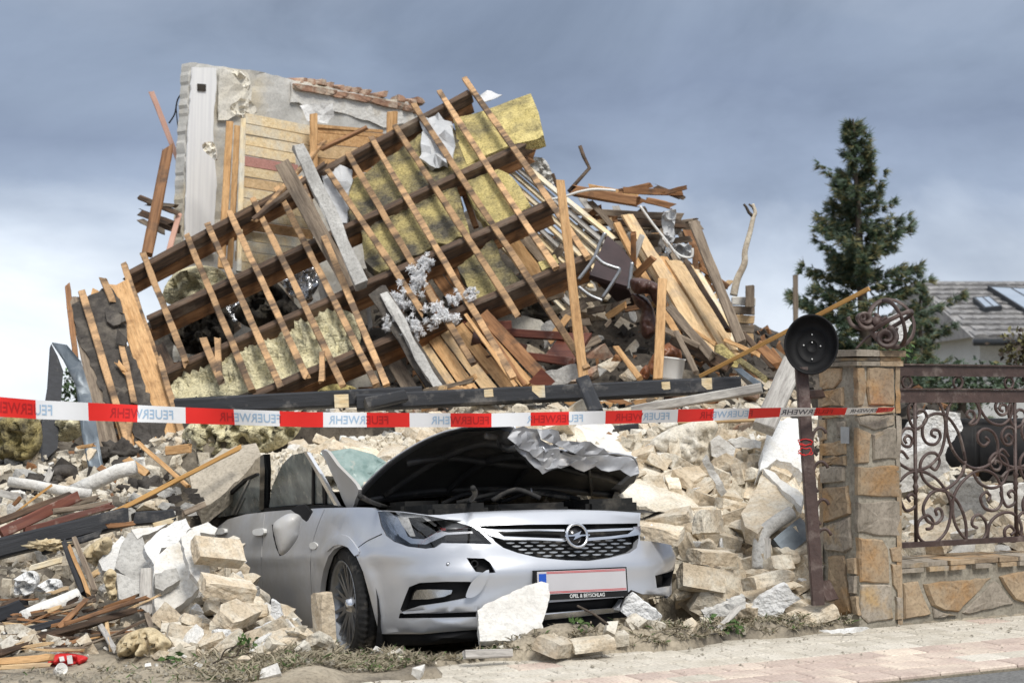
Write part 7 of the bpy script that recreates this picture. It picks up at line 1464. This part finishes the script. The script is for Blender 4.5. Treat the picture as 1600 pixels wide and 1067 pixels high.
for i, (x, y, D, rx, rz, lab) in enumerate(((506, 968, 7.75, 1.5, .2, 'upright tan brick leaning against the front wheel'), (1268, 962, 8.5, .06, .55, 'tan brick lying flat before the gate post'), (1112, 870, 8.9, .1, .6, 'large brick in the middle of the right heap'), (1200, 905, 8.75, -.2, .5, 'long tan brick sloping towards the pillar'), (1095, 905, 8.75, 1.2, .4, 'tilted brick with an orange broken face beside the bumper'), (1040, 812, 8.5, .25, -.35, 'brick resting on the torn bumper corner'), (1026, 830, 8.42, .2, -.35, 'second brick lying in the missing headlamp'), (1105, 815, 9.1, 1.4, 1.0, 'brick standing on end right of the bumper'), (340, 862, 8.25, .9, .7, 'brick resting against the rear door'), (355, 918, 8.1, .3, .5, 'rough brick under the one at the rear door'), (368, 960, 7.95, .6, 1.2, 'smooth long brick before the car door'), (925, 1006, 7.62, .05, .3, 'half brick before the lower grille'), (872, 1008, 7.6, .3, 1.1, 'round-edged brick end beside the propped slab'))):
    r_ = rotm(rx, rnd(-.2, .2), rz)
    if i == 0: r_ = rotm(0, math.pi/2-.06, .45)
    put('single_brick', BR[i % 10], W(x, y, D), r_, lab, 'brick', None, .8 if 'half' in lab else 1.05)

# ================================================================== rubble lying on the car
random.seed(51)
def cartop(x, y):
    e = min(1, max(0, (x+.66)/.28))*min(1, max(0, (y-1.55)/.5)); e2 = e*e*(3-2*e)
    return .99-.04*abs(x)+e2*(.16+.13*min(1, max(0, (y-1.9)/1.2))+.17*max(0, x+.2))
gx = np.arange(-.66, 1.25, .035); gy = np.arange(1.55, 4.4, .035)
cv = [MC @ V((x, y, cartop(x, y)+.045*fr((x*4, y*4, 1))+.02*abs(mn.noise(V((x*14, y*14, 0)))))) for y in gy for x in gx]; k = len(gx)
ob('rubble_on_car', mesh('rubble_on_car', cv, [(j*k+i, j*k+i+1, (j+1)*k+i+1, (j+1)*k+i) for j in range(len(gy)-1) for i in range(k-1)], M['mortar'], True), None, None, 'crushed mortar and dust piled on the car roof', 'rubble', None, 'stuff')
def put_car(n, meshes, name, label, cat, group, smin, smax, seed, x0=-.55, x1=1.1, y0=1.6, y1=3.6):
    random.seed(seed)
    for i in range(n):
        x, y = rnd(x0, x1), rnd(y0, y1); p_ = MC @ V((x, y, cartop(x, y)+.03)); put(name, random.choice(meshes), p_, rotm(rnd(-.6, .6), rnd(-.6, .6), rnd(0, 6.28)), label+', by the '+near_lm(*proj(p_)), cat, group, rnd(smin, smax))
put_car(34, BR, 'brick', 'dusty brick on the car roof', 'brick', 'bricks on the car roof', .8, 1.05, 52, -.3)
put_car(44, CH['mortar']+CH['plaster'], 'mortar_chunk', 'mortar chunk on the car roof', 'rubble', 'mortar chunks on the car roof', .3, .7, 53)
put_car(16, CH['mortar'], 'mortar_chunk', 'small mortar chunk on the car', 'rubble', 'mortar chunks on the windscreen', .15, .35, 54, -.45, .4, 1.45, 1.75)

# ================================================================== crumbs, litter (uncountable)
def crumbs(name, label, pts, smin, smax, m, seed, flat=.7):
    rg = random.Random(seed); vs = []; fs = []
    for p in pts:
        s = smin*(smax/smin)**(rg.random()**2.2); rot = rotm(rg.uniform(0, 6), rg.uniform(0, 6), rg.uniform(0, 6)).to_3x3(); b = len(vs)
        for (x, y, z) in ((-1, -1, -1), (1, -1, -1), (1, 1, -1), (-1, 1, -1), (-1, -1, 1), (1, -1, 1), (1, 1, 1), (-1, 1, 1)):
            vs.append(p+rot @ V((x*s*rg.uniform(.5, 1), y*s*rg.uniform(.4, .9), z*s*flat*rg.uniform(.4, .9))))
        fs += [(b+3, b+2, b+1, b), (b+4, b+5, b+6, b+7), (b, b+1, b+5, b+4), (b+1, b+2, b+6, b+5), (b+2, b+3, b+7, b+6), (b+3, b, b+4, b+7)]
    return ob(name, mesh(name, vs, fs, m), None, None, label, 'rubble', None, 'stuff')
random.seed(61)
def gridpts(n, xr, yr, cond=lambda x, y, z: True, strip=True):
    o = []
    while len(o) < n:
        x, y = rnd(*xr), rnd(*yr); z = hgrid(x, y)
        if x < -1.25 and random.random() < (.6 if y > 9.3 else .88 if y > 7.8 else .6): continue
        if strip and (V((x, y, 0))-E0).dot(VV) < .42 and random.random() < .93: continue
        if z > 0 and cond(x, y, z): o.append(V((x, y, z+.006)))
    return o
crumbs('mortar_crumbs', 'fine mortar crumbs strewn over the heaps', gridpts(15000, (-3.6, 3.2), (7.2, 12.2), lambda x, y, z: z > .03), .006, .075, M['mortar'], 62)
crumbs('brick_crumbs', 'brick crumbs strewn over the heaps', gridpts(6000, (-3.6, 3.2), (7.2, 12.5), lambda x, y, z: z > .03), .006, .085, M['brick'], 63)
crumbs('plaster_crumbs', 'white plaster crumbs strewn over the heaps', gridpts(3200, (-3.6, 3.2), (6.9, 12.5)), .005, .06, M['plaster'], 64)
crumbs('dark_crumbs', 'dark broken scraps in the wreckage', gridpts(6000, (-5, 4.5), (10.8, 18), lambda x, y, z: z > .2), .015, .09, M['dark'], 65)
crumbs('wood_crumbs', 'splinters of wood in the wreckage', gridpts(3500, (-5, 4.5), (10.0, 18), lambda x, y, z: z > .2), .01, .10, M['brown'], 66, .25)
random.seed(67); cpts = []
for i in range(2600):
    x, y = rnd(-.62, 1.15), rnd(1.45, 4.0); cpts.append(MC @ V((x, y, cartop(x, y)+.012 if y > 1.6 else .99)))
crumbs('car_crumbs', 'mortar crumbs on the crushed car', cpts, .005, .035, M['mortar'], 68)
def ab(p): d = p-E0; return d.dot(UU), d.dot(VV)
def inlitter(x, y, z):
    a, b = ab(V((x, y, 0))); return -.16 < b < .34+(.3 if a < -2.6 else 0) and z < .12
lit = gridpts(5200, (-2.8, 2.0), (6.6, 9.2), inlitter, False)
crumbs('gravel', 'small stones and grit along the pavement edge', lit[:2600], .003, .016, M['joint'], 69)
M['straw'] = mat('dry grass', (.37, .325, .235), .9, (.24, .205, .145), 5, bump=0, vary=0); M['weed'] = mat('weed green', (.10, .16, .05), .8, (.06, .10, .03), 5, bump=0, vary=0)
vs = []; fs = []; mi = []
for p in gridpts(13000, (-2.6, 2.0), (6.8, 9.2), lambda x, y, z: inlitter(x, y, z) and fr((x*3, y*3, 4)) > rnd(-.7, .1) and (proj((x, y, z))[0] > rnd(250, 420) or random.random() < .08), False):
    a = rnd(0, 6.28); e = rnd(-.25, .7); d = V((math.cos(a)*math.cos(e), math.sin(a)*math.cos(e), math.sin(e)))*rnd(.02, .075); s = d.cross(V((rnd(-1, 1), rnd(-1, 1), 1))).normalized()*rnd(.0015, .0038); b = len(vs); mid = d*.5+V((rnd(-.006, .006), rnd(-.006, .006), rnd(0, .01)))
    vs += [p-s, p+s, p+mid+s*.8, p+d, p+mid-s*.8]; fs.append((b, b+1, b+2, b+3, b+4)); mi.append(0 if random.random() < .88 else 1)
ob('dry_litter', mesh('dry_litter', vs, fs, [M['straw'], M['weed']], False, mi), None, None, 'dry grass, twigs and chaff along the pavement edge', 'litter', None, 'stuff')
vs = []; fs = []
for i in range(1500):
    p = ST(rnd(-5.5, 2.2), -abs(random.gauss(0, .4))-.03, .004); s = rnd(.002, .006) if random.random() < .93 else rnd(.008, .016); b = len(vs); a = rnd(0, 6)
    vs += [p+V((math.cos(a+k*2.1)*s, math.sin(a+k*2.1)*s, 0)) for k in range(3)]+[p+V((0, 0, s*.7))]; fs += [(b, b+1, b+3), (b+1, b+2, b+3), (b+2, b, b+3)]
ob('pavement_grit', mesh('pavement_grit', vs, fs, M['joint']), None, None, 'scattered grit on the pavement', 'grit', None, 'stuff')
for i, (x, y, D, n, lab) in enumerate(((385, 1003, 7.55, 30, 'small weed below the car sill'), (905, 975, 7.75, 26, 'small green weed under the front bumper'), (1145, 978, 8.2, 40, 'leafy weed at the foot of the right heap'), (1107, 968, 8.25, 24, 'bluish weed left of the leafy one'), (270, 1030, 7.35, 26, 'grey-green weed on the dirt at the left'))):
    leafy('weed', W(x, y, D), (.045, .04, .035), n, .035, lab, 'weed', [M['weed'], M['leaf']], 70+i, False)
tw3 = thing('thorny_twig', 'dark bare twig lying on the dirt below the bricks', 'twig', W(350, 1030, 7.3))
for c in ([(322, 1042), (345, 1030), (370, 1024), (400, 1018)], [(345, 1030), (352, 1015), (372, 1008)], [(370, 1024), (376, 1012), (392, 1006)], [(340, 1034), (362, 1038), (392, 1036)]): ob('stem', tube_mesh([W(*q, 7.3) for q in catmull(c, 4, False)], .005, M['bark'], 5, r2=.002), tw3)

# ================================================================== labels: look-alikes told apart by their order from the left
ORD = 'leftmost second third fourth fifth sixth seventh eighth ninth tenth eleventh twelfth thirteenth fourteenth fifteenth sixteenth'.split()
bpy.context.view_layer.update(); same = {}
for o in bpy.data.objects:
    if o.parent is None and 'label' in o and o.get('kind') is None: same.setdefault(o['label'], []).append(o)
for lb_, os_ in same.items():
    if 1 < len(os_) <= 16:
        cx_ = lambda o: proj(o.matrix_world @ (sum((V(c) for c in o.bound_box), V((0, 0, 0)))/8))[0]
        for k, o in enumerate(sorted(os_, key=cx_)): o['label'] = lb_+', '+(ORD[k] if k == 0 else ('rightmost' if k == len(os_)-1 else ORD[k]+' from left'))
